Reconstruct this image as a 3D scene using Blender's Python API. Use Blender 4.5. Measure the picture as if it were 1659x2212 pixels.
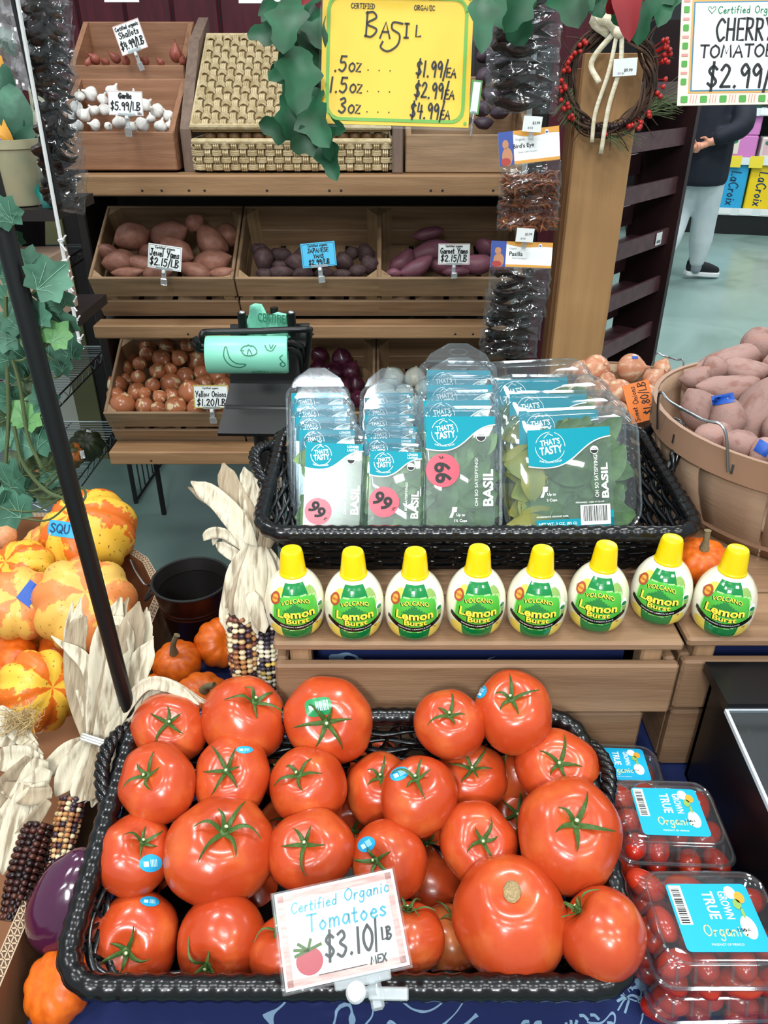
import bpy, bmesh, math, random
from mathutils import Vector as V, Matrix, noise

for _o in list(bpy.data.objects): bpy.data.objects.remove(_o)
SC = bpy.context.scene
COL = SC.collection
PI = math.pi
RN = random.Random(11)

# ------------------------------------------------------------------ camera, light, exposure
FPX, CX, CY = 1661.0, 829.5, 1106.0
CAM = V((0, 0, 1.55)); TILT = math.radians(30)
FW = V((0, math.cos(TILT), -math.sin(TILT))); UPV = V((0, math.sin(TILT), math.cos(TILT))); RT = V((1, 0, 0))
cam_d = bpy.data.cameras.new('camera'); cam = bpy.data.objects.new('camera', cam_d); COL.objects.link(cam)
cam.location = CAM; cam.rotation_euler = (PI / 2 - TILT, 0, 0)
cam_d.sensor_fit = 'VERTICAL'; cam_d.sensor_height = 36.0; cam_d.lens = 36.0 * FPX / 2212.0
cam_d.clip_start = 0.02; cam_d.clip_end = 60
SC.camera = cam
SC.view_settings.view_transform = 'Standard'; SC.view_settings.look = 'None'
SC.view_settings.gamma = 1.0; SC.view_settings.use_curve_mapping = False
SC.view_settings.exposure = 0.68
try: SC.cycles.transparent_max_bounces = 24
except Exception: pass
W = bpy.data.worlds.new('store_ambient'); SC.world = W; W.use_nodes = True
W.node_tree.nodes['Background'].inputs[0].default_value = (0.86, 0.95, 1.0, 1)
W.node_tree.nodes['Background'].inputs[1].default_value = 0.34
def lamp(x, y, z, power, sx=0.9, sy=0.2, col=(0.97, 1.0, 0.995), to=None, spread=180):
    d = bpy.data.lights.new('ceiling_light', 'AREA'); d.shape = 'RECTANGLE'; d.size = sx; d.size_y = sy
    d.energy = power; d.color = col; d.spread = math.radians(spread)
    o = bpy.data.objects.new('ceiling_light', d); COL.objects.link(o); o.location = (x, y, z)
    if to is not None: o.rotation_euler = (V(to) - V((x, y, z))).to_track_quat('-Z', 'Y').to_euler()
    return o
for lx, ly, pw in ((-1.1, -1.3, 10), (0.15, -1.5, 11), (1.3, -1.2, 10), (-1.2, -.1, 8), (0.1, -.3, 8), (1.3, 0.0, 8), (-0.9, 1.15, 13), (0.5, 1.1, 12)):
    lamp(lx, ly, 3.3, pw, 0.5, 0.22)
lamp(2.6, 4.6, 3.4, 34, 1.6, 0.5); lamp(2.4, 6.3, 3.4, 34, 1.6, 0.4); lamp(4.6, 3.2, 3.4, 26, 1.6, 0.5); lamp(3.6, 7.6, 2.9, 22, 1.4, 0.2, (.95, 1, 1))
lamp(-2.2, 2.4, 3.3, 5, 0.8, 0.3)
lamp(-0.30, -1.55, 2.62, 2.4, 0.34, 0.30, (0.93, 0.98, 1.0), to=(-0.08, 0.8, 1.12), spread=50)   # the spotlight aimed at the basil

# ------------------------------------------------------------------ pixel -> place
def ray(px, py): return FW + RT * ((px - CX) / FPX) + UPV * ((CY - py) / FPX)
def P(px, py, D): return CAM + ray(px, py) * D
def PZ(px, py, z):
    r = ray(px, py); return CAM + r * ((z - CAM.z) / r.z)
def PY(px, py, y):
    r = ray(px, py); return CAM + r * ((y - CAM.y) / r.y)
def DEP(p): return (V(p) - CAM).dot(FW)

# ------------------------------------------------------------------ materials
def C(h, k=1.0):
    h = h.lstrip('#'); out = []
    for i in (0, 2, 4):
        s = int(h[i:i + 2], 16) / 255
        out.append((s / 12.92 if s <= .04045 else ((s + .055) / 1.055) ** 2.4) * k)
    return (*out, 1)
MATS = {}
def newmat(name):
    m = bpy.data.materials.new(name); m.use_nodes = True
    nt = m.node_tree; return m, nt, nt.nodes['Principled BSDF']
def mat(name, col, rough=.5, col2=None, scale=8, stretch=(1, 1, 1), rand=0.0, bump=0.0, bscale=60, metal=0, spec=.5,
        coat=0, sss=0, lo=.35, hi=.65, detail=4, trans=0, emit=0, coord='Object', col3=None, dist=0):
    if name in MATS: return MATS[name]
    m, nt, b = newmat(name); N, L = nt.nodes, nt.links
    b.inputs['Roughness'].default_value = rough; b.inputs['Metallic'].default_value = metal
    b.inputs['Specular IOR Level'].default_value = spec
    if coat: b.inputs['Coat Weight'].default_value = coat; b.inputs['Coat Roughness'].default_value = .08
    if sss:
        b.inputs['Subsurface Weight'].default_value = sss; b.inputs['Subsurface Radius'].default_value = (.02, .006, .003)
        b.inputs['Subsurface Scale'].default_value = .4
    c1 = C(col); tc = N.new('ShaderNodeTexCoord'); mp = N.new('ShaderNodeMapping'); mp.inputs['Scale'].default_value = stretch
    oi = N.new('ShaderNodeObjectInfo')
    L.new(tc.outputs[coord], mp.inputs[0])
    ad = N.new('ShaderNodeVectorMath'); ad.operation = 'ADD'
    sc3 = N.new('ShaderNodeVectorMath'); sc3.operation = 'SCALE'; sc3.inputs[0].default_value = (7, 5, 9)
    L.new(oi.outputs['Random'], sc3.inputs['Scale']); L.new(mp.outputs[0], ad.inputs[0]); L.new(sc3.outputs[0], ad.inputs[1])
    out = None
    if col2:
        nz = N.new('ShaderNodeTexNoise'); nz.inputs['Scale'].default_value = scale; nz.inputs['Detail'].default_value = detail
        nz.inputs['Distortion'].default_value = dist
        L.new(ad.outputs[0], nz.inputs['Vector'])
        rp = N.new('ShaderNodeValToRGB'); rp.color_ramp.elements[0].position = lo; rp.color_ramp.elements[1].position = hi
        rp.color_ramp.elements[0].color = c1; rp.color_ramp.elements[1].color = C(col2)
        if col3: e = rp.color_ramp.elements.new((lo + hi) / 2); e.color = C(col3)
        L.new(nz.outputs['Fac'], rp.inputs[0]); out = rp.outputs[0]
    if rand:
        hs = N.new('ShaderNodeHueSaturation'); mr = N.new('ShaderNodeMapRange')
        mr.inputs['To Min'].default_value = 1 - rand; mr.inputs['To Max'].default_value = 1 + rand
        L.new(oi.outputs['Random'], mr.inputs['Value']); L.new(mr.outputs[0], hs.inputs['Value'])
        if out: L.new(out, hs.inputs['Color'])
        else: hs.inputs['Color'].default_value = c1
        out = hs.outputs[0]
    if out: L.new(out, b.inputs['Base Color'])
    else: b.inputs['Base Color'].default_value = c1
    if bump:
        n2 = N.new('ShaderNodeTexNoise'); n2.inputs['Scale'].default_value = bscale; n2.inputs['Detail'].default_value = 3
        bp = N.new('ShaderNodeBump'); bp.inputs['Strength'].default_value = bump; bp.inputs['Distance'].default_value = .01
        L.new(ad.outputs[0], n2.inputs['Vector']); L.new(n2.outputs['Fac'], bp.inputs['Height']); L.new(bp.outputs[0], b.inputs['Normal'])
    if emit:
        b.inputs['Emission Color'].default_value = c1; b.inputs['Emission Strength'].default_value = emit
    if trans: b.inputs['Transmission Weight'].default_value = trans
    MATS[name] = m; return m
def clear(name, tint='#f4f8fa', base=.05, edge=.75, rough=.05, haze=0.0, power=.5):
    if name in MATS: return MATS[name]
    m, nt, b = newmat(name); N, L = nt.nodes, nt.links; N.remove(b)
    tr = N.new('ShaderNodeBsdfTransparent'); tr.inputs[0].default_value = C(tint)
    gl = N.new('ShaderNodeBsdfGlossy'); gl.inputs[0].default_value = (1, 1, 1, 1); gl.inputs['Roughness'].default_value = rough
    df = N.new('ShaderNodeBsdfDiffuse'); df.inputs[0].default_value = (.8, .84, .86, 1)
    lw = N.new('ShaderNodeLayerWeight'); lw.inputs[0].default_value = power
    pw = N.new('ShaderNodeMath'); pw.operation = 'POWER'; pw.inputs[1].default_value = 3.0
    mr = N.new('ShaderNodeMapRange'); mr.inputs['To Min'].default_value = base; mr.inputs['To Max'].default_value = edge
    L.new(lw.outputs['Facing'], pw.inputs[0]); L.new(pw.outputs[0], mr.inputs['Value'])
    m1 = N.new('ShaderNodeMixShader'); m1.inputs[0].default_value = haze
    L.new(tr.outputs[0], m1.inputs[1]); L.new(df.outputs[0], m1.inputs[2])
    m2 = N.new('ShaderNodeMixShader'); L.new(mr.outputs[0], m2.inputs[0]); L.new(m1.outputs[0], m2.inputs[1]); L.new(gl.outputs[0], m2.inputs[2])
    L.new(m2.outputs[0], N['Material Output'].inputs[0]); MATS[name] = m; return m
def wood(name, a, b_, axis='x', rough=.55, k=1.0, knots=True):
    st = {'x': (.9, 14, 14), 'y': (14, .9, 14), 'z': (14, 14, .9)}[axis]
    return mat(name + '_' + axis, a, rough, b_, 5 * k, st, .13, .12, 30, lo=.3, hi=.72, detail=6, spec=.35, dist=.4)
def vcol(name, rough=.4, coat=0, spec=.5):
    if name in MATS: return MATS[name]
    m, nt, b = newmat(name); a = nt.nodes.new('ShaderNodeVertexColor'); a.layer_name = 'kernel_colour'
    nt.links.new(a.outputs[0], b.inputs['Base Color']); b.inputs['Roughness'].default_value = rough
    b.inputs['Specular IOR Level'].default_value = spec; MATS[name] = m; return m

# ------------------------------------------------------------------ objects
def props(o, label=None, cat=None, group=None, kind=None):
    if label: o['label'] = label
    if cat: o['category'] = cat
    if group: o['group'] = group
    if kind: o['kind'] = kind
    return o
def link(name, data, parent=None, loc=None):
    o = bpy.data.objects.new(name, data); COL.objects.link(o)
    if parent is not None: o.parent = parent
    if loc is not None: o.location = loc
    return o
def thing(name, label, cat, loc=(0, 0, 0), rot=(0, 0, 0), group=None):
    o = link(name, None, None, loc); o.rotation_euler = rot; o.empty_display_size = .02
    return props(o, label, cat, group)
def orient(o, loc, x, y, scale=1.0):
    x = V(x).normalized(); y = V(y); y = (y - x * y.dot(x)).normalized(); z = x.cross(y)
    s = scale if hasattr(scale, '__len__') else (scale,) * 3
    m = Matrix((x * s[0], y * s[1], z * s[2])).transposed().to_4x4(); m.translation = V(loc); o.matrix_world = m; return o
def axis_up(o, loc, z, spin=0.0, scale=1.0):
    z = V(z).normalized(); a = V((0, 0, 1)) if abs(z.z) < .9 else V((0, 1, 0))
    x = a.cross(z).normalized(); y = z.cross(x); xx = x * math.cos(spin) + y * math.sin(spin)
    return orient(o, loc, xx, z.cross(xx), scale)
def dup(root, label=None, group=None, parent=None):
    r = root.copy(); COL.objects.link(r)
    if parent is not None: r.parent = parent
    if label: r['label'] = label
    if group: r['group'] = group
    for ch in KIDS.get(root, ()) if False else [c for c in root.children]:
        dup(ch, None, None, r)
    return r
KIDS = {}

class MB:
    def __init__(s): s.v = []; s.f = []; s.m = []; s.c = []; s.mi = 0; s.col = None; s.X = None
    def add(s, vs, fs):
        n = len(s.v)
        for p in vs: s.v.append(tuple(s.X @ V(p)) if s.X else tuple(p))
        for f in fs: s.f.append(tuple(i + n for i in f)); s.m.append(s.mi); s.c.append(s.col)
        return s
    def box(s, c, d, rot=None, b=0.0):
        c = V(c); hx, hy, hz = d[0] / 2, d[1] / 2, d[2] / 2
        if b <= 0:
            vs = [V((x * hx, y * hy, z * hz)) for x in (-1, 1) for y in (-1, 1) for z in (-1, 1)]
            fs = [(0, 1, 3, 2), (4, 6, 7, 5), (0, 4, 5, 1), (2, 3, 7, 6), (0, 2, 6, 4), (1, 5, 7, 3)]
        else:
            b = min(b, hx * .9, hy * .9, hz * .9)
            vs = []; fs = []; idx = {}
            for x in (-1, 1):
                for y in (-1, 1):
                    for z in (-1, 1):
                        for k in range(3):
                            q = [x * (hx - (0 if k == 0 else b)), y * (hy - (0 if k == 1 else b)), z * (hz - (0 if k == 2 else b))]
                            idx[x, y, z, k] = len(vs); vs.append(V(q))
                        fs.append(tuple(idx[x, y, z, k] for k in range(3)))
            for sg in (-1, 1):
                fs.append(tuple(idx[sg, y, z, 0] for y, z in ((-1, -1), (1, -1), (1, 1), (-1, 1))))
                fs.append(tuple(idx[x, sg, z, 1] for x, z in ((-1, -1), (1, -1), (1, 1), (-1, 1))))
                fs.append(tuple(idx[x, y, sg, 2] for x, y in ((-1, -1), (1, -1), (1, 1), (-1, 1))))
            for a in (-1, 1):
                for e in (-1, 1):
                    fs.append((idx[a, e, -1, 0], idx[a, e, 1, 0], idx[a, e, 1, 1], idx[a, e, -1, 1]))
                    fs.append((idx[a, -1, e, 0], idx[a, 1, e, 0], idx[a, 1, e, 2], idx[a, -1, e, 2]))
                    fs.append((idx[-1, a, e, 1], idx[1, a, e, 1], idx[1, a, e, 2], idx[-1, a, e, 2]))
        if rot: vs = [rot @ p for p in vs]
        return s.add([p + c for p in vs], fs)
    def hexa(s, pts):   # 8 corners: 4 bottom ring, 4 top ring
        return s.add(pts, [(3, 2, 1, 0), (4, 5, 6, 7), (0, 1, 5, 4), (1, 2, 6, 5), (2, 3, 7, 6), (3, 0, 4, 7)])
    def tube(s, path, r, n=8, closed=False, cap=True, flat=1.0, up=None):
        path = [V(p) for p in path]; k = len(path)
        rs = r if hasattr(r, '__len__') else [r] * k
        vs = []; fs = []; prev = V(up) if up else None
        for i in range(k):
            if closed: t = path[(i + 1) % k] - path[i - 1]
            else: t = path[min(i + 1, k - 1)] - path[max(i - 1, 0)]
            if t.length < 1e-9: t = V((0, 0, 1))
            t.normalize()
            a = prev if prev is not None else (V((0, 0, 1)) if abs(t.z) < .9 else V((1, 0, 0)))
            x = a - t * a.dot(t)
            if x.length < 1e-6: x = t.orthogonal()
            x.normalize(); y = t.cross(x); prev = x
            for j in range(n):
                an = 2 * PI * j / n
                vs.append(path[i] + x * (math.cos(an) * rs[i]) + y * (math.sin(an) * rs[i] * flat))
        m = k if closed else k - 1
        for i in range(m):
            a0 = i * n; b0 = ((i + 1) % k) * n
            for j in range(n): fs.append((a0 + j, a0 + (j + 1) % n, b0 + (j + 1) % n, b0 + j))
        if cap and not closed: fs.append(tuple(range(n))[::-1]); fs.append(tuple((k - 1) * n + j for j in range(n)))
        return s.add(vs, fs)
    def lathe(s, prof, n=24, fn=None, close=True):
        vs = []; fs = []
        for i, (r, z) in enumerate(prof):
            for j in range(n):
                a = 2 * PI * j / n; p = V((r * math.cos(a), r * math.sin(a), z))
                vs.append(fn(p, a, i) if fn else p)
        for i in range(len(prof) - 1):
            for j in range(n): fs.append((i * n + j, i * n + (j + 1) % n, (i + 1) * n + (j + 1) % n, (i + 1) * n + j))
        if close:
            if prof[0][0] > 1e-6: fs.append(tuple(range(n))[::-1])
            if prof[-1][0] > 1e-6: fs.append(tuple((len(prof) - 1) * n + j for j in range(n)))
        return s.add(vs, fs)
    def ball(s, c, r, nu=12, nv=8, fn=None):
        c = V(c); rr = r if hasattr(r, '__len__') else (r, r, r)
        vs = [V((0, 0, 1))]; fs = []
        for i in range(1, nv):
            th = PI * i / nv
            for j in range(nu):
                a = 2 * PI * j / nu; vs.append(V((math.sin(th) * math.cos(a), math.sin(th) * math.sin(a), math.cos(th))))
        vs.append(V((0, 0, -1)))
        for j in range(nu): fs.append((0, 1 + j, 1 + (j + 1) % nu))
        for i in range(nv - 2):
            for j in range(nu): fs.append((1 + i * nu + j, 1 + (i + 1) * nu + j, 1 + (i + 1) * nu + (j + 1) % nu, 1 + i * nu + (j + 1) % nu))
        e = len(vs) - 1
        for j in range(nu): fs.append((e, e - nu + (j + 1) % nu, e - nu + j))
        if fn: vs = [fn(p) for p in vs]
        return s.add([V((p.x * rr[0], p.y * rr[1], p.z * rr[2])) + c for p in vs], fs)
    def grid(s, fn, nu, nv):
        vs = [fn(i / nu, j / nv) for i in range(nu + 1) for j in range(nv + 1)]; w = nv + 1
        return s.add(vs, [(i * w + j, (i + 1) * w + j, (i + 1) * w + j + 1, i * w + j + 1) for i in range(nu) for j in range(nv)])
    def prism(s, poly, z0, z1):   # polygon in xy
        n = len(poly)
        vs = [V((x, y, z0)) for x, y in poly] + [V((x, y, z1)) for x, y in poly]
        fs = [tuple(range(n))[::-1], tuple(range(n, 2 * n))] + [(i, (i + 1) % n, n + (i + 1) % n, n + i) for i in range(n)]
        return s.add(vs, fs)
    def poly(s, poly, z=0.0): return s.add([V((x, y, z)) for x, y in poly], [tuple(range(len(poly)))])
    def build(s, name, mats, parent=None, smooth=35, norm=True, solid=0, subd=0):
        me = bpy.data.meshes.new(name); me.from_pydata(s.v, [], s.f)
        for m in (mats if isinstance(mats, (list, tuple)) else [mats]): me.materials.append(m)
        me.polygons.foreach_set('material_index', s.m)
        if norm:
            bm = bmesh.new(); bm.from_mesh(me); bmesh.ops.recalc_face_normals(bm, faces=bm.faces); bm.to_mesh(me); bm.free()
        if any(c is not None for c in s.c):
            at = me.color_attributes.new('kernel_colour', 'FLOAT_COLOR', 'CORNER'); k = 0
            for pl in me.polygons:
                c = s.c[pl.index] or (1, 1, 1, 1)
                for li in pl.loop_indices: at.data[li].color = c
        if smooth: me.shade_smooth(); me.set_sharp_from_angle(angle=math.radians(smooth))
        me.update()
        o = link(name, me, parent)
        if solid: q = o.modifiers.new('thickness', 'SOLIDIFY'); q.thickness = solid
        if subd: q = o.modifiers.new('smooth', 'SUBSURF'); q.levels = q.render_levels = subd
        return o
def rrect(w, d, r, n=6):
    out = []
    for cx, cy, a0 in ((w / 2 - r, d / 2 - r, 0), (-w / 2 + r, d / 2 - r, 90), (-w / 2 + r, -d / 2 + r, 180), (w / 2 - r, -d / 2 + r, 270)):
        for i in range(n + 1):
            a = math.radians(a0 + 90 * i / n); out.append((cx + r * math.cos(a), cy + r * math.sin(a)))
    return out
def resample(pts, n, closed=True):
    pts = [V(p) if len(p) == 3 else V((p[0], p[1], 0)) for p in pts]
    q = pts + [pts[0]] if closed else pts
    ds = [0]
    for a, b in zip(q, q[1:]): ds.append(ds[-1] + (b - a).length)
    out = []; k = 0; m = n if closed else n - 1
    for i in range(n):
        t = ds[-1] * i / m
        while k < len(ds) - 2 and ds[k + 1] < t: k += 1
        u = (t - ds[k]) / max(1e-9, ds[k + 1] - ds[k]); out.append(q[k].lerp(q[k + 1], min(1, u)))
    return out
def crv(pts, n=8):   # Catmull-Rom through points
    pts = [V(p) if len(p) == 3 else V((p[0], p[1], 0)) for p in pts]
    if len(pts) < 3: return pts
    q = [pts[0] * 2 - pts[1]] + pts + [pts[-1] * 2 - pts[-2]]; out = []
    for i in range(1, len(q) - 2):
        for k in range(n):
            t = k / n; a, b, c, d = q[i - 1:i + 3]
            out.append(.5 * ((2 * b) + (c - a) * t + (2 * a - 5 * b + 4 * c - d) * t * t + (3 * b - a - 3 * c + d) * t ** 3))
    return out + [pts[-1]]

# ------------------------------------------------------------------ lettering
_TX = {}
def text2d(s, size=1.0, bold=0.0, spacing=1.0):
    k = (s, bold, spacing)
    if k not in _TX:
        cu = bpy.data.curves.new('t', 'FONT'); cu.body = s; cu.size = 1; cu.offset = bold; cu.resolution_u = 3
        cu.space_character = spacing; cu.align_x = 'CENTER'; cu.align_y = 'CENTER'
        o = bpy.data.objects.new('t', cu); me = o.to_mesh()
        vs = [(v.co.x, v.co.y) for v in me.vertices]; fs = [tuple(p.vertices) for p in me.polygons]
        o.to_mesh_clear(); bpy.data.objects.remove(o); bpy.data.curves.remove(cu)
        if vs:
            x0 = min(v[0] for v in vs); x1 = max(v[0] for v in vs); y0 = min(v[1] for v in vs); y1 = max(v[1] for v in vs)
            vs = [(v[0] - (x0 + x1) / 2, v[1] - (y0 + y1) / 2) for v in vs]; _TX[k] = (vs, fs, x1 - x0, y1 - y0)
        else: _TX[k] = ([], [], 0, 0)
    return _TX[k]
SF = {  # single-stroke hand letters, unit height
 'A': (.6, [[(0, 0), (.3, 1), (.6, 0)], [(.12, .38), (.5, .38)]]), 'B': (.5, [[(.05, 0), (.05, 1)], [(.0, .95), (.3, 1), (.45, .78), (.05, .52), (.5, .3), (.3, 0), (0, .02)]]),
 'C': (.55, [[(.55, .85), (.3, 1), (.02, .55), (.25, 0), (.55, .15)]]), 'D': (.55, [[(.05, 0), (.05, 1)], [(0, 1), (.45, .85), (.52, .4), (.3, .03), (0, 0)]]),
 'E': (.45, [[(.45, 1), (.05, 1), (.05, 0), (.45, 0)], [(.05, .52), (.4, .52)]]), 'F': (.45, [[(.05, 0), (.05, 1), (.45, 1)], [(.05, .52), (.4, .52)]]),
 'G': (.6, [[(.55, .85), (.3, 1), (.02, .5), (.28, 0), (.55, .15), (.55, .42), (.35, .42)]]), 'H': (.55, [[(.05, 0), (.05, 1)], [(.5, 0), (.5, 1)], [(.05, .5), (.5, .5)]]),
 'I': (.3, [[(.15, 0), (.15, 1)], [(0, 1), (.3, 1)], [(0, 0), (.3, 0)]]), 'J': (.45, [[(.1, 1), (.45, 1)], [(.32, 1), (.32, .2), (.15, 0), (0, .2)]]), 'K': (.5, [[(.05, 0), (.05, 1)], [(.5, 1), (.07, .45), (.5, 0)]]),
 'L': (.42, [[(.05, 1), (.05, 0), (.42, .05)]]), 'M': (.7, [[(.02, 0), (.12, 1), (.35, .25), (.58, 1), (.68, 0)]]), 'N': (.55, [[(.05, 0), (.05, 1), (.5, 0), (.5, 1)]]),
 'O': (.6, [[(.3, 1), (.05, .75), (.03, .3), (.3, 0), (.57, .3), (.55, .75), (.3, 1)]]), 'P': (.5, [[(.05, 0), (.05, 1)], [(.0, 1), (.4, .95), (.42, .6), (.07, .48)]]),
 'Q': (.6, [[(.3, 1), (.05, .75), (.03, .3), (.3, 0), (.57, .3), (.55, .75), (.3, 1)], [(.35, .25), (.6, -.05)]]), 'R': (.52, [[(.05, 0), (.05, 1)], [(.0, 1), (.4, .93), (.38, .6), (.07, .5)], [(.15, .5), (.5, 0)]]),
 'S': (.5, [[(.48, .85), (.25, 1), (.05, .78), (.28, .52), (.48, .25), (.25, 0), (.02, .15)]]), 'T': (.55, [[(0, 1), (.55, 1)], [(.28, 1), (.28, 0)]]), 'U': (.55, [[(.05, 1), (.05, .3), (.27, 0), (.5, .3), (.5, 1)]]),
 'V': (.55, [[(0, 1), (.27, 0)], [(.27, 0), (.55, 1)]]), 'W': (.75, [[(0, 1), (.18, 0), (.37, .7), (.56, 0), (.75, 1)]]), 'X': (.55, [[(.02, 1), (.5, 0)], [(.5, 1), (.02, 0)]]), 'Y': (.55, [[(0, 1), (.26, .5)], [(.55, 1), (.2, 0)]]),
 'Z': (.5, [[(.02, 1), (.48, 1), (.02, 0), (.5, 0)]]), '0': (.5, [[(.25, 1), (.04, .7), (.04, .3), (.25, 0), (.46, .3), (.46, .7), (.25, 1)]]), '1': (.25, [[(.14, 1), (.12, 0)]]),
 '2': (.5, [[(.03, .78), (.22, 1), (.43, .75), (.05, .05)], [(.05, .05), (.5, .05)]]), '3': (.48, [[(.05, .9), (.3, 1), (.4, .75), (.15, .55), (.45, .3), (.25, 0), (0, .12)]]), '4': (.5, [[(.1, 1), (.05, .45), (.5, .45)], [(.38, .85), (.36, 0)]]),
 '5': (.48, [[(.45, 1), (.1, 1)], [(.1, 1), (.07, .6), (.35, .6), (.45, .3), (.25, 0), (0, .1)]]), '8': (.5, [[(.25, .53), (.06, .78), (.25, 1), (.44, .78), (.25, .53), (.04, .25), (.25, 0), (.46, .25), (.25, .53)]]),
 '9': (.45, [[(.42, .78), (.22, 1), (.04, .75), (.2, .52), (.42, .72), (.4, 0)]]), '6': (.45, [[(.35, 1), (.05, .4), (.2, 0), (.42, .25), (.22, .5), (.06, .3)]]), '7': (.45, [[(.02, 1), (.45, 1), (.15, 0)]]),
 '$': (.5, [[(.45, .82), (.25, .95), (.06, .75), (.25, .52), (.44, .28), (.25, .08), (.03, .2)], [(.27, 1.12), (.22, -.1)]]), '.': (.2, [[(.08, .0), (.11, .04)]]), '/': (.3, [[(.3, 1.15), (.04, -.2)]]), "'": (.15, [[(.1, 1), (.06, .8)]]), '-': (.35, [[(.03, .45), (.33, .45)]]),
 'a': (.42, [[(.38, .5), (.15, .55), (.04, .2), (.2, 0), (.36, .25), (.38, .52)], [(.38, .5), (.42, 0)]]), 'b': (.4, [[(.05, 1), (.05, 0)], [(.05, .35), (.25, .52), (.37, .25), (.22, 0), (.05, .1)]]), 'c': (.38, [[(.36, .45), (.2, .55), (.04, .25), (.2, 0), (.38, .1)]]),
 'd': (.42, [[(.38, 1), (.38, 0)], [(.38, .4), (.18, .52), (.04, .22), (.2, 0), (.38, .15)]]), 'e': (.4, [[(.05, .28), (.36, .32), (.22, .55), (.04, .25), (.2, 0), (.4, .1)]]), 'f': (.3, [[(.32, .95), (.18, .98), (.12, .7), (.12, 0)], [(0, .5), (.28, .5)]]),
 'g': (.42, [[(.36, .45), (.18, .55), (.04, .25), (.2, .02), (.36, .25)], [(.38, .52), (.36, -.25), (.15, -.4), (.02, -.25)]]), 'h': (.4, [[(.05, 1), (.05, 0)], [(.05, .3), (.22, .52), (.34, .35), (.35, 0)]]), 'i': (.16, [[(.08, .52), (.08, 0)], [(.08, .75), (.09, .78)]]),
 'l': (.14, [[(.07, 1), (.07, 0)]]), 'k': (.38, [[(.05, 1), (.05, 0)], [(.34, .52), (.06, .22), (.36, 0)]]), 'm': (.6, [[(.04, .52), (.04, 0)], [(.04, .35), (.18, .52), (.29, .4), (.29, 0)], [(.29, .35), (.44, .52), (.55, .38), (.56, 0)]]), 'n': (.4, [[(.05, .52), (.05, 0)], [(.05, .32), (.22, .53), (.35, .35), (.36, 0)]]),
 'o': (.42, [[(.21, .53), (.04, .28), (.2, 0), (.38, .27), (.21, .53)]]), 'p': (.4, [[(.05, .52), (.05, -.4)], [(.05, .35), (.25, .53), (.37, .25), (.22, 0), (.05, .12)]]), 'r': (.3, [[(.05, .52), (.05, 0)], [(.05, .3), (.18, .5), (.3, .48)]]), 's': (.34, [[(.32, .45), (.18, .54), (.06, .42), (.2, .27), (.32, .12), (.16, 0), (.02, .08)]]),
 't': (.3, [[(.14, .85), (.13, .08), (.28, .02)], [(0, .55), (.28, .55)]]), 'u': (.4, [[(.04, .52), (.06, .1), (.2, 0), (.34, .2), (.35, .52)], [(.35, .3), (.38, 0)]]), 'v': (.36, [[(0, .52), (.18, 0)], [(.18, 0), (.36, .52)]]), 'w': (.52, [[(0, .52), (.13, 0), (.26, .4), (.39, 0), (.52, .52)]]), 'y': (.4, [[(.03, .52), (.2, .05)], [(.38, .52), (.1, -.4)]]), 'z': (.36, [[(.02, .52), (.34, .52), (.02, 0), (.36, 0)]]),
 'x': (.36, [[(0, .52), (.34, 0)], [(.34, .52), (0, 0)]]), ' ': (.4, []), ',': (.2, [[(.1, .05), (.05, -.12)]]),
}
CURVY = set('BCDGJOPQRSU0235689$abcdefghmnoprsuyt&')
def hand(mb, s, x, y, size, w, sx=1.0, slant=0.0, z=0.0, jit=.03, center=False, fn=None, lower=.85):
    rr = random.Random(s + str(round(x * 1e4)))
    tot = sum((SF.get(c, SF[' '])[0] + .16) * size * sx for c in s)
    if center: x -= tot / 2
    for c in s:
        adv, strokes = SF.get(c, SF[' '])
        dy = rr.uniform(-jit, jit) * size
        for st in strokes:
            pts = crv(st, 5) if (c in CURVY and len(st) > 2) else [V((a, b, 0)) for a, b in st]
            q = [V((x + (p.x + slant * p.y) * size * sx, y + dy + p.y * size, z)) for p in pts]
            if fn: q = [fn(p) for p in q]
            ribbon(mb, q, w)
        x += (adv + .16) * size * sx
    return x
def ribbon(mb, q, w):
    vs = []; n = len(q)
    d0 = (q[1] - q[0]).normalized() * w * .4 if n > 1 else V((w, 0, 0)); q = [q[0] - d0] + list(q[1:-1]) + [q[-1] + (q[-1] - q[-2]).normalized() * w * .4]
    for i in range(n):
        t = q[min(i + 1, n - 1)] - q[max(i - 1, 0)]; t = V((-t.y, t.x, 0))
        t = t.normalized() * (w / 2) if t.length > 1e-9 else V((w / 2, 0, 0))
        vs += [q[i] - t, q[i] + t]
    mb.add(vs, [(2 * i, 2 * i + 2, 2 * i + 3, 2 * i + 1) for i in range(n - 1)])
def put_text(mb, s, x, y, h, bold=.0, w=None, z=0.0, rot=0.0, fn=None, spacing=1.0, arc=0.0):
    """printed text centred at x, y; h = cap height; w = wanted width"""
    vs, fs, tw, th = text2d(s, 1, bold, spacing)
    if not vs: return
    ky = h / th; kx = (w / tw) if w else ky; ca, sa = math.cos(rot), math.sin(rot); out = []
    for a, b in vs:
        a, b = a * kx, b * ky
        if arc: b += arc * (1 - (2 * a / (tw * kx)) ** 2)
        p = V((x + a * ca - b * sa, y + a * sa + b * ca, z)); out.append(fn(p) if fn else p)
    mb.add(out, fs)
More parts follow.
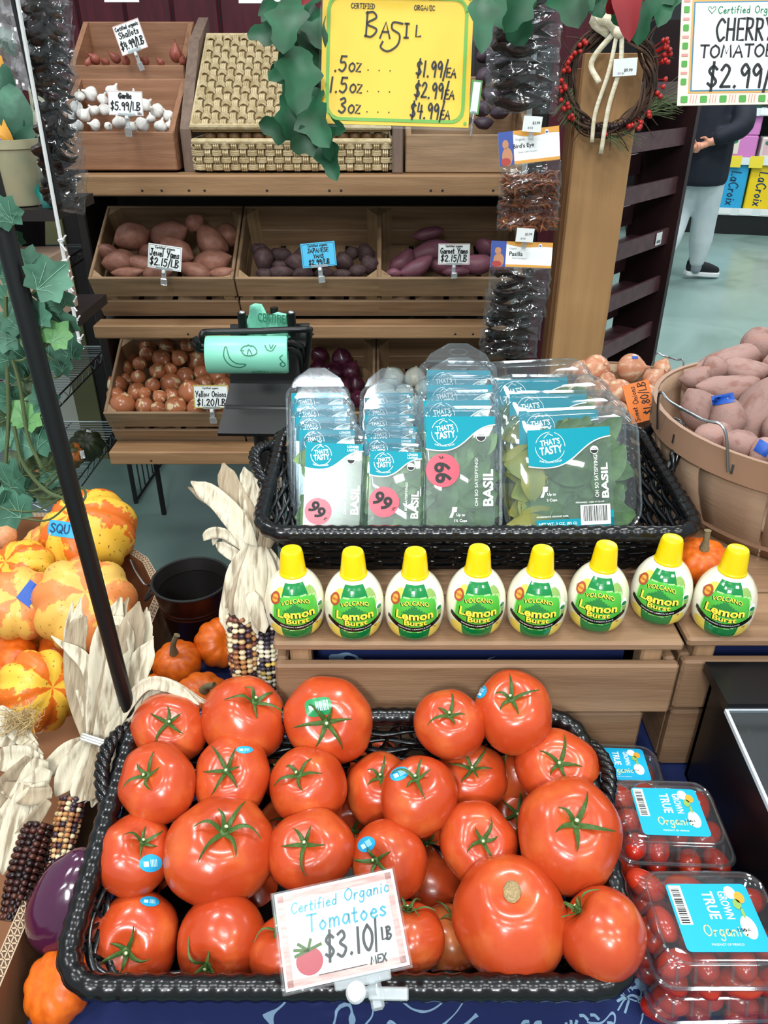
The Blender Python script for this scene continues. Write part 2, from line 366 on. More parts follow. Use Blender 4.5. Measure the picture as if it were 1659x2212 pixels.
def disc(mb, x, y, rx, ry=None, z=0.0, n=24, fn=None, r0=0):
    ry = ry or rx
    ring = [V((x + rx * math.cos(2 * PI * i / n), y + ry * math.sin(2 * PI * i / n), z)) for i in range(n)]
    if r0:
        inn = [V((x + rx * r0 * math.cos(2 * PI * i / n), y + ry * r0 * math.sin(2 * PI * i / n), z)) for i in range(n)]
        vs = ring + inn; fs = [(i, (i + 1) % n, n + (i + 1) % n, n + i) for i in range(n)]
    else:
        vs = ring + [V((x + rx * .5 * math.cos(2 * PI * i / n), y + ry * .5 * math.sin(2 * PI * i / n), z)) for i in range(n)] + [V((x, y, z))]
        fs = [(i, (i + 1) % n, n + (i + 1) % n, n + i) for i in range(n)] + [(n + i, n + (i + 1) % n, 2 * n) for i in range(n)]
    mb.add([fn(p) for p in vs] if fn else vs, fs)
def rect(mb, x0, y0, x1, y1, z=0.0, fn=None, nx=1, ny=1):
    mb.grid(lambda u, v: (fn or (lambda p: p))(V((x0 + (x1 - x0) * u, y0 + (y1 - y0) * v, z))), nx, ny)
def barcode(mb, x0, y0, x1, y1, z, vertical=False, seed=1):
    r = random.Random(seed); t = 0.0
    while t < .97:
        a = r.uniform(.012, .04); b = min(1, t + a)
        if vertical: rect(mb, x0, y0 + (y1 - y0) * t, x1, y0 + (y1 - y0) * b, z)
        else: rect(mb, x0 + (x1 - x0) * t, y0, x0 + (x1 - x0) * b, y1, z)
        t = b + r.uniform(.012, .035)
ORD = ['first', 'second', 'third', 'fourth', 'fifth', 'sixth', 'seventh', 'eighth', 'ninth', 'tenth', 'eleventh', 'twelfth', 'thirteenth', 'fourteenth']
def row_labels(pts, what, where, band=26):
    """'what, third from left in second row from the front of where'"""
    idx = sorted(range(len(pts)), key=lambda i: -pts[i][1]); rows = []
    for i in idx:
        if rows and rows[-1][0] - pts[i][1] < band: rows[-1][1].append(i)
        else: rows.append((pts[i][1], [i]))
    out = [None] * len(pts)
    for r, (_, ids) in enumerate(rows):
        ids = sorted(ids, key=lambda i: pts[i][0])
        for k, i in enumerate(ids):
            rn = 'front row' if r == 0 else ORD[min(r, 13)] + ' row from front'
            pos = 'leftmost' if k == 0 else ('rightmost' if k == len(ids) - 1 else ORD[min(k, 13)] + ' from left')
            out[i] = '%s, %s in %s of %s' % (what, pos, rn, where)
    return out
def settle(it, limit=.12, it_n=30, tight=.88):
    """push overlapping piled items apart along their lines of sight; keeps their apparent size"""
    base = [i['D'] for i in it]
    for _ in range(it_n):
        for i in range(len(it)):
            for j in range(i + 1, len(it)):
                a, b = it[i], it[j]
                pa, pb = P(a['x'], a['y'], a['D']), P(b['x'], b['y'], b['D'])
                ra, rb = a['w'] * a['D'] / FPX / 2, b['w'] * b['D'] / FPX / 2
                ov = (ra + rb) * tight - (pa - pb).length
                if ov > 0:
                    far = i if a['D'] > b['D'] else j
                    it[far]['D'] = min(base[far] + limit, it[far]['D'] + ov * .4)
    return it
# ------------------------------------------------------------------ palette
m_floor = mat('floor_concrete', '#74908a', .28, '#5d7c70', 1.3, (1, 1, 1), 0, .04, 20, spec=.45, lo=.3, hi=.7, detail=8, col3='#86a09a', dist=.6)
m_black = mat('black_paint', '#0b0b0c', .38, spec=.5)
m_blackm = mat('matte_black', '#0a0a0b', .7)
m_dark = mat('dark_brown_board', '#1d1210', .55, '#140c0b', 6)
m_rack = mat('rack_brown', '#5c3b3f', .42, '#4a2c30', 5, (1, 8, 8), spec=.5)
m_rackd = mat('rack_dark', '#2a1214', .45, '#1d0b0d', 5, spec=.4)
m_burg = mat('burgundy_board', '#5a1225', .45, '#480d1b', 6, (8, 1, 1), spec=.4)
W_X = wood('crate_wood', '#a38566', '#84694f', 'x'); W_Y = wood('crate_wood', '#a38566', '#84694f', 'y'); W_Z = wood('crate_wood', '#b0936f', '#8f7456', 'z')
L_X = wood('ledge_wood', '#aa8560', '#8f6b4a', 'x', k=.7)
B_X = wood('bin_wood', '#a3775a', '#875d43', 'x'); B_Y = wood('bin_wood', '#a3775a', '#875d43', 'y')
G_Z = wood('grey_wood', '#7f6a5c', '#67544a', 'z')
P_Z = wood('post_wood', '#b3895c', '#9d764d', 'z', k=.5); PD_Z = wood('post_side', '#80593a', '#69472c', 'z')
m_white = mat('white_card', '#eef2f0', .5); m_ink = mat('black_ink', '#101214', .6); m_silver = mat('bright_steel', '#c8ccd0', .25, metal=1)
m_clip = clear('clear_clip', '#e9eff0', .16, .8, .12, .22); m_sleeve = clear('clear_sleeve', '#fbfdfd', .015, .35, .22)
m_whitep = mat('white_plastic', '#e4e6e6', .35)

# ------------------------------------------------------------------ floor, walls
mb = MB(); mb.grid(lambda u, v: V((-6 + 15 * u, -3 + 15 * v, 0)), 1, 1); props(mb.build('floor', m_floor, smooth=0), kind='structure')
mb = MB()
for i in range(20): mb.box((-2.55 + i * .17, 3.32, 1.3), (.163, .03, 2.6), b=.006)
props(mb.build('wall_back', m_burg), kind='structure')
mb = MB(); mb.box((1.5, 11.6, 1.5), (15, .1, 3.0)); props(mb.build('wall_far', mat('far_wall', '#2c2a2c', .8)), kind='structure')

# ------------------------------------------------------------------ produce stand
st = thing('produce_stand', 'long wooden tiered produce stand holding crates, with three pale ledge boards', 'display stand', (-.22, 2.3, 0))
def S(mb, name, m): return mb.build(name, m, st)
off = V((.22, -2.3, 0))
def board(name, x0, x1, y0, y1, z0, z1, m, rx=0, holes=()):
    mb = MB(); c = V(((x0 + x1) / 2, (y0 + y1) / 2, (z0 + z1) / 2)) + off
    mb.box(c, (x1 - x0, y1 - y0, z1 - z0), Matrix.Rotation(rx, 3, 'X') if rx else None, b=.004)
    mats = [m, m_dark]; mb.mi = 1
    for hx in holes: mb.ball((hx + off.x, y0 + off.y - .0005, z0 + .014), (.0035, .0012, .003), 8, 6)
    return S(mb, name, mats)
board('ledge', -.79, .37, 2.12, 2.20, 1.264, 1.314, L_X, holes=(-.62, -.57, -.5, -.46, -.3, -.14, -.11, .12, .15, .28))
board('ledge', -.815, .37, 2.12, 2.19, .889, .927, L_X, holes=(-.55, -.2, .2, .25))
board('ledge', -.825, .37, 2.08, 2.16, .513, .556, L_X, holes=(-.7, -.4))
for yc, zc in ((2.335, .985), (2.295, .605)):
    mb = MB(); mb.box(V((-.22, yc + .008, zc - .014)) + off, (1.19, .29, .012), Matrix.Rotation(math.radians(30), 3, 'X')); S(mb, 'shelf', m_dark)
mb = MB(); mb.box(V((-.22, 2.42, 1.302)) + off, (1.17, .44, .022)); S(mb, 'shelf', m_dark)
board('back_panel', -.9, .40, 2.66, 2.69, .55, 1.62, m_dark)
board('side_panel', .385, .415, 2.17, 2.68, 0, 1.60, m_blackm)
board('side_panel', -.895, -.865, 2.36, 2.68, .50, 1.45, m_dark)
board('back_leg', -.890, -.872, 2.655, 2.673, .0, .52, m_blackm)

# ------------------------------------------------------------------ slatted crates
def crate(w, L, h, label, xc, yf, zf, a=30, group='slatted crates tipped on the produce stand'):
    t = thing('wooden_crate', label, 'crate', group=None)
    g = lambda n, m, *bx: [MB_add(n, m, b, t) for b in bx]
    def MB_add(n, m, b, t):
        mb = MB(); mb.box(b[0], b[1], b=.0025); return mb.build(n, m, t)
    k = .009
    g('front_slat', W_X, ((0, k / 2, h - .034), (w, k, .068)), ((0, k / 2, .030), (w, k, .060)))
    g('back_slat', W_X, ((0, L - k / 2, h - .04), (w, k, .08)), ((0, L - k / 2, .032), (w, k, .064)))
    for sx in (-1, 1):
        g('side_slat', W_Y, ((sx * (w / 2 - k / 2), L / 2, h - .036), (k, L - 2 * k, .072)), ((sx * (w / 2 - k / 2), L / 2, .031), (k, L - 2 * k, .062)))
        for y, nm in ((k, 1), (L - k, -1)):
            mb = MB(); x0 = sx * (w / 2 - k); e = .03
            tri = [(x0, y), (x0 - sx * e, y), (x0, y + nm * e)]
            mb.prism(tri, 0, h - .004); mb.build('corner_post', W_Z, t)
    g('bottom_board', W_Y, *[((-w / 2 + .05 + i * (w - .1) / 3, L / 2, .005), ((w - .06) / 4, L - 2 * k, .008)) for i in range(4)])
    ra = math.radians(a); t.rotation_euler = (ra, 0, 0)
    t.location = V((xc, yf, zf)) - Matrix.Rotation(ra, 3, 'X') @ V((0, 0, h))
    return t
CW, CL, CHH = .398, .30, .145
mid = [crate(CW, CL, CHH, l, x, 2.14, 1.052) for x, l in ((-.612, 'slatted wooden crate of brown jewel yams, left on middle tier'), (-.21, 'slatted wooden crate of dark Japanese yams, centre of middle tier'), (.183, 'slatted wooden crate of purple garnet yams beside hanging chile bags'))]
low = [crate(CW, CL, CHH, l, x, 2.10, .672) for x, l in ((-.627, 'slatted wooden crate heaped with yellow onions on lowest tier'), (-.225, 'slatted wooden crate of red onions behind the bag dispenser'), (.176, 'slatted wooden crate of white onions behind the basil packs'))]

# ------------------------------------------------------------------ roots and bulbs
def tuber(seed, l=1.0, fat=.5, nu=16, nv=14, bend=.25, tip=.6):
    r = random.Random(seed); o = V((r.uniform(0, 50), r.uniform(0, 50), 0)); b = r.uniform(-1, 1) * bend; t1, t2 = r.uniform(.7, 1.5) * tip, r.uniform(.7, 1.5) * tip
    def fn(p):
        x = p.z; rad = math.sqrt(max(0, 1 - x * x)) ** (1 + (t1 if x > 0 else t2) * abs(x)) * fat
        n = 1 + .22 * noise.noise(V((x * 1.3, p.x * .8, p.y * .8)) + o) + .06 * noise.noise(V((x * 5, p.x * 3, p.y * 3)) + o)
        a = V((p.x, p.y, 0)); a = a.normalized() if a.length > 1e-6 else a
        return V((x, a.x * rad * n + b * (x * x - .3), a.y * rad * n))
    mb = MB(); mb.ball((0, 0, 0), l, nu, nv, fn); return mb
def tubers(prefix, m, fats, bend=.25):
    return [tuber(prefix + str(i), 1, f, bend=bend).build('pattern', m, smooth=60).data for i, f in enumerate(fats)]
def drop_patterns():
    for o in [o for o in COL.objects if o.name.startswith('pattern')]: bpy.data.objects.remove(o)
m_jewel = mat('jewel_yam_skin', '#9c6c5b', .5, '#845747', 2, (1, 2, 2), .12, .12, 9, detail=6, spec=.35)
m_jap = mat('japanese_yam_skin', '#523f3e', .6, '#402e30', 2, (1, 2, 2), .15, .12, 9, spec=.25)
m_garn = mat('garnet_yam_skin', '#7f4a60', .45, '#6a3f52', 2, (1, 2, 2), .14, .1, 9, spec=.4, col3='#774a52')
m_sweet = mat('dusty_sweet_potato_skin', '#a57f75', .75, '#8f675d', 1.6, (1, 2, 2), .1, .15, 10, spec=.2, detail=7, col3='#a0827a')
def place_tubers(lst, meshes, name, what, where, cat, group, y_of=None, D_of=None, band=30, tight=.8, limit=.1):
    it = []
    for e in lst:
        px, py, w, h, a = e[:5]; D = D_of(px, py) if D_of else DEP(PY(px, py, y_of(py)))
        it.append(dict(x=px, y=py, w=(w + h) / 2, D=D, e=e))
    settle(it, limit, tight=tight)
    labs = row_labels([(i['x'], i['y']) for i in it], what, where, band)
    for k, i in enumerate(it):
        px, py, w, h, a = i['e'][:5]; r = random.Random(name + str(k)); me = meshes[k % len(meshes)]
        o = props(link(name, me), labs[k], cat, group)
        s = w * i['D'] / FPX / 2; an = math.radians(a); dep = r.uniform(-.25, .25)
        x = RT * math.cos(an) + UPV * math.sin(an) + FW * dep
        y = (-RT * math.sin(an) + UPV * math.cos(an)).normalized()
        bb = [max(abs(v.co[q]) for v in me.vertices) for q in range(3)]
        fy = h * i['D'] / FPX / 2 / max(bb[1], bb[2])
        orient(o, P(px, py, i['D']), x, y, (s, fy, fy))
ymid = lambda py: 2.155 + max(0, (600 - py)) / 165 * .24
jm = tubers('j', m_jewel, (.5, .42, .55, .46, .6)); pm = tubers('p', m_jap, (.6, .52, .66, .48)); gm = tubers('g', m_garn, (.42, .5, .38, .55))
place_tubers([(285, 512, 82, 62, 15), (365, 505, 90, 56, 12), (420, 482, 50, 44, 40), (456, 520, 82, 66, -40), (258, 566, 78, 58, 10), (312, 573, 84, 40, -10), (382, 541, 86, 50, -28), (456, 567, 98, 62, 10), (275, 590, 80, 30, 0), (420, 585, 80, 40, -15), (492, 508, 60, 50, -30), (340, 590, 70, 36, 6), (325, 545, 60, 45, 0), (478, 590, 60, 30, 5), (235, 548, 40, 60, 70)],
             jm, 'sweet_potato', 'smooth brown jewel yam', 'left yam crate', 'sweet potato', 'jewel yams in the crate', ymid)
place_tubers([(570, 560, 46, 54, 0), (603, 551, 56, 36, 5), (640, 568, 50, 40, -20), (606, 588, 62, 30, 0), (572, 592, 40, 26, 0), (605, 574, 44, 26, 0), (655, 590, 50, 28, 5), (700, 590, 46, 28, 0), (742, 566, 42, 44, 60), (772, 585, 44, 30, 10), (790, 548, 40, 44, 30), (655, 552, 50, 34, 10), (798, 572, 44, 40, -30), (738, 592, 42, 24, 0), (700, 560, 50, 40, 0), (760, 548, 40, 30, 20), (560, 540, 40, 30, 0)],
             pm, 'japanese_yam', 'dark Japanese yam', 'centre yam crate', 'sweet potato', 'Japanese yams in the crate', ymid)
place_tubers([(870, 564, 70, 52, 45), (925, 505, 72, 30, 12), (935, 545, 126, 56, 14), (900, 577, 90, 44, 30), (962, 574, 76, 44, 0), (1032, 572, 76, 48, 10), (1050, 535, 40, 52, 60), (1005, 560, 60, 40, 0), (1080, 575, 60, 48, -10), (985, 588, 60, 26, 0), (850, 590, 40, 24, 0)],
             gm, 'garnet_yam', 'purple skinned garnet yam', 'right yam crate', 'sweet potato', 'garnet yams in the crate', ymid)

def onion_mesh(seed, m, neck=.35, flat=.88):
    r = random.Random(seed); mb = MB(); prof = []
    n = 14
    for i in range(n + 1):
        t = i / n; an = PI * t; rad = math.sin(an) ** .9; z = -math.cos(an) * flat
        if t > .8: z += (t - .8) / .2 * neck * .55; rad = max(rad, .09) if i < n else .07
        prof.append((max(rad, .0), z))
    prof.append((.11 + r.uniform(0, .04), flat + neck * .8)); prof.append((.03, flat + neck * .78))
    ph = r.uniform(0, 6)
    mb.lathe(prof, 20, lambda p, a, i: V((p.x * (1 + .03 * math.sin(2 * a + ph)), p.y * (1 + .03 * math.sin(3 * a + ph)), p.z)))
    for j in range(10):
        a = r.uniform(0, 6.3); mb.tube([(0, 0, -flat * .97), (.1 * math.cos(a), .1 * math.sin(a), -flat - r.uniform(.06, .12))], [.02, .006], 4)
    return mb.build('pattern', m, smooth=60).data
m_onion = mat('yellow_onion_skin', '#b06c48', .24, '#e0cb9e', .9, (1.6, 1.6, .5), .14, .03, 6, spec=.55, lo=.54, hi=.64, col3='#bb7b54')
m_redon = mat('red_onion_skin', '#3b1626', .28, '#562436', 1.5, (2, 2, .5), .15, spec=.55)
m_whiton = mat('white_onion_skin', '#dcdad0', .35, '#c3c5b2', 1.5, (2.5, 2.5, .5), .04, spec=.5)
m_swon = mat('sweet_onion_skin', '#bd7e5c', .35, '#dfc3a4', 1.0, (2.2, 2.2, .5), .08, .03, 5, spec=.45, lo=.38, hi=.66, col3='#c98f70')
def place_bulbs(lst, meshes, name, what, where, cat, group, y_of=None, D_of=None, band=26, tight=.86, limit=.1, seed=1, tilt=.6, scale=.96):
    it = [dict(x=e[0], y=e[1], w=e[2], D=(D_of(e[0], e[1]) if D_of else DEP(PY(e[0], e[1], y_of(e[1])))), e=e) for e in lst]
    settle(it, limit, tight=tight); labs = row_labels([(i['x'], i['y']) for i in it], what, where, band); out = []
    for k, i in enumerate(it):
        r = random.Random(seed * 1000 + k); e = i['e']
        o = props(link(name, meshes[k % len(meshes)]), labs[k], cat, group)
        if len(e) > 3 and e[3] is not None: ax = RT * e[3][0] + UPV * e[3][1] - FW * math.sqrt(max(.02, 1 - e[3][0] ** 2 - e[3][1] ** 2))
        else: ax = V((r.uniform(-1, 1) * tilt, r.uniform(-1, .4) * tilt, r.uniform(.2, 1)))
        axis_up(o, P(i['x'], i['y'], i['D']), ax, r.uniform(0, 6), e[2] * i['D'] / FPX / 2 * scale); out.append(o)
    return out
ylow = lambda py: 2.12 + max(0, (895 - py)) / 160 * .24
om = [onion_mesh('o%d' % i, m_onion, nk) for i, nk in enumerate((.3, .2, .45, .25))]
YO = [(278, 768, 52), (349, 775, 44), (388, 773, 37), (427, 778, 56), (268, 799, 45), (302, 786, 34), (340, 802, 36), (299, 815, 34), (368, 828, 48), (400, 812, 42), (330, 832, 34), (297, 848, 46), (253, 833, 46), (265, 874, 57), (345, 858, 33), (313, 878, 44), (341, 883, 34), (380, 879, 50), (412, 846, 56), (424, 882, 44), (440, 828, 42), (470, 815, 44), (462, 788, 50), (484, 835, 48), (285, 744, 32), (320, 750, 42), (405, 745, 34), (368, 798, 32), (270, 822, 34), (455, 880, 46), (490, 880, 44), (318, 764, 36), (360, 748, 36), (448, 752, 40), (495, 795, 46), (510, 850, 44), (250, 855, 40), (312, 850, 30), (372, 855, 38), (435, 805, 36)]
place_bulbs(YO, om, 'yellow_onion', 'glossy yellow onion', 'onion crate', 'onion', 'yellow onions in the lowest crate', ylow, seed=3)
rm = [onion_mesh('r%d' % i, m_redon, .5) for i in range(3)]
place_bulbs([(738, 774, 46), (718, 806, 48), (757, 802, 44), (702, 832, 44), (768, 832, 40), (738, 838, 44), (688, 800, 44), (690, 768, 40), (720, 866, 44), (775, 862, 40), (655, 830, 44), (660, 862, 44)], rm, 'red_onion', 'dark purple red onion', 'red onion crate', 'onion', 'red onions behind the basil packs', ylow, seed=4)
wm = [onion_mesh('w%d' % i, m_whiton, .3) for i in range(2)]
place_bulbs([(850, 815, 48), (896, 815, 48), (832, 846, 46), (874, 850, 44), (916, 838, 42), (940, 815, 44), (850, 876, 44), (900, 874, 44)], wm, 'white_onion', 'round white onion', 'white onion crate', 'onion', 'white onions behind the basil packs', ylow, seed=5)

def garlic_mesh(seed):
    r = random.Random(seed); prof = [(0, -.62), (.25, -.68), (.62, -.6), (.93, -.25), (1, .05), (.88, .38), (.6, .66), (.32, .88), (.19, 1.08), (.16, 1.28), (.12, 1.42), (0, 1.43)]; ph = r.uniform(0, 6); k = r.choice((6, 7, 8))
    mb = MB(); mb.lathe(prof, 28, lambda p, a, i: V((p.x, p.y, p.z)) * 1 if i in (0, 11) else V((p.x * (1 + .09 * abs(math.sin(k * a / 2 + ph)) - .04), p.y * (1 + .09 * abs(math.sin(k * a / 2 + ph)) - .04), p.z + .02 * math.sin(a + ph))))
    return mb.build('pattern', m_garlic, smooth=70).data
m_garlic = mat('garlic_skin', '#ebe9e3', .5, '#d3c8c0', 1.6, (2.5, 2.5, .5), .05, .06, 6, lo=.45, hi=.8, spec=.3)
m_shal = mat('shallot_skin', '#8a4038', .4, '#a65f4c', 1.5, (2, 2, .5), .12)
gmz = [garlic_mesh('g%d' % i) for i in range(4)]
ytop = lambda py: 2.20 + max(0, (285 - py)) / 107 * .18
place_bulbs([(197, 204, 40), (243, 200, 38), (165, 232, 34), (180, 250, 38), (225, 238, 36), (163, 274, 44), (207, 271, 32), (258, 266, 38), (307, 270, 40), (347, 275, 36), (340, 240, 38), (364, 250, 30), (314, 228, 36), (172, 208, 28), (290, 212, 34), (234, 273, 22), (366, 272, 26), (326, 258, 26), (280, 240, 40), (205, 240, 30), (150, 250, 30), (285, 274, 28), (222, 215, 30)], gmz, 'garlic_bulb', 'white papery garlic bulb', 'garlic bin', 'garlic', 'garlic bulbs in the upper bin', ytop, seed=6, tilt=.8, scale=.8)
sm = [onion_mesh('s%d' % i, m_shal, 1.3, 1.15) for i in range(2)]
place_bulbs([(205, 128, 26), (250, 126, 24), (380, 118, 34), (272, 132, 22), (347, 135, 18), (313, 132, 22), (228, 134, 20), (395, 132, 20), (190, 136, 18)], sm, 'shallot', 'small reddish shallot', 'shallot bin', 'shallot', 'shallots in the top bin', lambda py: 2.42 + max(0, 140 - py) / 90 * .16, seed=7, tilt=.9, scale=.8)
fm = tubers('f', mat('purple_potato_skin', '#4b3a45', .5, '#3a2b36', 8, (1, 2, 2), .15), (.6, .5), .15)
place_tubers([(1048, 118, 46, 34, 20), (1085, 140, 44, 34, -20), (1046, 165, 40, 36, 10), (1060, 205, 44, 36, 0), (1040, 235, 44, 34, 0), (1090, 190, 40, 36, 30), (1080, 240, 46, 34, 10), (1045, 265, 44, 30, 0), (1110, 225, 40, 36, 0), (1000, 262, 44, 30, 5), (1105, 165, 40, 34, 0)],
             fm, 'fingerling_potato', 'dark purple fingerling potato', 'top right crate', 'potato', 'purple potatoes behind the basil sign', lambda py: 2.2 + max(0, 285 - py) / 107 * .16)
drop_patterns()

# ------------------------------------------------------------------ tiered bins on the top ledge
def bin_box(name, label, x0, x1, yf, zf, yb, zb, hf, mx, my, cat='bin', z0=None):
    """sloping front bin: front lip top at yf,zf and back top at yb,zb"""
    xc = (x0 + x1) / 2; t = thing(name, label, cat, (xc, yf, zf - hf)); w = x1 - x0; d = yb - yf; k = .014; hb = zb - (zf - hf)
    a = MB(); a.box((0, k / 2, hf / 2), (w, k, hf), b=.003); a.build('front_board', mx, t)
    a = MB(); a.box((0, d - k / 2, hb / 2), (w, k, hb), b=.003); a.build('back_board', mx, t)
    a = MB(); a.box((0, d / 2, k / 2), (w - 2 * k, d - 2 * k, k)); a.build('bottom_board', my, t)
    for s in (-1, 1):
        a = MB(); x = s * (w / 2 - k / 2); h = k / 2
        q = [(k, 0), (d - k, 0), (d - k, hb), (k + .03, hf + .02), (k, hf)]
        n = len(q)
        vs = [V((x - h, y, z)) for y, z in q] + [V((x + h, y, z)) for y, z in q]
        a.add(vs, [tuple(range(n))[::-1], tuple(range(n, 2 * n))] + [(i, (i + 1) % n, n + (i + 1) % n, n + i) for i in range(n)])
        a.build('side_board', my, t)
    return t
bin_box('garlic_bin', 'open wooden bin of garlic on the upper left of stand', -.835, -.535, 2.17, 1.41, 2.41, 1.525, .09, B_X, B_Y)
bin_box('shallot_bin', 'open wooden bin of shallots, raised behind the garlic bin', -.86, -.545, 2.42, 1.557, 2.62, 1.665, .045, B_X, B_Y)
t = thing('bin_riser', 'plain wooden box carrying the shallot bin behind garlic', 'box', (-.70, 2.535, 1.281)); a = MB(); a.box((0, 0, .115), (.30, .2, .23), b=.004); a.build('panel', B_X, t)
t = thing('bin_divider', 'greyish wooden side board between garlic bin and woven basket', 'board', (-.51, 2.32, 1.314))
a = MB(); q = [(-.12, 0), (.26, 0), (.26, .36), (.1, .30), (-.12, .10)]
vs = [V((-.014, y, z)) for y, z in q] + [V((.014, y, z)) for y, z in q]; n = 5
a.add(vs, [tuple(range(n))[::-1], tuple(range(n, 2 * n))] + [(i, (i + 1) % n, n + (i + 1) % n, n + i) for i in range(n)]); a.build('board', G_Z, t)
bin_box('potato_crate', 'wooden crate of purple potatoes behind the yellow sign', .055, .37, 2.16, 1.405, 2.42, 1.53, .09, W_X, W_Y, 'crate')
t = thing('crate_upright', 'short dark wooden upright between woven basket and potato crate', 'board', (.035, 2.17, 1.314)); a = MB(); a.box((0, 0, .06), (.028, .03, .12), b=.003); a.build('board', G_Z, t)

# ------------------------------------------------------------------ woven lidded basket
m_seag = mat('seagrass', '#d6c49e', .7, '#b8a47c', 40, rand=.0, bump=.3, bscale=120, spec=.2)
m_seagd = mat('seagrass_shadow', '#947c55', .8)  # darker tone paints the shade seen through gaps in the weave
def weave(mb, P0, U, Vv, nrm, nu, nv, wu, wv, amp=.009):
    """plaited panel: flat strands over and under, running along U and V"""
    for j in range(nv):
        for i in range(nu):
            if (i + j) % 2 == 0:
                c0 = P0 + U * ((i + .02) / nu) + Vv * ((j + .5) / nv); L = U / nu * 1.0
                for k in (-.26, .0, .26):
                    pa = [c0 + L * t + Vv / nv * k + nrm * amp * math.sin(PI * t) for t in (0, .2, .5, .8, 1)]
                    mb.tube(pa, wv * .20, 5, cap=False)
            else:
                c0 = P0 + U * ((i + .5) / nu) + Vv * ((j + .02) / nv); L = Vv / nv
                for k in (-.22, 0, .22):
                    pa = [c0 + L * t + U / nu * k + nrm * amp * .8 * math.sin(PI * t) for t in (0, .2, .5, .8, 1)]
                    mb.tube(pa, wu * .24, 5, cap=False)
t = thing('woven_basket', 'woven seagrass basket with propped lid on the top ledge', 'basket', (-.235, 2.3, 1.314))
x0, x1 = -.485, .015; o_ = V((.235, -2.3, -1.314))
a = MB(); weave(a, V((x0, 2.165, 1.32)) + o_, V((x1 - x0, 0, 0)), V((0, 0, .066)), V((0, -1, 0)), 22, 4, .011, .0115)
weave(a, V((x0, 2.165, 1.32)) + o_, V((0, .26, 0)), V((0, 0, .066)), V((-1, 0, 0)), 10, 4, .011, .0115)
weave(a, V((x1, 2.165, 1.32)) + o_, V((0, .26, 0)), V((0, 0, .066)), V((1, 0, 0)), 10, 4, .011, .0115)
a.tube([V(p) + o_ for p in ((x0, 2.16, 1.389), (x1, 2.16, 1.389), (x1, 2.43, 1.389), (x0, 2.43, 1.389))], .007, 8, True)
a.build('basket_body', m_seag, t)
a = MB(); a.box(V(((x0 + x1) / 2, 2.298, 1.352)) + o_, (x1 - x0 - .012, .25, .066)); a.build('shade_liner', m_seagd, t)
lo, hi = PY(413, 274, 2.17), PY(440, 78, 2.50); lr = PY(850, 276, 2.17); U = V((lr.x - lo.x - .01, 0, 0)); Vv = V((0, hi.y - lo.y, hi.z - lo.z)); nn = U.cross(Vv).normalized()
if nn.y > 0: nn = -nn
a = MB(); weave(a, lo + o_, U, Vv, nn, 22, 15, .011, .0125)
bd = [lo + o_, lo + U + o_, lo + U + Vv + o_, lo + Vv + o_]; a.tube(bd, .008, 8, True); a.build('lid', m_seag, t)
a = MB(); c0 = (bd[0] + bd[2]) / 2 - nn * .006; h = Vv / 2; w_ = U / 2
a.hexa([c0 - w_ - h, c0 + w_ - h, c0 + w_ + h, c0 - w_ + h] + [p - nn * .008 for p in (c0 - w_ - h, c0 + w_ - h, c0 + w_ + h, c0 - w_ + h)]); a.build('lid_shade_backing', m_seagd, t)
# brown bulbs showing in the gap under the lid
pb = [onion_mesh('b0', mat('brown_bulb_skin', '#8c6a42', .5, '#6d4e2e', 5, rand=.1), .2)]
place_bulbs([(455 + 26 * i, 294, 27) for i in range(15)], pb, 'small_onion', 'small brown onion', 'woven seagrass basket', 'onion', 'small brown onions under the basket lid', lambda py: 2.20, seed=8, limit=0)
drop_patterns()

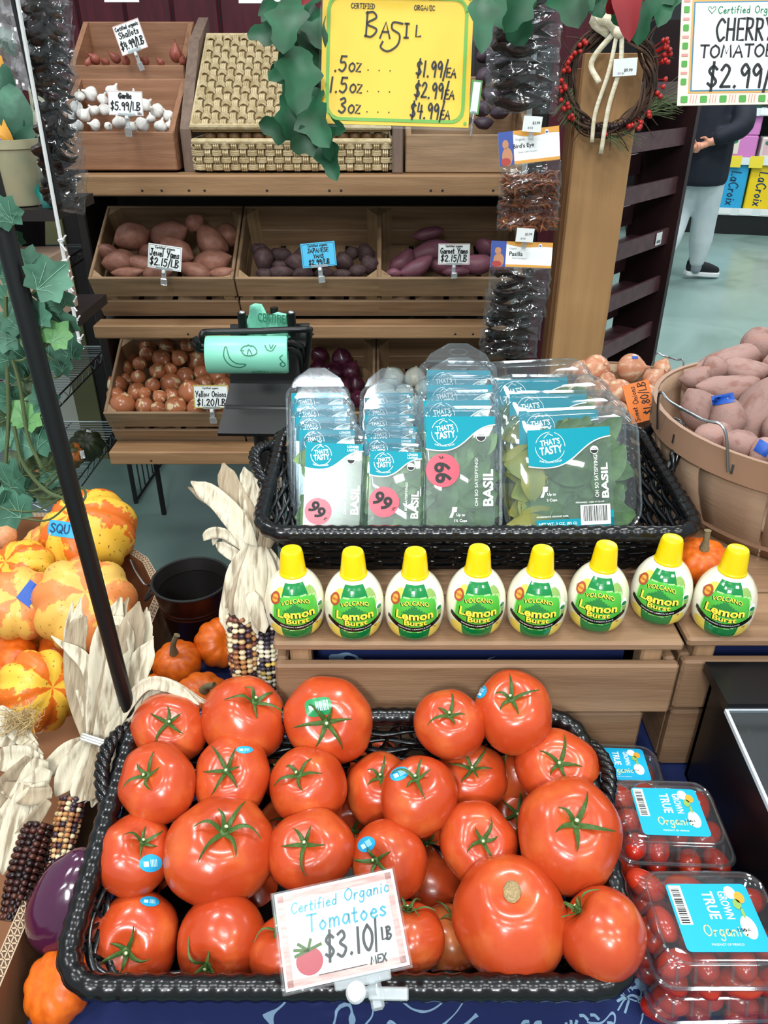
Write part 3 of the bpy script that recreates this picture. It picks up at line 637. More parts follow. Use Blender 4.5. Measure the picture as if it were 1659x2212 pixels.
# ------------------------------------------------------------------ price signs
def price_sign(label, ctr, wpx, hpx, roll, lines, paper=m_white, border=None, clip=True, D=None, Y=None, tilt=12, name='price_sign', clipdx=0, clen=1.0, cat='sign', group=None):
    c = PY(ctr[0], ctr[1], Y) if Y else P(ctr[0], ctr[1], D); d = DEP(c); w = wpx * d / FPX; h = hpx * d / FPX
    t = thing(name, label, cat, group=group); r = math.radians(roll); tl = math.radians(tilt)
    y0 = V((0, math.sin(tl), math.cos(tl))); x0 = V((1, 0, 0))
    orient(t, c, x0 * math.cos(r) + y0 * math.sin(r), -x0 * math.sin(r) + y0 * math.cos(r))
    mb = MB(); mb.box((0, 0, -.0012), (w, h, .002)); mb.build('card', paper, t)
    if border:
        mb = MB(); bw = border[1] * w; z = .0004
        for q in ((-w / 2, -h / 2, w / 2, -h / 2 + bw), (-w / 2, h / 2 - bw, w / 2, h / 2), (-w / 2, -h / 2 + bw, -w / 2 + bw, h / 2 - bw), (w / 2 - bw, -h / 2 + bw, w / 2, h / 2 - bw)): rect(mb, *q, z)
        if len(border) > 2:
            i = border[2] * w
            mb = MB()
            for q in ((-w / 2 + i, -h / 2 + i, w / 2 - i, -h / 2 + i + bw), (-w / 2 + i, h / 2 - i - bw, w / 2 - i, h / 2 - i), (-w / 2 + i, -h / 2 + i, -w / 2 + i + bw, h / 2 - i), (w / 2 - i - bw, -h / 2 + i, w / 2 - i, h / 2 - i)): rect(mb, *q, z)
        mb.build('border', border[0], t, smooth=0)
    groups = {}
    for ln in lines:
        s, x, y, sz, wt = ln[:5]; m = ln[5] if len(ln) > 5 else m_ink; sx = ln[6] if len(ln) > 6 else 1
        tw_ = sum(SF.get(c_, SF[' '])[0] + .16 for c_ in s) * sz * h * sx; sx *= min(1, .88 * w / tw_); groups.setdefault(m.name, (m, MB())); hand(groups[m.name][1], s, x * w, y * h, sz * h, wt * h, sx, .08, .0007, center=True)
    for m, mb in groups.values(): mb.build('lettering', m, t, smooth=0)
    if clip:
        mb = MB(); L = h * .62 * clen; dx = clipdx * w
        mb.box((dx, -h / 2 + .002, .003), (w * .5, h * .12, .004), b=.001); mb.box((dx, -h / 2 - L * .35, .0), (w * .13, L * .7, .006), b=.002)
        mb.box((dx + w * .02, -h / 2 - L * .85, .004), (w * .2, L * .5, .005), Matrix.Rotation(.3, 3, 'X'), b=.002); mb.build('clip', m_clip, t)
        mb = MB(); mb.box((dx, -h / 2 - h * .1, .006), (w * .1, h * .15, .008), b=.002); mb.build('clip_pin', m_whitep, t)
    return t
m_ybord = mat('olive_pen', '#b9a944', .6); m_pink = mat('pink_pen', '#d9a9a4', .6); m_teal = mat('teal_pen', '#1c8d96', .6); m_bluec = mat('bright_blue_card', '#3db6e0', .45); m_gpen = mat('green_pen', '#5c9d52', .6); m_navyink = mat('navy_ink', '#123a5c', .6)
price_sign('white Jewel Yams price card clipped to left yam crate', (356, 556), 72, 50, -8, [('Certified organic', 0, .33, .1, .02), ('Jewel Yams', 0, .02, .27, .045), ('$2.15/LB', 0, -.36, .3, .05)], Y=2.09, border=(m_ink, .006, .03))
price_sign('bright blue Japanese Yams price card on centre yam crate', (688, 550), 74, 50, 5, [('Certified organic', 0, .34, .1, .02), ('JAPANESE', 0, .1, .17, .035), ('YAMS', 0, -.13, .15, .035), ('$2.99/LB', 0, -.4, .2, .04)], paper=m_bluec, Y=2.09, border=(m_navyink, .008, .03))
price_sign('white Garnet Yams price card clipped to right yam crate', (981, 549), 68, 43, 0, [('Certified organic', 0, .34, .1, .02), ('Garnet Yams', 0, .04, .25, .045), ('$2.15/LB', 0, -.34, .3, .05)], Y=2.09, border=(m_pink, .012, .02))
price_sign('yellow-edged Yellow Onions price card beside the black dispenser', (456, 857), 76, 50, 0, [('Certified organic', 0, .34, .08, .015), ('Yellow Onions', 0, 0, .24, .035), ('$1.20/LB', 0, -.38, .28, .045)], Y=2.088, border=(m_ybord, .03))
price_sign('white Garlic price card standing in the garlic bin', (271, 223), 74, 48, -2, [('Garlic', 0, .2, .2, .06), ('$5.99/LB', 0, -.28, .32, .05), ('USA', .4, -.45, .09, .02)], Y=2.15, border=(m_pink, .01, .01), clipdx=.03, clen=1.3)
price_sign('tilted white Shallots price card above the shallot bin', (281, 80), 60, 58, 17, [('Certified organic', 0, .3, .12, .025), ('Shallots', 0, .04, .2, .035), ('$4.99/LB', 0, -.34, .26, .045)], Y=2.40, border=(m_pink, .02))
price_sign('small green-edged price card half hidden behind yellow sign', (1027, 210), 22, 66, -6, [], Y=2.14, border=(m_gpen, .15), clip=True)
price_sign('white card hanging at the very top behind the ivy leaves', (575, -8), 120, 26, 0, [], Y=2.55, clip=False)
price_sign('white card edge at the top above the shallot bin', (262, -6), 75, 18, 0, [], Y=2.5, clip=False)
# ------------------------------------------------------------------ timber post and spice rack
t = thing('timber_post', 'tan wooden post with a wreath, between stand and spice rack', 'post', (.53, 2.06, 0))
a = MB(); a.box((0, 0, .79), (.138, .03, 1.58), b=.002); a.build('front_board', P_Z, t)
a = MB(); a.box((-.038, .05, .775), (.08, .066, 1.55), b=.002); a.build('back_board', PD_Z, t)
rk = thing('spice_rack', 'dark brown empty spice rack with lipped shelves right of post', 'rack', (.61, 2.1, 0))
dirv = V((.21, .24, 0)).normalized(); nrm = V((dirv.y, -dirv.x, 0)); Lr = .335
def rbox(name, m, s0, s1, n0, n1, z0, z1, par=rk, b=.002):
    mb = MB(); q = [dirv * s + nrm * n for s, n in ((s0, n0), (s1, n0), (s1, n1), (s0, n1))]
    mb.hexa([p + V((0, 0, z0)) for p in q] + [p + V((0, 0, z1)) for p in q]); return mb.build(name, m, par)
m_pricetag = m_white
for k, py in enumerate((180, 290, 407, 528, 640, 747)):
    z = PY(1335, py, 2.12).z
    s_ = rbox('shelf', m_rack, 0, Lr, -.115, -.008, z - .04, z - .03); rbox('lip', m_rack, 0, Lr, -.008, 0, z - .042, z + .002, s_)
    rbox('back_rail', m_rack, 0, Lr, -.125, -.117, z - .0, z + .055)
for z in (.55, .42, .28, .14):
    s_ = rbox('shelf', m_rack, 0, Lr, -.115, -.008, z - .04, z - .03); rbox('lip', m_rack, 0, Lr, -.008, 0, z - .042, z + .002, s_)
rbox('end_panel', m_rackd, Lr, Lr + .022, -.13, .02, 0, 1.66); rbox('end_panel', m_rackd, -.02, -.001, -.13, .005, 0, 1.5)
c = PY(1397, 513, 2.31); t = thing('shelf_tag', 'small white barcode tag stuck on a spice rack lip', 'tag')
orient(t, V((.61, 2.1, 0)) + dirv * .265 + nrm * .003 + V((0, 0, PY(1335, 528, 2.12).z - .018)), dirv, (0, 0, 1))
a = MB(); a.box((0, 0, 0), (.036, .034, .001)); a.build('paper', m_white, t); a = MB(); barcode(a, -.013, -.012, .013, -.004, .0008); a.build('barcode', m_ink, t, smooth=0)

# ------------------------------------------------------------------ wreath
m_twig = mat('grapevine_twig', '#553c2c', .8, '#32231b', 30, rand=.1); m_berry = mat('red_berry', '#b3231f', .3); m_pine = mat('pine_needles', '#4d5a34', .7); m_ribb = clear('organza_ribbon', '#efe6cf', .05, .3, .4, .55); m_dberry = mat('dark_berry', '#2a161a', .4)
wc = PY(1316, 178, 2.0); wr = 92 / FPX * DEP(wc)
t = thing('grapevine_wreath', 'twig wreath with red berries and cream bow hung on the post', 'wreath', wc)
r = random.Random(4); a = MB()
for k in range(30):
    ph = r.uniform(0, 6.3); rad = wr * r.uniform(.86, 1.1); dz = r.uniform(-.012, .012); tw = r.uniform(2, 5); span = r.uniform(3.5, 6.6); n = 40
    a.tube([V(((rad + .008 * math.sin(tw * q)) * math.cos(ph + q), dz + .008 * math.cos(tw * q), (rad * 1.04 + .008 * math.sin(tw * q)) * math.sin(ph + q))) for q in [span * i / n for i in range(n + 1)]], r.uniform(.0016, .003), 5)
for k in range(26):
    an = r.uniform(0, 6.3); p = V((math.cos(an) * wr, -.012, math.sin(an) * wr)); d = V((math.cos(an + r.uniform(-1, 1.6)), r.uniform(-.4, .1), math.sin(an + r.uniform(-1, 1.6)))) * .05
    a.tube([p, p + d * .5 + V((0, 0, .004)), p + d], [.0016, .0013, .0008], 4)
a.build('twigs', m_twig, t, smooth=60)
for an0, spread, nb, rr in ((150, 18, 9, 1.08), (170, 8, 3, 1.12), (188, 10, 6, 1.12), (212, 12, 8, 1.12), (300, 6, 4, 1.04), (318, 10, 7, 1.16), (30, 10, 9, 1.36), (18, 10, 4, 1.22), (355, 10, 4, 1.18), (140, 8, 5, 1.05), (268, 4, 1, 1.1)):
    a = MB()
    for k in range(nb):
        an = math.radians(an0 + r.uniform(-spread, spread)); q = wr * (rr + r.uniform(-.05, .07)); a.ball((q * math.cos(an), -.022 + r.uniform(-.01, .01), q * math.sin(an)), .0055, 8, 6)
        a.tube([(q * math.cos(an), -.016, q * math.sin(an)), (wr * math.cos(an), 0, wr * math.sin(an))], .0008, 4)
    a.build('berry_cluster', m_berry, t, smooth=60)
a = MB()
for k in range(9):
    an = math.radians(255 + r.uniform(-25, 45)); a.ball((wr * .93 * math.cos(an), -.02, wr * .93 * math.sin(an)), .0055, 8, 6)
a.build('dark_berries', m_dberry, t, smooth=60)
for an0, rr, ln, nn_ in ((-28, 1.1, .07, 60), (200, .88, .05, 36), (285, 1.12, .05, 22), (215, .9, .04, 26)):
    a = MB()
    for k in range(nn_):
        an = math.radians(an0 + r.uniform(-14, 14)); p = V((wr * rr * math.cos(an), -.012, wr * rr * math.sin(an))); d = V((math.cos(math.radians(an0 + 40 + r.uniform(-30, 30))), r.uniform(-.4, .2), math.sin(math.radians(an0 + 40 + r.uniform(-30, 30))))) * ln
        a.tube([p, p + d], [.0009, .0004], 3)
    a.build('pine_sprig', m_pine, t)
m_ribd = mat('cream_ribbon', '#d9cca6', .4, '#efe6cf', 30, (1, 8, 8), spec=.6)
a = MB()
def strip(mb, pts, w, nrm_=V((0, -1, 0))):
    pts = crv(pts, 6); vs = []
    for i, p in enumerate(pts):
        d = pts[min(i + 1, len(pts) - 1)] - pts[max(i - 1, 0)]; sd = d.cross(nrm_); sd = sd.normalized() * w / 2 if sd.length > 1e-9 else V((w / 2, 0, 0)); vs += [p - sd, p + sd]
    mb.add(vs, [(2 * i, 2 * i + 2, 2 * i + 3, 2 * i + 1) for i in range(len(pts) - 1)])
k = wr
a.ball((.0, -.028, k * 1.0), (.016, .012, .014), 10, 8)
strip(a, [(.0, -.03, k), (-.03, -.04, k * 1.25), (-.055, -.03, k * 1.22), (-.02, -.028, k)], .028); strip(a, [(0, -.03, k), (.02, -.04, k * 1.38), (.01, -.03, k * 1.45), (0, -.026, k * 1.05)], .026)
strip(a, [(-.004, -.03, k), (-.012, -.03, .02), (-.03, -.028, -.06), (-.03, -.03, -k * 1.25)], .009); strip(a, [(.006, -.03, k), (.012, -.03, .03), (-.002, -.03, -.05), (-.006, -.03, -k * 1.5)], .010)
strip(a, [(-.01, -.03, k), (-.05, -.02, .04), (-.03, -.03, .0)], .012)
a.build('bow', m_ribd, t, solid=.0006)
a = MB(); a.box((.022, -.034, .03), (.052, .001, .034), Matrix.Rotation(-.06, 3, 'Y')); a.build('price_tag', m_white, t)
a = MB(); put_text(a, '$9.99', .03, .024, .007, .01, z=.0346, fn=lambda p: V((p.x, -p.z - .0005, p.y))); put_text(a, '|||| || ||||', .014, .018, .004, .01, z=.0346, fn=lambda p: V((p.x, -p.z - .0005, p.y))); a.build('lettering', m_ink, t, smooth=0)

# ------------------------------------------------------------------ dried chile bags on clip strips
m_bag = clear('cellophane', '#f4f6f7', .05, .42, .08, .012); m_pod = mat('black_dried_chile', '#15100f', .3, '#2a1b16', 14, rand=.1, bump=.5, bscale=40, spec=.6); m_redpod = mat('red_dried_chile', '#67301f', .4, '#8f542c', 90, rand=.2, lo=.4, hi=.6)
m_orange = mat('orange_print', '#d99a3a', .5); m_bprint = mat('blue_print', '#2b4a9a', .5); m_skinp = mat('tan_print', '#b9805a', .5); m_redp = mat('red_print', '#a8322a', .5); m_grey = mat('grey_ink', '#8b8f92', .6); m_strip = mat('hang_strip', '#d8dad8', .4); m_yellowp = mat('yellow_print', '#e0b450', .5)
def chile_bag(label, ctr, wpx, hpx, Y, kind, header=None, group=None, pitch=10, roll=0, n=None, seed=1):
    c = PY(ctr[0], ctr[1], Y); d = DEP(c); w = wpx * d / FPX; h = hpx * d / FPX; r = random.Random(seed)
    t = thing('chile_bag', label, 'bag', group=group); rl = math.radians(roll); p = math.radians(pitch)
    y0 = V((0, math.sin(p), math.cos(p))); orient(t, c, V((math.cos(rl), 0, math.sin(rl))), y0 + V((-math.sin(rl), 0, 0)))
    o = V((r.uniform(0, 40), 0, 0))
    def pouch(sgn):
        def fn(u, v):
            x = (u - .5) * w * (1 + .05 * noise.noise(V((v * 5, u * 2, 1)) + o)); y = (v - .5) * h
            e = (max(0, 1 - (2 * u - 1) ** 4) * max(0, 1 - (2 * v - 1) ** 4)) ** .6
            return V((x, y, sgn * .018 * e + .008 * e * noise.noise(V((u * 5, v * 4, sgn)) + o) + .0022 * noise.noise(V((u * 12, v * 9, sgn)) + o)))
        return fn
    a = MB(); a.grid(pouch(1), 22, 16); a.grid(pouch(-1), 22, 16); a.build('pouch', m_bag, t, norm=False, smooth=25)
    a = MB()
    if kind == 'red':
        for k in range(n or 150):
            x, y = r.uniform(-.44, .44) * w, r.uniform(-.46, .1) * h; an = r.uniform(0, 3.14); L = r.uniform(.009, .016); z = r.uniform(-.012, .012); dx, dy = math.cos(an) * L, math.sin(an) * L * .6
            a.tube([(x - dx, y - dy, z), (x, y + .003, z + .002), (x + dx, y + dy, z)], [.001, .003, .0008], 5)
    else:
        for k in range(n or 5):
            y = (-.3 + .5 * k / max(1, (n or 5) - 1)) * h; x0 = r.uniform(-.47, -.38) * w; x1 = r.uniform(.3, .46) * w; z = r.uniform(-.008, .010); m_ = 14; ph = r.uniform(0, 6); R_ = r.uniform(.015, .019) * (1 if h > .06 else .85)
            pts = [V((x0 + (x1 - x0) * i / m_, y + .006 * math.sin(i * .5 + ph), z + .003 * math.sin(i * .9 + ph))) for i in range(m_ + 1)]
            rs = [R_ * (.12 if i == 0 else (1 - (i / m_) ** 2.2 * .9)) * (1 + .25 * noise.noise(V((i * .8, ph, 0)))) for i in range(m_ + 1)]
            a.tube(pts, rs, 9, flat=.55)
    a.build('dried_chiles', m_redpod if kind == 'red' else m_pod, t, smooth=60)
    if header:
        hh = header[1] * d / FPX; y1 = h / 2 + hh; zb = .0
        a = MB(); a.box((0, h / 2 + hh / 2 - .002, zb), (w * .98, hh, .0016)); hd = a.build('header_card', m_white, t)
        z = zb + .0012; L_ = -w * .49; Rr = w * .49; B = h / 2 - .002; T = y1 - .002
        a = MB(); rect(a, L_, B, L_ + w * .24, T, z); a.build('picture_panel', m_bprint, hd, smooth=0)
        a = MB(); disc(a, L_ + w * .11, B + hh * .62, w * .05, hh * .14, z + .0004); disc(a, L_ + w * .13, B + hh * .25, w * .085, hh * .28, z + .0004); a.build('figure', m_skinp, hd, smooth=0)
        a = MB(); disc(a, L_ + w * .10, B + hh * .10, w * .08, hh * .12, z + .0006); a.build('figure_skirt', m_redp, hd, smooth=0)
        a = MB(); n_ = 12
        a.add([V((L_ + w * .24 + (Rr - L_ - w * .24) * i / n_, T, z)) for i in range(n_ + 1)] + [V((L_ + w * .24 + (Rr - L_ - w * .24) * i / n_, T - hh * (.10 + .14 * (i / n_) + .06 * math.sin(i / n_ * 5)), z)) for i in range(n_ + 1)], [(i, i + 1, n_ + 2 + i, n_ + 1 + i) for i in range(n_)])
        rect(a, L_ + w * .24, B, Rr, B + hh * .1, z); a.build('orange_band', m_orange, hd, smooth=0)
        a = MB(); put_text(a, header[0], L_ + w * .26 + w * .14, B + hh * .52, hh * .17, .015, z=z + .0003); a.build('lettering', m_ink, hd, smooth=0)
        a = MB(); put_text(a, 'Organic', L_ + w * .26 + w * .09, B + hh * .72, hh * .09, .0, z=z + .0003); put_text(a, 'Dried Chile Peppers', L_ + w * .26 + w * .2, B + hh * .34, hh * .07, .0, z=z + .0003); a.build('small_print', m_grey, hd, smooth=0)
        a = MB(); disc(a, Rr - w * .2, T - hh * .14, w * .03, hh * .08, z + .0006); a.build('emblem', m_white, hd, smooth=0)
        a = MB(); disc(a, Rr - w * .2, T - hh * .14, w * .022, hh * .03, z + .0009); a.build('emblem_mark', m_bprint, hd, smooth=0)
    return t
G1 = 'black chile bags at top of the clip strip'
for k, y in enumerate((-20, 34, 90, 148, 205)):
    chile_bag('clear bag of %s black dried chiles, %s from top of hanging strip' % (('flat', 'wide', 'long', 'glossy', 'wrinkled')[k], ORD[k]), (1138 - k * 3, y), 158, 76, 1.84 + .012 * k, 'black', pitch=18, n=3, seed=20 + k, group=G1, roll=(-3, 4, -2, 3, 0)[k])
for k, y in enumerate((382, 424, 465)):
    chile_bag('clear bag of small red dried chiles, %s' % ('topmost with the printed header card', 'middle of the three red bags', 'lowest of the three red bags')[k], (1146 - k * 3, y), 132, (60, 52, 62)[k], 1.84 + .015 * k, 'red', ("Bird's Eye", 66) if k == 0 else None, 'red chile bags on the strip', 14, 6 - k * 3, 170, 40 + k)
for k, y in enumerate((610, 655, 698, 742)):
    chile_bag('clear bag of black dried chiles, %s' % ('topmost, under the Pasilla header card', 'second below the Pasilla header card', 'third below the Pasilla header card', 'lowest, just above the basil packs')[k], (1122 - k * 8, y), 134 - k * 3, 66, 1.84 + .015 * k, 'black', ('Pasilla', 52) if k == 0 else None, 'black chile bags under the Pasilla header', 16, (-2, 3, -3, 2)[k], 3, 60 + k)
t = thing('clip_strip', 'pale hanging clip strip carrying the chile bags beside the post', 'hanging strip', PY(1140, 0, 1.9)); o_ = -PY(1140, 0, 1.9)
p0, p1 = PY(1150, -120, 1.9), PY(1122, 720, 1.92)
a = MB(); a.box((p0 + p1) / 2 + o_, (.012, .002, (p0 - p1).length)); a.build('strip', m_strip, t)
for q in ((1150, 268), (1134, 508)):
    b_ = PY(q[0], q[1], 1.84); a = MB(); a.box(b_ + o_, (.040, .002, .03), Matrix.Rotation(.06, 3, 'Y')); tg = a.build('price_tag', m_white, t)
    a = MB(); put_text(a, '$3.99', b_.x + .008 + o_.x, b_.z + o_.z + .002, .006, .01, z=-b_.y - o_.y + .0018, fn=lambda p: V((p.x, -p.z, p.y))); put_text(a, '||| || |||', b_.x + o_.x - .004, b_.z + o_.z - .007, .004, .02, z=-b_.y - o_.y + .0018, fn=lambda p: V((p.x, -p.z, p.y))); a.build('lettering', m_ink, tg, smooth=0)
    a = MB(); a.box(b_ + o_ + V((0, .004, -.020)), (.012, .006, .022), b=.002); a.build('hook', m_clip, t)

# ------------------------------------------------------------------ produce bag dispenser
m_bagg = mat('mint_bag_film', '#8fe0c4', .35, '#7fd4b6', 4, spec=.5); m_gprint = mat('green_print', '#2d7a5c', .5)
dc = PY(575, 800, 1.46); t = thing('bag_dispenser', 'black metal produce bag dispenser on a post between onion crates and basil', 'bag dispenser', dc)
def dl(px, py, y): return PY(px, py, y) - dc
a = MB(); q = [dl(470, 936, 1.40), dl(632, 938, 1.40), dl(668, 830, 1.47), dl(497, 828, 1.47)]; a.hexa([p - V((0, 0, .006)) for p in q] + q); a.build('base_tray', m_black, t)
a = MB(); q = [dl(497, 830, 1.472), dl(668, 832, 1.472), dl(668, 700, 1.50), dl(497, 702, 1.50)]; a.hexa([p + V((0, .006, 0)) for p in q] + q); a.build('back_plate', m_black, t)
a = MB(); a.tube([dl(488, 880, 1.44), dl(640, 882, 1.44)], .006, 8); a.tube([dl(486, 897, 1.43), dl(640, 899, 1.43)], .005, 8); a.build('tear_bar', m_black, t)
a = MB(); a.tube(crv([dl(420, 728, 1.36), dl(428, 742, 1.36), dl(445, 748, 1.37), dl(600, 740, 1.38), dl(640, 744, 1.40), dl(655, 760, 1.43), dl(660, 840, 1.46)], 6), .0058, 8)
a.tube(crv([dl(416, 736, 1.36), dl(426, 750, 1.36), dl(445, 756, 1.37), dl(600, 752, 1.38), dl(636, 756, 1.40), dl(650, 775, 1.43), dl(655, 835, 1.46)], 6), .0058, 8); a.build('roll_arm', m_black, t, smooth=60)
a = MB(); a.tube(crv([dl(436, 745, 1.38), dl(437, 722, 1.38), dl(455, 717, 1.39), dl(560, 715, 1.40), dl(658, 712, 1.40), dl(668, 722, 1.42), dl(660, 800, 1.44), dl(652, 840, 1.46)], 6), .006, 8); a.build('front_wire', m_black, t, smooth=60)
for px in (524, 630):
    a = MB(); a.tube([dl(px + 2, 722, 1.45), dl(px - 2, 676, 1.44)], .0085, 10); pg = a.build('peg', m_black, t)
    a = MB(); a.ball(dl(px - 2, 675, 1.438), (.006, .006, .004), 8, 6); a.build('peg_tip', m_silver, pg)
a = MB(); a.tube([dl(595, 702, 1.49), dl(592, 664, 1.49)], .008, 10); a.build('peg', m_black, t)
a = MB(); a.tube([dl(560, 900, 1.49), V((dl(560, 900, 1.49).x, 1.49 - dc.y, -dc.z))], .016, 12); a.build('post', m_dark, t)
a = MB(); a.lathe([(.16, -dc.z), (.16, -dc.z + .012), (.02, -dc.z + .03)], 24); a.build('foot', m_black, t)
# the roll in front
p0, p1 = PY(447, 766, 1.375), PY(622, 766, 1.385); rc = (p0 + p1) / 2; Lr2 = (p1 - p0).length; rr_ = 40 / FPX * DEP(rc)
t = thing('bag_roll', 'mint green roll of produce bags printed with fruit outlines', 'bag roll'); orient(t, rc, p1 - p0, (0, -1, 0))
a = MB(); a.lathe([(rr_ * .3, -Lr2 / 2), (rr_ * .96, -Lr2 / 2), (rr_, -Lr2 / 2 + .003), (rr_, Lr2 / 2 - .003), (rr_ * .96, Lr2 / 2), (rr_ * .3, Lr2 / 2)], 40, lambda p, an, i: V((p.z, p.x, p.y)), close=False); a.build('film', m_bagg, t)
a = MB(); a.lathe([(rr_ * .28, -Lr2 / 2 + .004), (rr_ * .28, Lr2 / 2 - .004)], 16, lambda p, an, i: V((p.z, p.x, p.y)), close=False); a.build('core', mat('card_core', '#8a7458', .8), t)
def onroll(p): an = p.y / rr_; return V((p.x, (rr_ + .0006) * math.cos(an), (rr_ + .0006) * math.sin(an)))
a = MB(); kk = Lr2 / 175
def rl(pts, w=2.2): 
    q = crv([((x - 534) * kk, (772 - y) * kk) for x, y in pts], 6); ribbon2 = MB(); ribbon(ribbon2, q, w * kk); a.add([onroll(V(v)) for v in ribbon2.v], ribbon2.f)
rl([(490, 800), (488, 780), (500, 762), (520, 756), (533, 764), (514, 766), (500, 778), (494, 800), (490, 800)])
rl([(530, 768 + 25), (524, 782 + 12), (532, 803), (550, 803), (558, 790), (548, 783), (532, 784), (524, 794)]); rl([(538, 786), (541, 796), (547, 786)]); rl([(536, 803), (540, 806), (546, 802)])
rl([(612, 770), (606, 764), (612, 758), (617, 764), (612, 770), (606, 778), (612, 784)]); rl([(575, 805), (580, 795), (590, 793), (598, 805)]); rl([(585, 806), (588, 798), (592, 806)])
rl([(546, 728), (546, 742), (575, 742), (575, 728), (546, 728)], 1.5); rl([(560, 728), (560, 742)], 1.5); rl([(563, 740), (568, 732), (572, 740)], 1.5); rl([(585, 740), (590, 734), (594, 740), (600, 735), (606, 740)], 1.5); rl([(548, 733), (557, 733)], 1.5); rl([(548, 738), (557, 738)], 1.5)
a.build('print', m_gprint, t, smooth=0)
# loose bag standing up behind
t = thing('produce_bag', 'crumpled mint green bag end sticking up behind dispenser pegs', 'bag', PY(580, 690, 1.47)); o_ = PY(580, 690, 1.47)
pl = [(527, 712), (537, 680), (540, 660), (552, 653), (565, 657), (572, 672), (578, 682), (600, 672), (622, 680), (628, 700), (622, 720)]
a = MB(); qs = [PY(x, y, 1.47 + .006 * math.sin(i * 2.1)) - o_ for i, (x, y) in enumerate(pl)]; bt = [PY(x, 730, 1.475) - o_ for x, y in pl]
n = len(qs); rows = 6; vs = []
for j in range(rows + 1):
    for i in range(n): p = bt[i].lerp(qs[i], j / rows); vs.append(p + V((0, .006 * math.sin(i * 1.7 + j), 0)))
a.add(vs, [(j * n + i, j * n + i + 1, (j + 1) * n + i + 1, (j + 1) * n + i) for j in range(rows) for i in range(n - 1)]); a.build('film', m_bagg, t, solid=.0006)
a = MB(); b0 = PY(592, 688, 1.455) - o_; put_text(a, 'CERTIFIED', b0.x, b0.z, .017, .02, w=.062, z=-b0.y, fn=lambda p: V((p.x, -p.z, p.y)), rot=-.08); a.build('lettering', m_gprint, t, smooth=0)

# ------------------------------------------------------------------ drinks shelving across the aisle
sh = thing('drinks_shelf', 'white lit shelving of boxed drinks across the aisle', 'shelving')
tilt_ = V((math.cos(math.radians(-15)), math.sin(math.radians(-15)), 0)); orient(sh, (3.45 - .62 * tilt_.x, 8.75 - .62 * tilt_.y, 0), tilt_, V((0, 0, 1)).cross(tilt_))
SHM = sh.matrix_world.copy()
m_shw = mat('shelf_white', '#dfe9ea', .4); m_kick = mat('kick_black', '#0b0c0e', .4); m_ytag = mat('yellow_tag', '#f0d93c', .5)
def sbox(name, m, c, d, par=sh, b=0): mb = MB(); mb.box(c, d, b=b); return mb.build(name, m, par)
sbox('kick_base', m_kick, (1.3, .3, .11), (2.8, .6, .22)); sbox('back_panel', mat('shelf_dark', '#23282b', .7), (1.3, .62, 1.1), (2.8, .04, 2.2)); sbox('end_upright', m_shw, (.62, .3, 1.4), (.04, .6, 1.9))
SZ = (.25, .74, 1.19)
for z in SZ:
    s_ = sbox('shelf', m_shw, (1.66, .3, z - .015), (2.05, .6, .03)); sbox('price_rail', m_shw, (1.66, -.012, z - .02), (2.05, .02, .07), s_)
    for k in range(7): sbox('shelf_tag', m_ytag if z == .74 else m_white, (.80 + .21 * k, -.026, z - (.025 if z == .74 else .02)), (.13, .004, .11 if z == .74 else .05), s_)
def carton(label, x, z, w, h, col, txt=None, tcol=m_navyink, d=.25, cat='box', y=.14, band=None, vert=True):
    t = thing('drink_carton', label, cat, group='boxed drinks on the far shelf'); t.matrix_world = SHM @ Matrix.Translation((x, y, z))
    mb = MB(); mb.box((0, 0, h / 2), (w, d, h), b=.012); mb.build('carton', col, t)
    f = lambda p: V((p.x, -d / 2 - .002 - p.z, p.y + h / 2))
    if txt:
        mb = MB()
        if vert: hand(mb, txt, -h * .34, -w * .16, w * .36, .012, 1.0, .1, fn=lambda p: V((p.y, -p.x, 0))); mb.v = [tuple(f(V(v))) for v in mb.v]
        else: hand(mb, txt, -w * .3, -h * .1, h * .2, .012); mb.v = [tuple(f(V(v))) for v in mb.v]
        mb.build('lettering', tcol, t, smooth=0)
    if band:
        mb = MB(); rect(mb, -w * .42, -h * .3, -w * .08, h * .42, fn=f); mb.build('picture_panel', band, t, smooth=0)
        mb = MB(); disc(mb, -w * .25, h * .25, w * .12, h * .1, -.001, fn=lambda p: f(V((p.x, p.y, .002)))); mb.build('fruit_picture', m_gprint, t, smooth=0)
m_cy = mat('cyan_carton', '#2aa6d8', .4); m_ye = mat('yellow_carton', '#f2cf17', .4); m_pk = mat('coral_carton', '#e88a80', .4); m_mg = mat('pink_carton', '#cf7fc0', .4); m_gw = mat('green_white_carton', '#b9d8a4', .4); m_pw = mat('pale_carton', '#e3dfd6', .4); m_pu = mat('purple_carton', '#8a3f86', .4); m_cr = mat('cream_print', '#dfd6c6', .5); m_dgr = mat('dark_green_glass', '#1d4a34', .2)
carton('cyan drinks carton with cursive lettering, left end of lower shelf', .84, SZ[0], .25, .44, m_cy, 'LaCroix')
carton('yellow drinks carton with cursive lettering, beside the cyan carton', 1.11, SZ[0], .25, .44, m_ye, 'LaCroix')
carton('coral pink drinks carton at right edge of lower shelf', 1.40, SZ[0], .26, .37, m_pk, 'LaCroix', tcol=mat('plum_ink', '#7a3b5a', .5))
carton('coral carton partly cut by the frame on lower shelf', 1.70, SZ[0], .26, .37, m_pk)
carton('pink fruit drinks carton, lower of two stacked on middle shelf', .84, SZ[1], .3, .215, m_mg, band=m_cr)
carton('pink fruit drinks carton, upper of two stacked on middle shelf', .84, SZ[1] + .215, .3, .215, m_mg, band=m_cr)
carton('pale carton with rainbow print on the middle shelf', 1.15, SZ[1], .24, .2, m_pw, band=mat('rainbow_print', '#d7b0b8', .5))
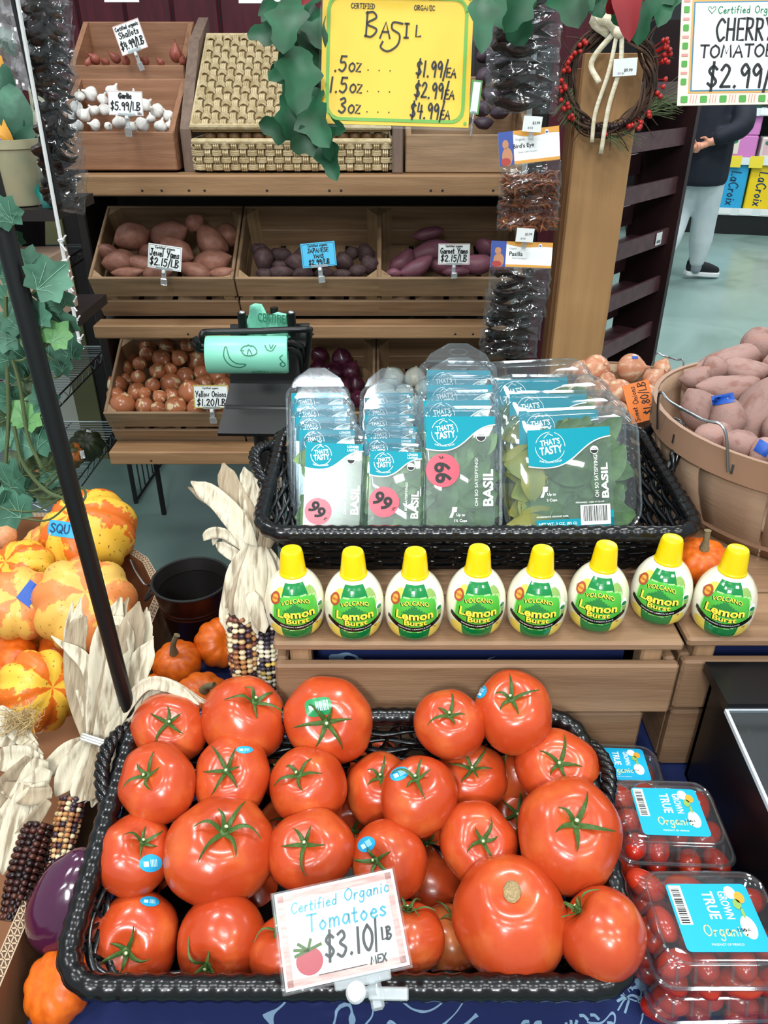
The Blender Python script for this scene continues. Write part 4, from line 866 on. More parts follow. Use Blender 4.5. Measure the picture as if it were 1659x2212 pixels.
carton('pale green carton at right of the middle shelf', 1.42, SZ[1], .24, .2, m_gw, band=mat('lime_print', '#8cc07a', .5))
carton('green carton cut by the frame on the middle shelf', 1.69, SZ[1], .24, .2, m_gw)
for k in range(6):
    t = thing('drink_bottle', 'dark green bottle, %s from left on top shelf behind the tomato sign' % ORD[k], 'bottle', group='green bottles on the top far shelf'); t.matrix_world = SHM @ Matrix.Translation((.8 + .13 * k, .12, SZ[2]))
    mb = MB(); mb.lathe([(0, 0), (.04, 0), (.042, .02), (.042, .16), (.016, .22), (.014, .28), (0, .28)], 14); mb.build('body', m_dgr, t)
# low wire stand with the purple carton
c = PY(1475, 497, 8.6); t = thing('wire_stand', 'low black wire stand under the purple carton beyond the shopper', 'wire stand'); t.matrix_world = SHM @ Matrix.Translation((.12, -.22, 0)); WSM = t.matrix_world.copy()
a = MB()
for x in (-.25, .1): a.tube(crv([(x - .12, 0, .46), (x - .05, -.03, .05), (x, -.04, .0), (x + .05, -.03, .05), (x + .12, 0, .46)], 6), .008, 6)
a.tube([(-.45, 0, .46), (.35, 0, .46)], .012, 6); a.tube([(-.45, 0, .28), (.35, 0, .28)], .008, 6); a.box((-.05, .1, .46), (.8, .25, .02)); a.build('frame', m_black, t)
t = thing('drink_carton', 'purple and white drinks carton on the low wire stand', 'box'); t.matrix_world = WSM @ Matrix.Translation((-.05, .08, .47)); mb = MB(); mb.box((0, 0, .2), (.42, .24, .30), b=.01); mb.build('carton', m_pu, t); mb = MB(); mb.box((0, 0, .025), (.43, .25, .05)); mb.build('base_band', m_white, t);
t = thing('drink_carton', 'pale green carton on top of the purple carton', 'box'); t.matrix_world = WSM @ Matrix.Translation((-.05, .08, .82)); mb = MB(); mb.box((0, 0, .1), (.4, .24, .2), b=.01); mb.build('carton', m_gw, t)
# ------------------------------------------------------------------ table, cloth
m_navy = mat('navy_cloth', '#16265c', .8, '#121f4e', 40)
def cloth_mat():
    m, nt, b = newmat('floral_navy_cloth'); N, L = nt.nodes, nt.links
    tc = N.new('ShaderNodeTexCoord'); nz = N.new('ShaderNodeTexNoise'); nz.inputs['Scale'].default_value = 11; nz.inputs['Detail'].default_value = 1.5; nz.inputs['Distortion'].default_value = 1.6
    L.new(tc.outputs['Object'], nz.inputs['Vector']); s = N.new('ShaderNodeMath'); s.operation = 'SUBTRACT'; s.inputs[1].default_value = .5; L.new(nz.outputs['Fac'], s.inputs[0])
    ab = N.new('ShaderNodeMath'); ab.operation = 'ABSOLUTE'; L.new(s.outputs[0], ab.inputs[0]); lt = N.new('ShaderNodeMath'); lt.operation = 'LESS_THAN'; lt.inputs[1].default_value = .014; L.new(ab.outputs[0], lt.inputs[0])
    vo = N.new('ShaderNodeTexVoronoi'); vo.inputs['Scale'].default_value = 6; L.new(tc.outputs['Object'], vo.inputs['Vector']); l2 = N.new('ShaderNodeMath'); l2.operation = 'LESS_THAN'; l2.inputs[1].default_value = .42; L.new(vo.outputs['Distance'], l2.inputs[0])
    mu = N.new('ShaderNodeMath'); mu.operation = 'MULTIPLY'; L.new(lt.outputs[0], mu.inputs[0]); L.new(l2.outputs[0], mu.inputs[1])
    mx = N.new('ShaderNodeMix'); mx.data_type = 'RGBA'; mx.inputs[6].default_value = C('#16265c'); mx.inputs[7].default_value = C('#8fb0cf'); L.new(mu.outputs[0], mx.inputs[0]); L.new(mx.outputs[2], b.inputs['Base Color']); b.inputs['Roughness'].default_value = .85; return m
m_cloth = cloth_mat(); m_motif = mat('pale_blue_motif', '#8eb2cc', .8)
t = thing('display_table', 'cloth-covered table under the tomato basket and lemon crates', 'table', (.22, .68, 0))
a = MB(); a.box((0, 0, .78), (1.08, .78, .03)); a.build('tabletop', m_dark, t)
for x in (-.5, .5):
    for y in (-.34, .34): a = MB(); a.box((x, y, .385), (.04, .04, .77)); a.build('leg', m_dark, t)
t = thing('tablecloth', 'navy floral tablecloth spread under the black tomato basket', 'tablecloth', (.22, .68, 0))
a = MB(); a.box((0, 0, .798), (1.086, .786, .004)); a.box((0, -.395, .62), (1.086, .004, .36)); a.build('cloth', m_cloth, t)
def motif(mb, x, y, s, fn, fl=1):
    def cu(pts, w): q = crv([(x + fl * a * s, y + b * s) for a, b in pts], 6); m2 = MB(); ribbon(m2, q, w * s); mb.add([fn(V(v)) for v in m2.v], m2.f)
    cu([(-1, -.6), (-.5, -.1), (0, -.2), (.3, .2), (.1, .45), (-.1, .3)], .07); cu([(-.4, -.15), (-.6, .25), (-.35, .4), (-.25, .2)], .05); cu([(.0, -.2), (.4, -.55), (.75, -.3)], .06); cu([(-.9, -.2), (-.5, .0)], .12); cu([(-.7, -.7), (-.4, -.2)], .10)
    for k in range(7):
        an = math.radians(-40 + 22 * k); cu([(.7, 0), (.7 + .35 * math.cos(an), .35 * math.sin(an)), (.7 + .55 * math.cos(an + .15), .55 * math.sin(an + .15))], .10)
    for ax, ay in ((-.75, .35), (.2, .6), (-.2, .62), (.45, -.25)): cu([(ax, ay), (ax + .1, ay + .12), (ax + .22, ay + .13)], .11)
a = MB(); f = lambda p: V((p.x - .22, p.y - .68, .8006))
for x, y, s, fl in ((.13, .352, .028, 1), (.19, .36, .025, -1), (-.27, .62, .02, 1), (-.26, .545, .02, -1), (-.20, .80, .03, 1), (-.28, .98, .03, 1), (-.295, .46, .02, 1), (.235, .395, .02, 1)): motif(a, x, y, s, f, fl)
a.build('floral_print', m_motif, t, smooth=0)

# ------------------------------------------------------------------ wooden crates under the bottles
K_X = wood('kraft_crate', '#9a7a5d', '#7b5d44', 'x', .6, .6); K_Y = wood('kraft_crate', '#937255', '#75583f', 'y', .6, .6)
def low_crate(label, x0, x1, y0, y1, z0, z1, top=True):
    xc, yc = (x0 + x1) / 2, (y0 + y1) / 2; w, d, h = x1 - x0, y1 - y0, z1 - z0; t = thing('wooden_crate', label, 'crate', (xc, yc, z0))
    def bx(n, m, c, s): mb = MB(); mb.box(c, s, b=.003); mb.build(n, m, t)
    if top:
        for k in range(4): bx('top_board', K_X, (0, -d / 2 + d * (k + .5) / 4, h - .006), (w, d / 4 - .004, .012))
    else: bx('bottom_board', K_X, (0, 0, .005), (w - .03, d - .03, .01))
    zt = h - .031 if top else h
    for s in (-1, 1):
        nm = 'front_board' if s < 0 else 'back_board'
        bx(nm, K_X, (0, s * (d / 2 - .007), (zt + .0) / 2), (w, .013, zt))
        bx('end_board', K_Y, (s * (w / 2 - .007), 0, (zt) / 2), (.013, d - .028, zt))
        for q in (-1, 1): bx('corner_post', wood('kraft_post', '#b89470', '#8f6f50', 'z', .6), (s * (w / 2 - .028), q * (d / 2 - .027), (h - .012) / 2 if top else h / 2), (.024, .026, h - .013 if top else h))
    return t
low_crate('long wooden crate topped with seven lemon juice bottles', -.122, .330, .655, 1.03, .902, 1.005)
low_crate('lower wooden crate beneath the long crate of lemon bottles', -.118, .306, .665, 1.02, .803, .892, False)
low_crate('short wooden crate at right edge under the last lemon bottle', .336, .72, .662, 1.03, .902, 1.005)
low_crate('lower right wooden crate behind the black bin', .34, .70, .668, 1.02, .803, .892, False)
for nm, lab, x0, x1 in (('cloth_riser', 'navy floral cloth-wrapped riser inside the long crate', -.085, .29), ('cloth_riser', 'navy floral cloth-wrapped riser inside the right crate', .38, .68)):
    t = thing(nm, lab, 'riser', ((x0 + x1) / 2, .85, .81)); a = MB(); a.box((0, 0, .088), (x1 - x0, .26, .176)); a.build('cloth_cover', m_cloth, t)
    a = MB(); f = lambda p: V((p.x - (x0 + x1) / 2, -.1306, p.z if False else p.y - .81))
    for k in range(4):
        motif(a, x0 + .03 + k * (x1 - x0) / 3.6, .978, .03, f, 1 if k % 2 == 0 else -1)
    a.build('floral_print', m_motif, t, smooth=0)

# ------------------------------------------------------------------ black wicker trays
m_wick = mat('black_wicker', '#070708', .22, '#0c0d0f', 30, spec=.5, bump=.03, bscale=120)
def wicker(label, ctr, w, d, h, inset, tilt, rimr, handles, cols=(40, 22)):
    t = thing('wicker_basket', label, 'basket', ctr, (math.radians(tilt), 0, 0))
    N_ = 160; top = resample(rrect(w, d, .035), N_); bot = resample(rrect(w - 2 * inset, d - 2 * inset, .03), N_)
    def wall(i, tt, o=0.0):
        p = bot[i % N_].lerp(top[i % N_], tt); n = V((p.x, p.y * w / d, 0)).normalized(); return V((p.x, p.y, -h + h * tt)) + n * o
    a = MB(); M_ = N_ * 3; rp = resample(rrect(w, d, .035), M_); per = 2 * (w + d); kk = per / .016 * 2 * PI / M_
    a.tube(rp, [rimr * (1 + .06 * math.sin(i * kk)) for i in range(M_)], 10, True); a.build('rim', m_wick, t, smooth=60)
    a = MB(); ns = 9
    for k in range(ns):
        tt = .06 + .86 * k / (ns - 1); ph = PI * (k % 2); a.tube([wall(i, tt, .0026 * math.sin(i * 2 * PI / 8 + ph)) for i in range(N_)], .0030, 6, True, flat=1.2)
    a.build('woven_strands', m_wick, t, smooth=60)
    a = MB()
    for i in range(0, N_, 4): a.tube([wall(i, 0), wall(i, 1)], .0022, 5)
    for i in range(0, N_, 4): a.tube([wall(i + int(j * 1.5), j / 6, .0015) for j in range(7)], .0021, 5); a.tube([wall(i - int(j * 1.5), j / 6, -.001) for j in range(7)], .0021, 5)
    a.build('stakes', m_wick, t, smooth=60)
    a = MB(); a.prism([(p.x, p.y) for p in bot[::4]], -h - .004, -h); a.build('base', m_wick, t)
    for s, y0, span, hh, lean in handles:
        a = MB(); n = 26
        for ph in (0, 2.1, 4.2):
            pts = []
            for i in range(n + 1):
                u = i / n; y = y0 + span * (u - .5); z = hh * math.sin(PI * u) ** .55 - .01; x = s * (w / 2 + .004 + lean * math.sin(PI * u))
                pts.append(V((x + .0042 * math.cos(u * 22 + ph), y, z + .0042 * math.sin(u * 22 + ph))))
            a.tube(pts, .0042, 7)
        a.build('handle', m_wick, t, smooth=60)
    return t
wicker('black wicker basket heaped with red tomatoes in the foreground', (-.030, .482, .917), .478, .262, .088, .042, 10.5, .0105, ((-1, .075, .10, .022, .012), (1, .06, .09, .02, .012)))
wicker('black wicker basket of packaged basil behind the lemon bottles', (.110, .885, 1.094), .512, .262, .074, .034, 3.5, .0095, ((-1, .03, .11, .024, .02), (1, .06, .11, .05, .022)))

# ------------------------------------------------------------------ tomatoes
m_tom = mat('tomato_skin', '#b53f1c', .24, '#cc6430', 1.3, (1, 1, 1), .05, .02, 25, spec=.5, coat=.2, sss=.08, lo=.3, hi=.75, col3='#bc471f')
m_tomo = mat('orange_tomato_skin', '#c4552a', .25, '#cf7840', 2.0, (1, 1, 1), .05, spec=.5, coat=.2, sss=.08)
m_cal = mat('tomato_calyx', '#35531f', .6, '#4b6a2c', 30); m_cut = mat('cut_stem', '#cfd3a4', .6); m_stk = mat('cyan_sticker', '#1f9fd0', .35); m_stkw = mat('sticker_print', '#bfe8ef', .4); m_gstk = mat('green_sticker', '#1f8a4e', .3); m_scar = mat('tomato_scar', '#b39a6c', .8, '#8b7a58', 30, bump=.4)
def tom_shape(seed, lob=.045, squash=.84):
    r = random.Random(seed); k = r.choice((5, 6, 7, 8)); ph = r.uniform(0, 6); o = V((r.uniform(0, 50), r.uniform(0, 50), 3)); e = r.uniform(-.05, .05)
    def fn(p):
        th = math.acos(max(-1, min(1, p.z))); a = math.atan2(p.y, p.x); rho = math.sin(th)
        up = max(0, p.z); L = 1 + lob * math.sin(k * a + ph) * (.35 + .65 * up) * rho + .03 * math.sin(2 * a + ph * 2)
        rr = rho ** .88 if rho > 0 else 0
        n = .05 * noise.noise(V((p.x, p.y, p.z)) * 1.2 + o) + .03 * up * up * noise.noise(V((p.x, p.y, p.z)) * 4.2 + o)
        z = p.z * squash * (1 + n)
        if p.z > 0: z -= .20 * math.exp(-(rho / .29) ** 2)
        else: z += .05 * math.exp(-(rho / .3) ** 2)
        d = V((math.cos(a), math.sin(a), 0)) * rr * L * (1 + n + e * math.cos(2 * a))
        return V((d.x, d.y, z))
    return fn
def calyx(seed, zc, fn):
    r = random.Random(seed); a = MB(); n = r.choice((5, 5, 6)); a0 = r.uniform(0, 6)
    for k in range(n):
        an = a0 + 2 * PI * k / n + r.uniform(-.25, .25); L = r.uniform(.30, .70); lift = r.uniform(.02, .16); curl = r.uniform(-.05, .22); side = r.uniform(-.35, .35); m = 7; vs = []
        for i in range(m + 1):
            u = i / m; rad = .05 + L * u; a2 = an + side * u * u; rho = min(.95, rad); s_ = fn(V((rho * math.cos(a2), rho * math.sin(a2), math.sqrt(1 - rho * rho))))
            q = math.hypot(s_.x, s_.y); b_ = V((math.cos(a2) * rad, math.sin(a2) * rad, s_.z + .02 + lift * math.sin(PI * u) + curl * u * u)); w = .052 * (1 - u) ** .8 * (1 if u > .1 else .8) + .006
            sd = V((-math.sin(a2), math.cos(a2), 0)); vs += [b_ - sd * w - V((0, 0, .012)), b_ + V((0, 0, .018)), b_ + sd * w - V((0, 0, .012))]
        a.add(vs, [(3 * i + j, 3 * i + 3 + j, 3 * i + 4 + j, 3 * i + 1 + j) for i in range(m) for j in (0, 1)])
    a.ball((0, 0, zc + .03), (.10, .10, .05), 10, 6); return a
TSH = [tom_shape(s, l, q) for s, l, q in ((1, .03, .86), (2, .055, .82), (3, .02, .9), (4, .06, .8), (5, .04, .85))]
def tomato_proto(i, orange=False):
    fn = TSH[i]; a = MB(); a.ball((0, 0, 0), 1, 40, 28, fn); body = a.build('pattern_b', m_tomo if orange else m_tom, smooth=80).data
    top = fn(V((0, 0, 1))).z; c = calyx(i * 7 + 1, top, fn).build('pattern_c', m_cal, smooth=60).data
    a = MB(); a.tube([(0, 0, top), (.01, 0, top + .10), (.025, .01, top + .17)], [.055, .045, .05], 10); s = a.build('pattern_s', m_cal, smooth=50).data
    a = MB(); a.ball((.026, .01, top + .172), (.034, .034, .012), 10, 6); q = a.build('pattern_q', m_cut, smooth=60).data
    return body, c, s, q, top
TP = [tomato_proto(i) for i in range(5)]; TPO = tomato_proto(2, True)
def sticker_mesh(m, w, h, fn, px, py, rr=1.0):
    """oval label wrapped on the tomato, centre given by a direction"""
    d = V((px, py, math.sqrt(max(0, 1 - px * px - py * py)))); return d
G_T = 'loose tomatoes in the black basket'
TOMS = [  # x, y, w, stem dx, stem dy (px), shape, layer, label, extras
 (365, 1575, 154, -4, -20, 1, 0, 'red tomato at the back left corner beside the black pole', None),
 (528, 1553, 180, 26, -46, 2, 0, 'red tomato at the back left with orange-green flank', None),
 (710, 1555, 184, -8, 8, 4, 0, 'red tomato with a green barcode sticker over its stem', ('g', -22, -28, 58, 40, 10)),
 (972, 1565, 148, 0, -26, 0, 0, 'small round tomato at the back, right of the gap', None),
 (1110, 1537, 170, -6, -38, 1, 0, 'red tomato highest at back right with blue sticker on its left side', ('b', -70, -42, 30, 22, 60)),
 (340, 1690, 166, -36, -22, 3, 0, 'red tomato at left in the second row, stem turned left', None),
 (502, 1678, 166, -18, -18, 4, 0, 'red tomato in second row with blue sticker on its top edge', ('b', 26, -58, 36, 16, 0)),
 (665, 1697, 164, -26, -28, 2, 0, 'red tomato in second row below the green-stickered tomato', None),
 (820, 1705, 150, 2, -34, 1, 1, 'red tomato tucked behind the round blue-stickered tomato', None),
 (905, 1718, 166, -6, -46, 0, 0, 'round tomato in middle with oval blue sticker beside its stem', ('b', -42, -46, 42, 28, 25)),
 (1018, 1682, 148, 4, -28, 4, 1, 'red tomato right of the round blue-stickered tomato', None),
 (1205, 1660, 170, 8, -14, 1, 0, 'red tomato at the right end of the second row', None),
 (1115, 1665, 150, -10, -60, 2, 2, 'red tomato sunk under the highest back tomato', None),
 (292, 1845, 162, 20, -36, 3, 0, 'red tomato at the left edge with round blue sticker below stem', ('b', 33, 20, 50, 38, 5)),
 (475, 1840, 226, 8, -54, 4, 0, 'very large tomato left of centre with long upright sepals', None),
 (672, 1838, 178, -22, -20, 1, 0, 'red tomato in the centre behind the white price sign', None),
 (840, 1858, 162, -36, 2, 2, 0, 'red tomato above the price sign with blue sticker over stem', ('b', -48, -34, 40, 32, 30)),
 (1033, 1822, 168, 16, -8, 3, 0, 'red tomato behind the large scarred tomato', None),
 (1230, 1803, 226, 22, -30, 1, 0, 'very large tomato on the right with dark curling sepals', None),
 (1115, 1765, 130, 5, -10, 4, 2, 'dark tomato deep between the two right-hand large tomatoes', None),
 (287, 2040, 196, -18, 20, 3, 0, 'large tomato in the front left corner with blue sticker on top', ('b', 36, -92, 42, 22, -5)),
 (480, 2035, 192, -34, 56, 2, 0, 'red tomato at the front, stem low, with green oval sticker', ('g', 20, 96, 66, 20, 0)),
 (622, 2060, 166, -30, -62, 0, 0, 'red tomato half hidden by left edge of the price sign', None),
 (880, 2025, 156, 4, -70, 4, 0, 'red tomato peeking out right of the price sign', None),
 (1100, 1982, 246, 12, -62, 2, 0, 'largest tomato at front right with bare brown scar, no stem', ('scar',)),
 (1302, 2018, 190, -62, -62, 0, 0, 'smooth tomato in the front right corner, stem at upper left', None),
 (972, 2040, 160, 20, -60, 2, 1, 'orange-tinted tomato low between price sign and largest tomato', ('orange',)),
 (372, 1958, 150, 0, -10, 1, 2, 'dark shaded tomato sunk at the left below the blue-stickered one', None),
 (935, 1915, 160, 70, -110, 2, 2, 'dark shaded tomato deep behind the price sign', None),
 (760, 1790, 140, 0, 10, 3, 2, 'shaded tomato sunk in the middle between larger tomatoes', None),
 (610, 1660, 110, -20, -10, 1, 2, 'tomato sunk behind the second row near the back left', None),
 (560, 1930, 150, 60, -40, 2, 2, 'shaded tomato deep under the very large left tomato', None),
 (800, 1650, 120, 0, -30, 0, 2, 'tomato sunk at the back in the middle gap', None),
 (700, 1940, 160, 30, -60, 4, 2, 'shaded tomato right behind the price sign', None),
 (620, 1795, 130, 10, -20, 0, 2, 'shaded tomato low between very large left tomato and the centre', None),
 (915, 1800, 120, 10, 30, 3, 2, 'shaded tomato low beneath the round blue-stickered tomato', None),
 (1190, 1600, 60, 0, 0, 0, 2, 'sliver of tomato at the right behind the highest tomato', None),
]
def rimD(py): return .690 + (2110 - py) / 560 * .130
its = [dict(x=q[0], y=q[1], w=q[2], D=rimD(q[1]) - .015 + .045 * q[6] - (.02 if q[2] > 210 else 0), q=q) for q in [(t_[0], t_[1], t_[2] * (1.12 if t_[6] == 2 else 1.03), *t_[3:]) for t_ in TOMS]]
for i_ in its:
    if i_['q'][0] > 1280 and i_['q'][1] > 1900: i_['D'] -= .035
    if i_['q'][7].startswith('large tomato in the front left'): i_['D'] += .020
settle([i_ for i_ in its if i_['q'][6] < 2], .035, 30, .84)
def tom_surf(fn, M, cdir, off):
    """surface point of a tomato seen along the camera ray offset off=(dx,dy) in tomato radii"""
    inv = M.inverted(); return inv
for k, i in enumerate(its):
    x, y, w, sdx, sdy, sh_, ly, lab, ex = i['q']; D = i['D']; R_ = w / 2 * D / FPX
    dx, dy = sdx / (w / 2) * 1.02, -sdy / (w / 2) * 1.02; L2 = dx * dx + dy * dy
    if L2 > .9: sc = math.sqrt(.9 / L2); dx *= sc; dy *= sc; L2 = .9
    ctr = P(x, y, D); vd = (ctr - CAM).normalized(); rx = RT - vd * RT.dot(vd); rx.normalize(); uy = rx.cross(vd)
    if uy.z < 0: uy = -uy
    ax = rx * dx + uy * dy - vd * math.sqrt(1 - L2)
    body, ca, stm, ct, top = TPO if ex and ex[0] == 'orange' else TP[sh_]
    t = thing('tomato', lab, 'tomato', group=G_T); axis_up(t, ctr, ax, random.Random(k).uniform(0, 6.3), R_); Mx = t.matrix_world.copy(); Mi = Mx.inverted()
    link('flesh', body, t)
    if ex and ex[0] == 'scar':
        a = MB(); a.ball((0, 0, top + .04), (.20, .15, .05), 16, 8, lambda p: p * (1 + .12 * noise.noise(p * 3))); a.build('stem_scar', m_scar, t, smooth=60)
    elif k not in (28, 31, 33, 36):
        link('calyx', ca, t); s_ = link('stem', stm, t); link('cut_end', ct, s_)
    if ex and ex[0] in 'bg':
        fn = TSH[sh_]; _, ox, oy, sw, sh2, rot = ex; ro = math.radians(rot)
        bvh_me = body
        if not hasattr(bvh_me, 'name'): continue
        from mathutils.bvhtree import BVHTree
        key = bvh_me.name
        if key not in KIDS: KIDS[key] = BVHTree.FromPolygons([v.co.copy() for v in bvh_me.vertices], [tuple(p.vertices) for p in bvh_me.polygons])
        bv = KIDS[key]
        def wrap(p, lift=.012):
            px_ = x + ox + p.x; py_ = y + oy - p.y; o3 = Mi @ CAM; d3 = (Mi.to_3x3() @ ray(px_, py_)).normalized(); h = bv.ray_cast(o3, d3)
            if h[0] is None: h = bv.find_nearest(o3 + d3 * ((Mi @ P(px_, py_, D)) - o3).dot(d3))
            return h[0] + (h[1] if h[1].dot(d3) < 0 else -h[1]) * lift
        def turn(p): return V((p.x * math.cos(ro) - p.y * math.sin(ro), p.x * math.sin(ro) + p.y * math.cos(ro), 0))
        a = MB(); nr = 5; pts = [wrap(V((0, 0, 0)))]; n = 20; fs = []
        e_ = 1 if ex[0] == 'b' else .6
        for q in range(1, nr + 1):
            for j in range(n):
                an = 2 * PI * j / n; cx_, sx_ = math.cos(an), math.sin(an); cx_ = math.copysign(abs(cx_) ** e_, cx_); sx_ = math.copysign(abs(sx_) ** e_, sx_)
                pts.append(wrap(turn(V((cx_ * sw / 2 * q / nr, sx_ * sh2 / 2 * q / nr, 0)))))
        fs += [(0, 1 + j, 1 + (j + 1) % n) for j in range(n)] + [(1 + (q - 1) * n + j, 1 + q * n + j, 1 + q * n + (j + 1) % n, 1 + (q - 1) * n + (j + 1) % n) for q in range(1, nr) for j in range(n)]
        a.add(pts, fs); sk = a.build('sticker', m_stk if ex[0] == 'b' else m_gstk, t); sk['label'] = 'blue oval sticker' if ex[0] == 'b' else 'green oval sticker'
        a = MB(); fw_ = lambda p: wrap(turn(p), .018)
        if ex[0] == 'g':
            for j in range(7): rect(a, sw * (-.1 + .07 * j), -sh2 * .22, sw * (-.1 + .07 * j + (.035 if j % 2 else .05)), sh2 * .3, 0, fw_, 1, 3)
            rect(a, -sw * .36, -sh2 * .1, -sw * .2, sh2 * .12, 0, fw_, 2, 2)
        else:
            for j in range(5): rect(a, sw * (.0 + .06 * j), -sh2 * .2, sw * (.03 + .06 * j), sh2 * .2, 0, fw_, 1, 2)
            rect(a, -sw * .3, -sh2 * .18, -sw * .08, sh2 * .12, 0, fw_, 2, 2)
        a.build('sticker_print', m_stkw, sk, smooth=0)
for o in [o for o in COL.objects if o.name.startswith('pattern')]: bpy.data.objects.remove(o)

# ------------------------------------------------------------------ tomato price sign
m_redb = mat('red_pencil', '#c98a84', .7, '#d8aaa2', 60, (1, 6, 1)); m_tealink = mat('teal_ink', '#1f8fa6', .6); m_tomd = mat('crimson_pencil', '#a8323e', .7)
bl, br, tl_ = P(625, 2142, .585), P(893, 2082, .585), P(585, 1935, .615)
c = (br + tl_) / 2; X_ = (br - bl); Y_ = (tl_ - bl); w, h = X_.length, Y_.length
t = thing('price_sign', 'white Certified Organic Tomatoes price sign with red border, clipped to basket front', 'sign'); orient(t, c, X_, Y_)
a = MB(); a.box((0, 0, -.001), (w, h, .0016)); a.build('card', m_white, t)
a = MB(); bw = w * .05
for q in ((-w * .48, -h * .47, w * .48, -h * .47 + bw), (-w * .48, h * .47 - bw, w * .48, h * .47), (-w * .48, -h * .47, -w * .48 + bw, h * .47), (w * .48 - bw, -h * .47, w * .48, h * .47)): rect(a, *q, .0003)
a.build('red_border', m_redb, t, smooth=0)
a = MB(); a.box((0, 0, .0012), (w * 1.03, h * 1.04, .0006)); a.box((0, -h * .52, .001), (w * 1.04, .0016, .0045)); a.box((-w * .515, 0, .001), (.0014, h * 1.04, .0045)); a.box((w * .515, 0, .001), (.0014, h * 1.04, .0045)); a.build('plastic_sleeve', m_sleeve, t)
z = .0006
a = MB(); hand(a, 'Certified', -w * .38, h * .26, h * .11, .0011, 1.15, .15, z); hand(a, 'Organic', w * .07, h * .27, h * .12, .0011, 1.2, .15, z); hand(a, 'Tomatoes', -w * .27, h * .04, h * .17, .0015, 1.2, .1, z); a.build('teal_lettering', m_tealink, t, smooth=0)
a = MB(); hand(a, '$3.10', -w * .15, -h * .27, h * .25, .0022, .86, .12, z); hand(a, '/', w * .255, -h * .25, h * .24, .0018, .6, .05, z); hand(a, 'LB', w * .32, -h * .2, h * .12, .0017, .8, .1, z); hand(a, 'MEX', w * .20, -h * .41, h * .075, .0013, 1.2, .1, z)
rect(a, -w * .22, -h * .48 + bw, w * .17, -h * .48 + bw + .0006, z); a.build('black_lettering', m_ink, t, smooth=0)
a = MB(); disc(a, -w * .28, -h * .25, w * .11, h * .14, z); a.build('tomato_drawing', m_tomd, t, smooth=0)
a = MB()
for an in (20, 75, 130, 165, 200): ribbon(a, [V((-w * .28, -h * .14, z + .0003)), V((-w * .28 + .011 * math.cos(math.radians(an)), -h * .14 + .007 * math.sin(math.radians(an)), z + .0003))], .0022)
a.build('leaf_drawing', m_cal, t, smooth=0)
a = MB(); a.box((w * .12, -h * .54, .004), (w * .45, h * .10, .006), b=.001); a.tube([(w * .1, -h * .66, .002), (w * .22, -h * .66, .004)], .004, 10); a.box((w * .2, -h * .68, .0), (.010, .024, .008), b=.002); a.box((w * .3, -h * .72, .004), (.03, .009, .004), Matrix.Rotation(-.2, 3, 'Z'), b=.001); a.build('clip', m_clip, t)
a = MB(); a.lathe([(0, -.007), (.0065, -.007), (.0075, -.003), (.0075, .004), (.005, .008), (0, .0085)], 18, lambda p, an, i: V((p.x + w * .055, p.y - h * .64, p.z + .004))); a.build('clip_knob', m_whitep, t, smooth=40)
# ------------------------------------------------------------------ lemon juice bottles
m_lem = mat('lemon_bottle_sleeve', '#ece8d8', .14, '#e3dec0', 30, spec=.6, coat=.4); m_ycap = mat('yellow_cap', '#ecca00', .3, spec=.5)
m_dgreen = mat('deep_green_print', '#0a7a3a', .14, spec=.6, coat=.4); m_lgreen = mat('leaf_green_print', '#4fb33c', .16, spec=.6, coat=.4); m_blackp = mat('black_print', '#0d0f0e', .2, spec=.5); m_yelp = mat('lemon_yellow_print', '#f3e24a', .2); m_brown = mat('brick_print', '#a04a2c', .25); m_lemonp = mat('lemon_fruit_print', '#e6cf58', .16, coat=.3); m_limep = mat('lime_fruit_print', '#8cae5c', .16, coat=.3); m_mtn = mat('mountain_green_print', '#2b7f3a', .2); m_orgp = mat('orange_sun_print', '#eaa13a', .25); m_whp = mat('white_print', '#f2f4ee', .2); m_paleg = mat('pale_green_outline', '#a9dc8e', .2)
BP = [(0, 0), (.021, 0), (.0245, .0015), (.029, .007), (.0318, .016), (.0332, .028), (.0326, .041), (.0297, .053), (.024, .0635), (.018, .070), (.0135, .074), (.0118, .077)]
BPC = crv([(r, z, 0) for r, z in BP], 5)
def brad(z):
    for p, q in zip(BPC, BPC[1:]):
        if p.y <= z <= q.y + 1e-9: return p.x + (q.x - p.x) * (z - p.y) / max(1e-9, q.y - p.y)
    return BPC[-1].x if z > 0 else BPC[1].x
LDY = [0.0]
def onb(lift):
    dy_ = LDY[0]
    def f(p):
        z = max(.0005, min(.0755, p.y * 1.08 + dy_ if dy_ else p.y)); r = brad(z) + lift; an = p.x * (1.16 if dy_ else 1) / .0332
        return V((r * math.sin(an), -r * math.cos(an), z))
    return f
def dense(fnm, x0, y0, x1, y1, lift, mask=None, nx=26, ny=26):
    a = MB(); f = onb(lift)
    for i in range(nx):
        for j in range(ny):
            xs = [x0 + (x1 - x0) * (i + d) / nx for d in (0, 1)]; ys = [y0 + (y1 - y0) * (j + d) / ny for d in (0, 1)]
            if mask and not mask((xs[0] + xs[1]) / 2, (ys[0] + ys[1]) / 2): continue
            a.add([f(V((xs[0], ys[0], 0))), f(V((xs[1], ys[0], 0))), f(V((xs[1], ys[1], 0))), f(V((xs[0], ys[1], 0)))], [(0, 1, 2, 3)])
    return a
def lathe_pts(a): a.lathe([(p.x, p.y) for p in BPC], 36); return a
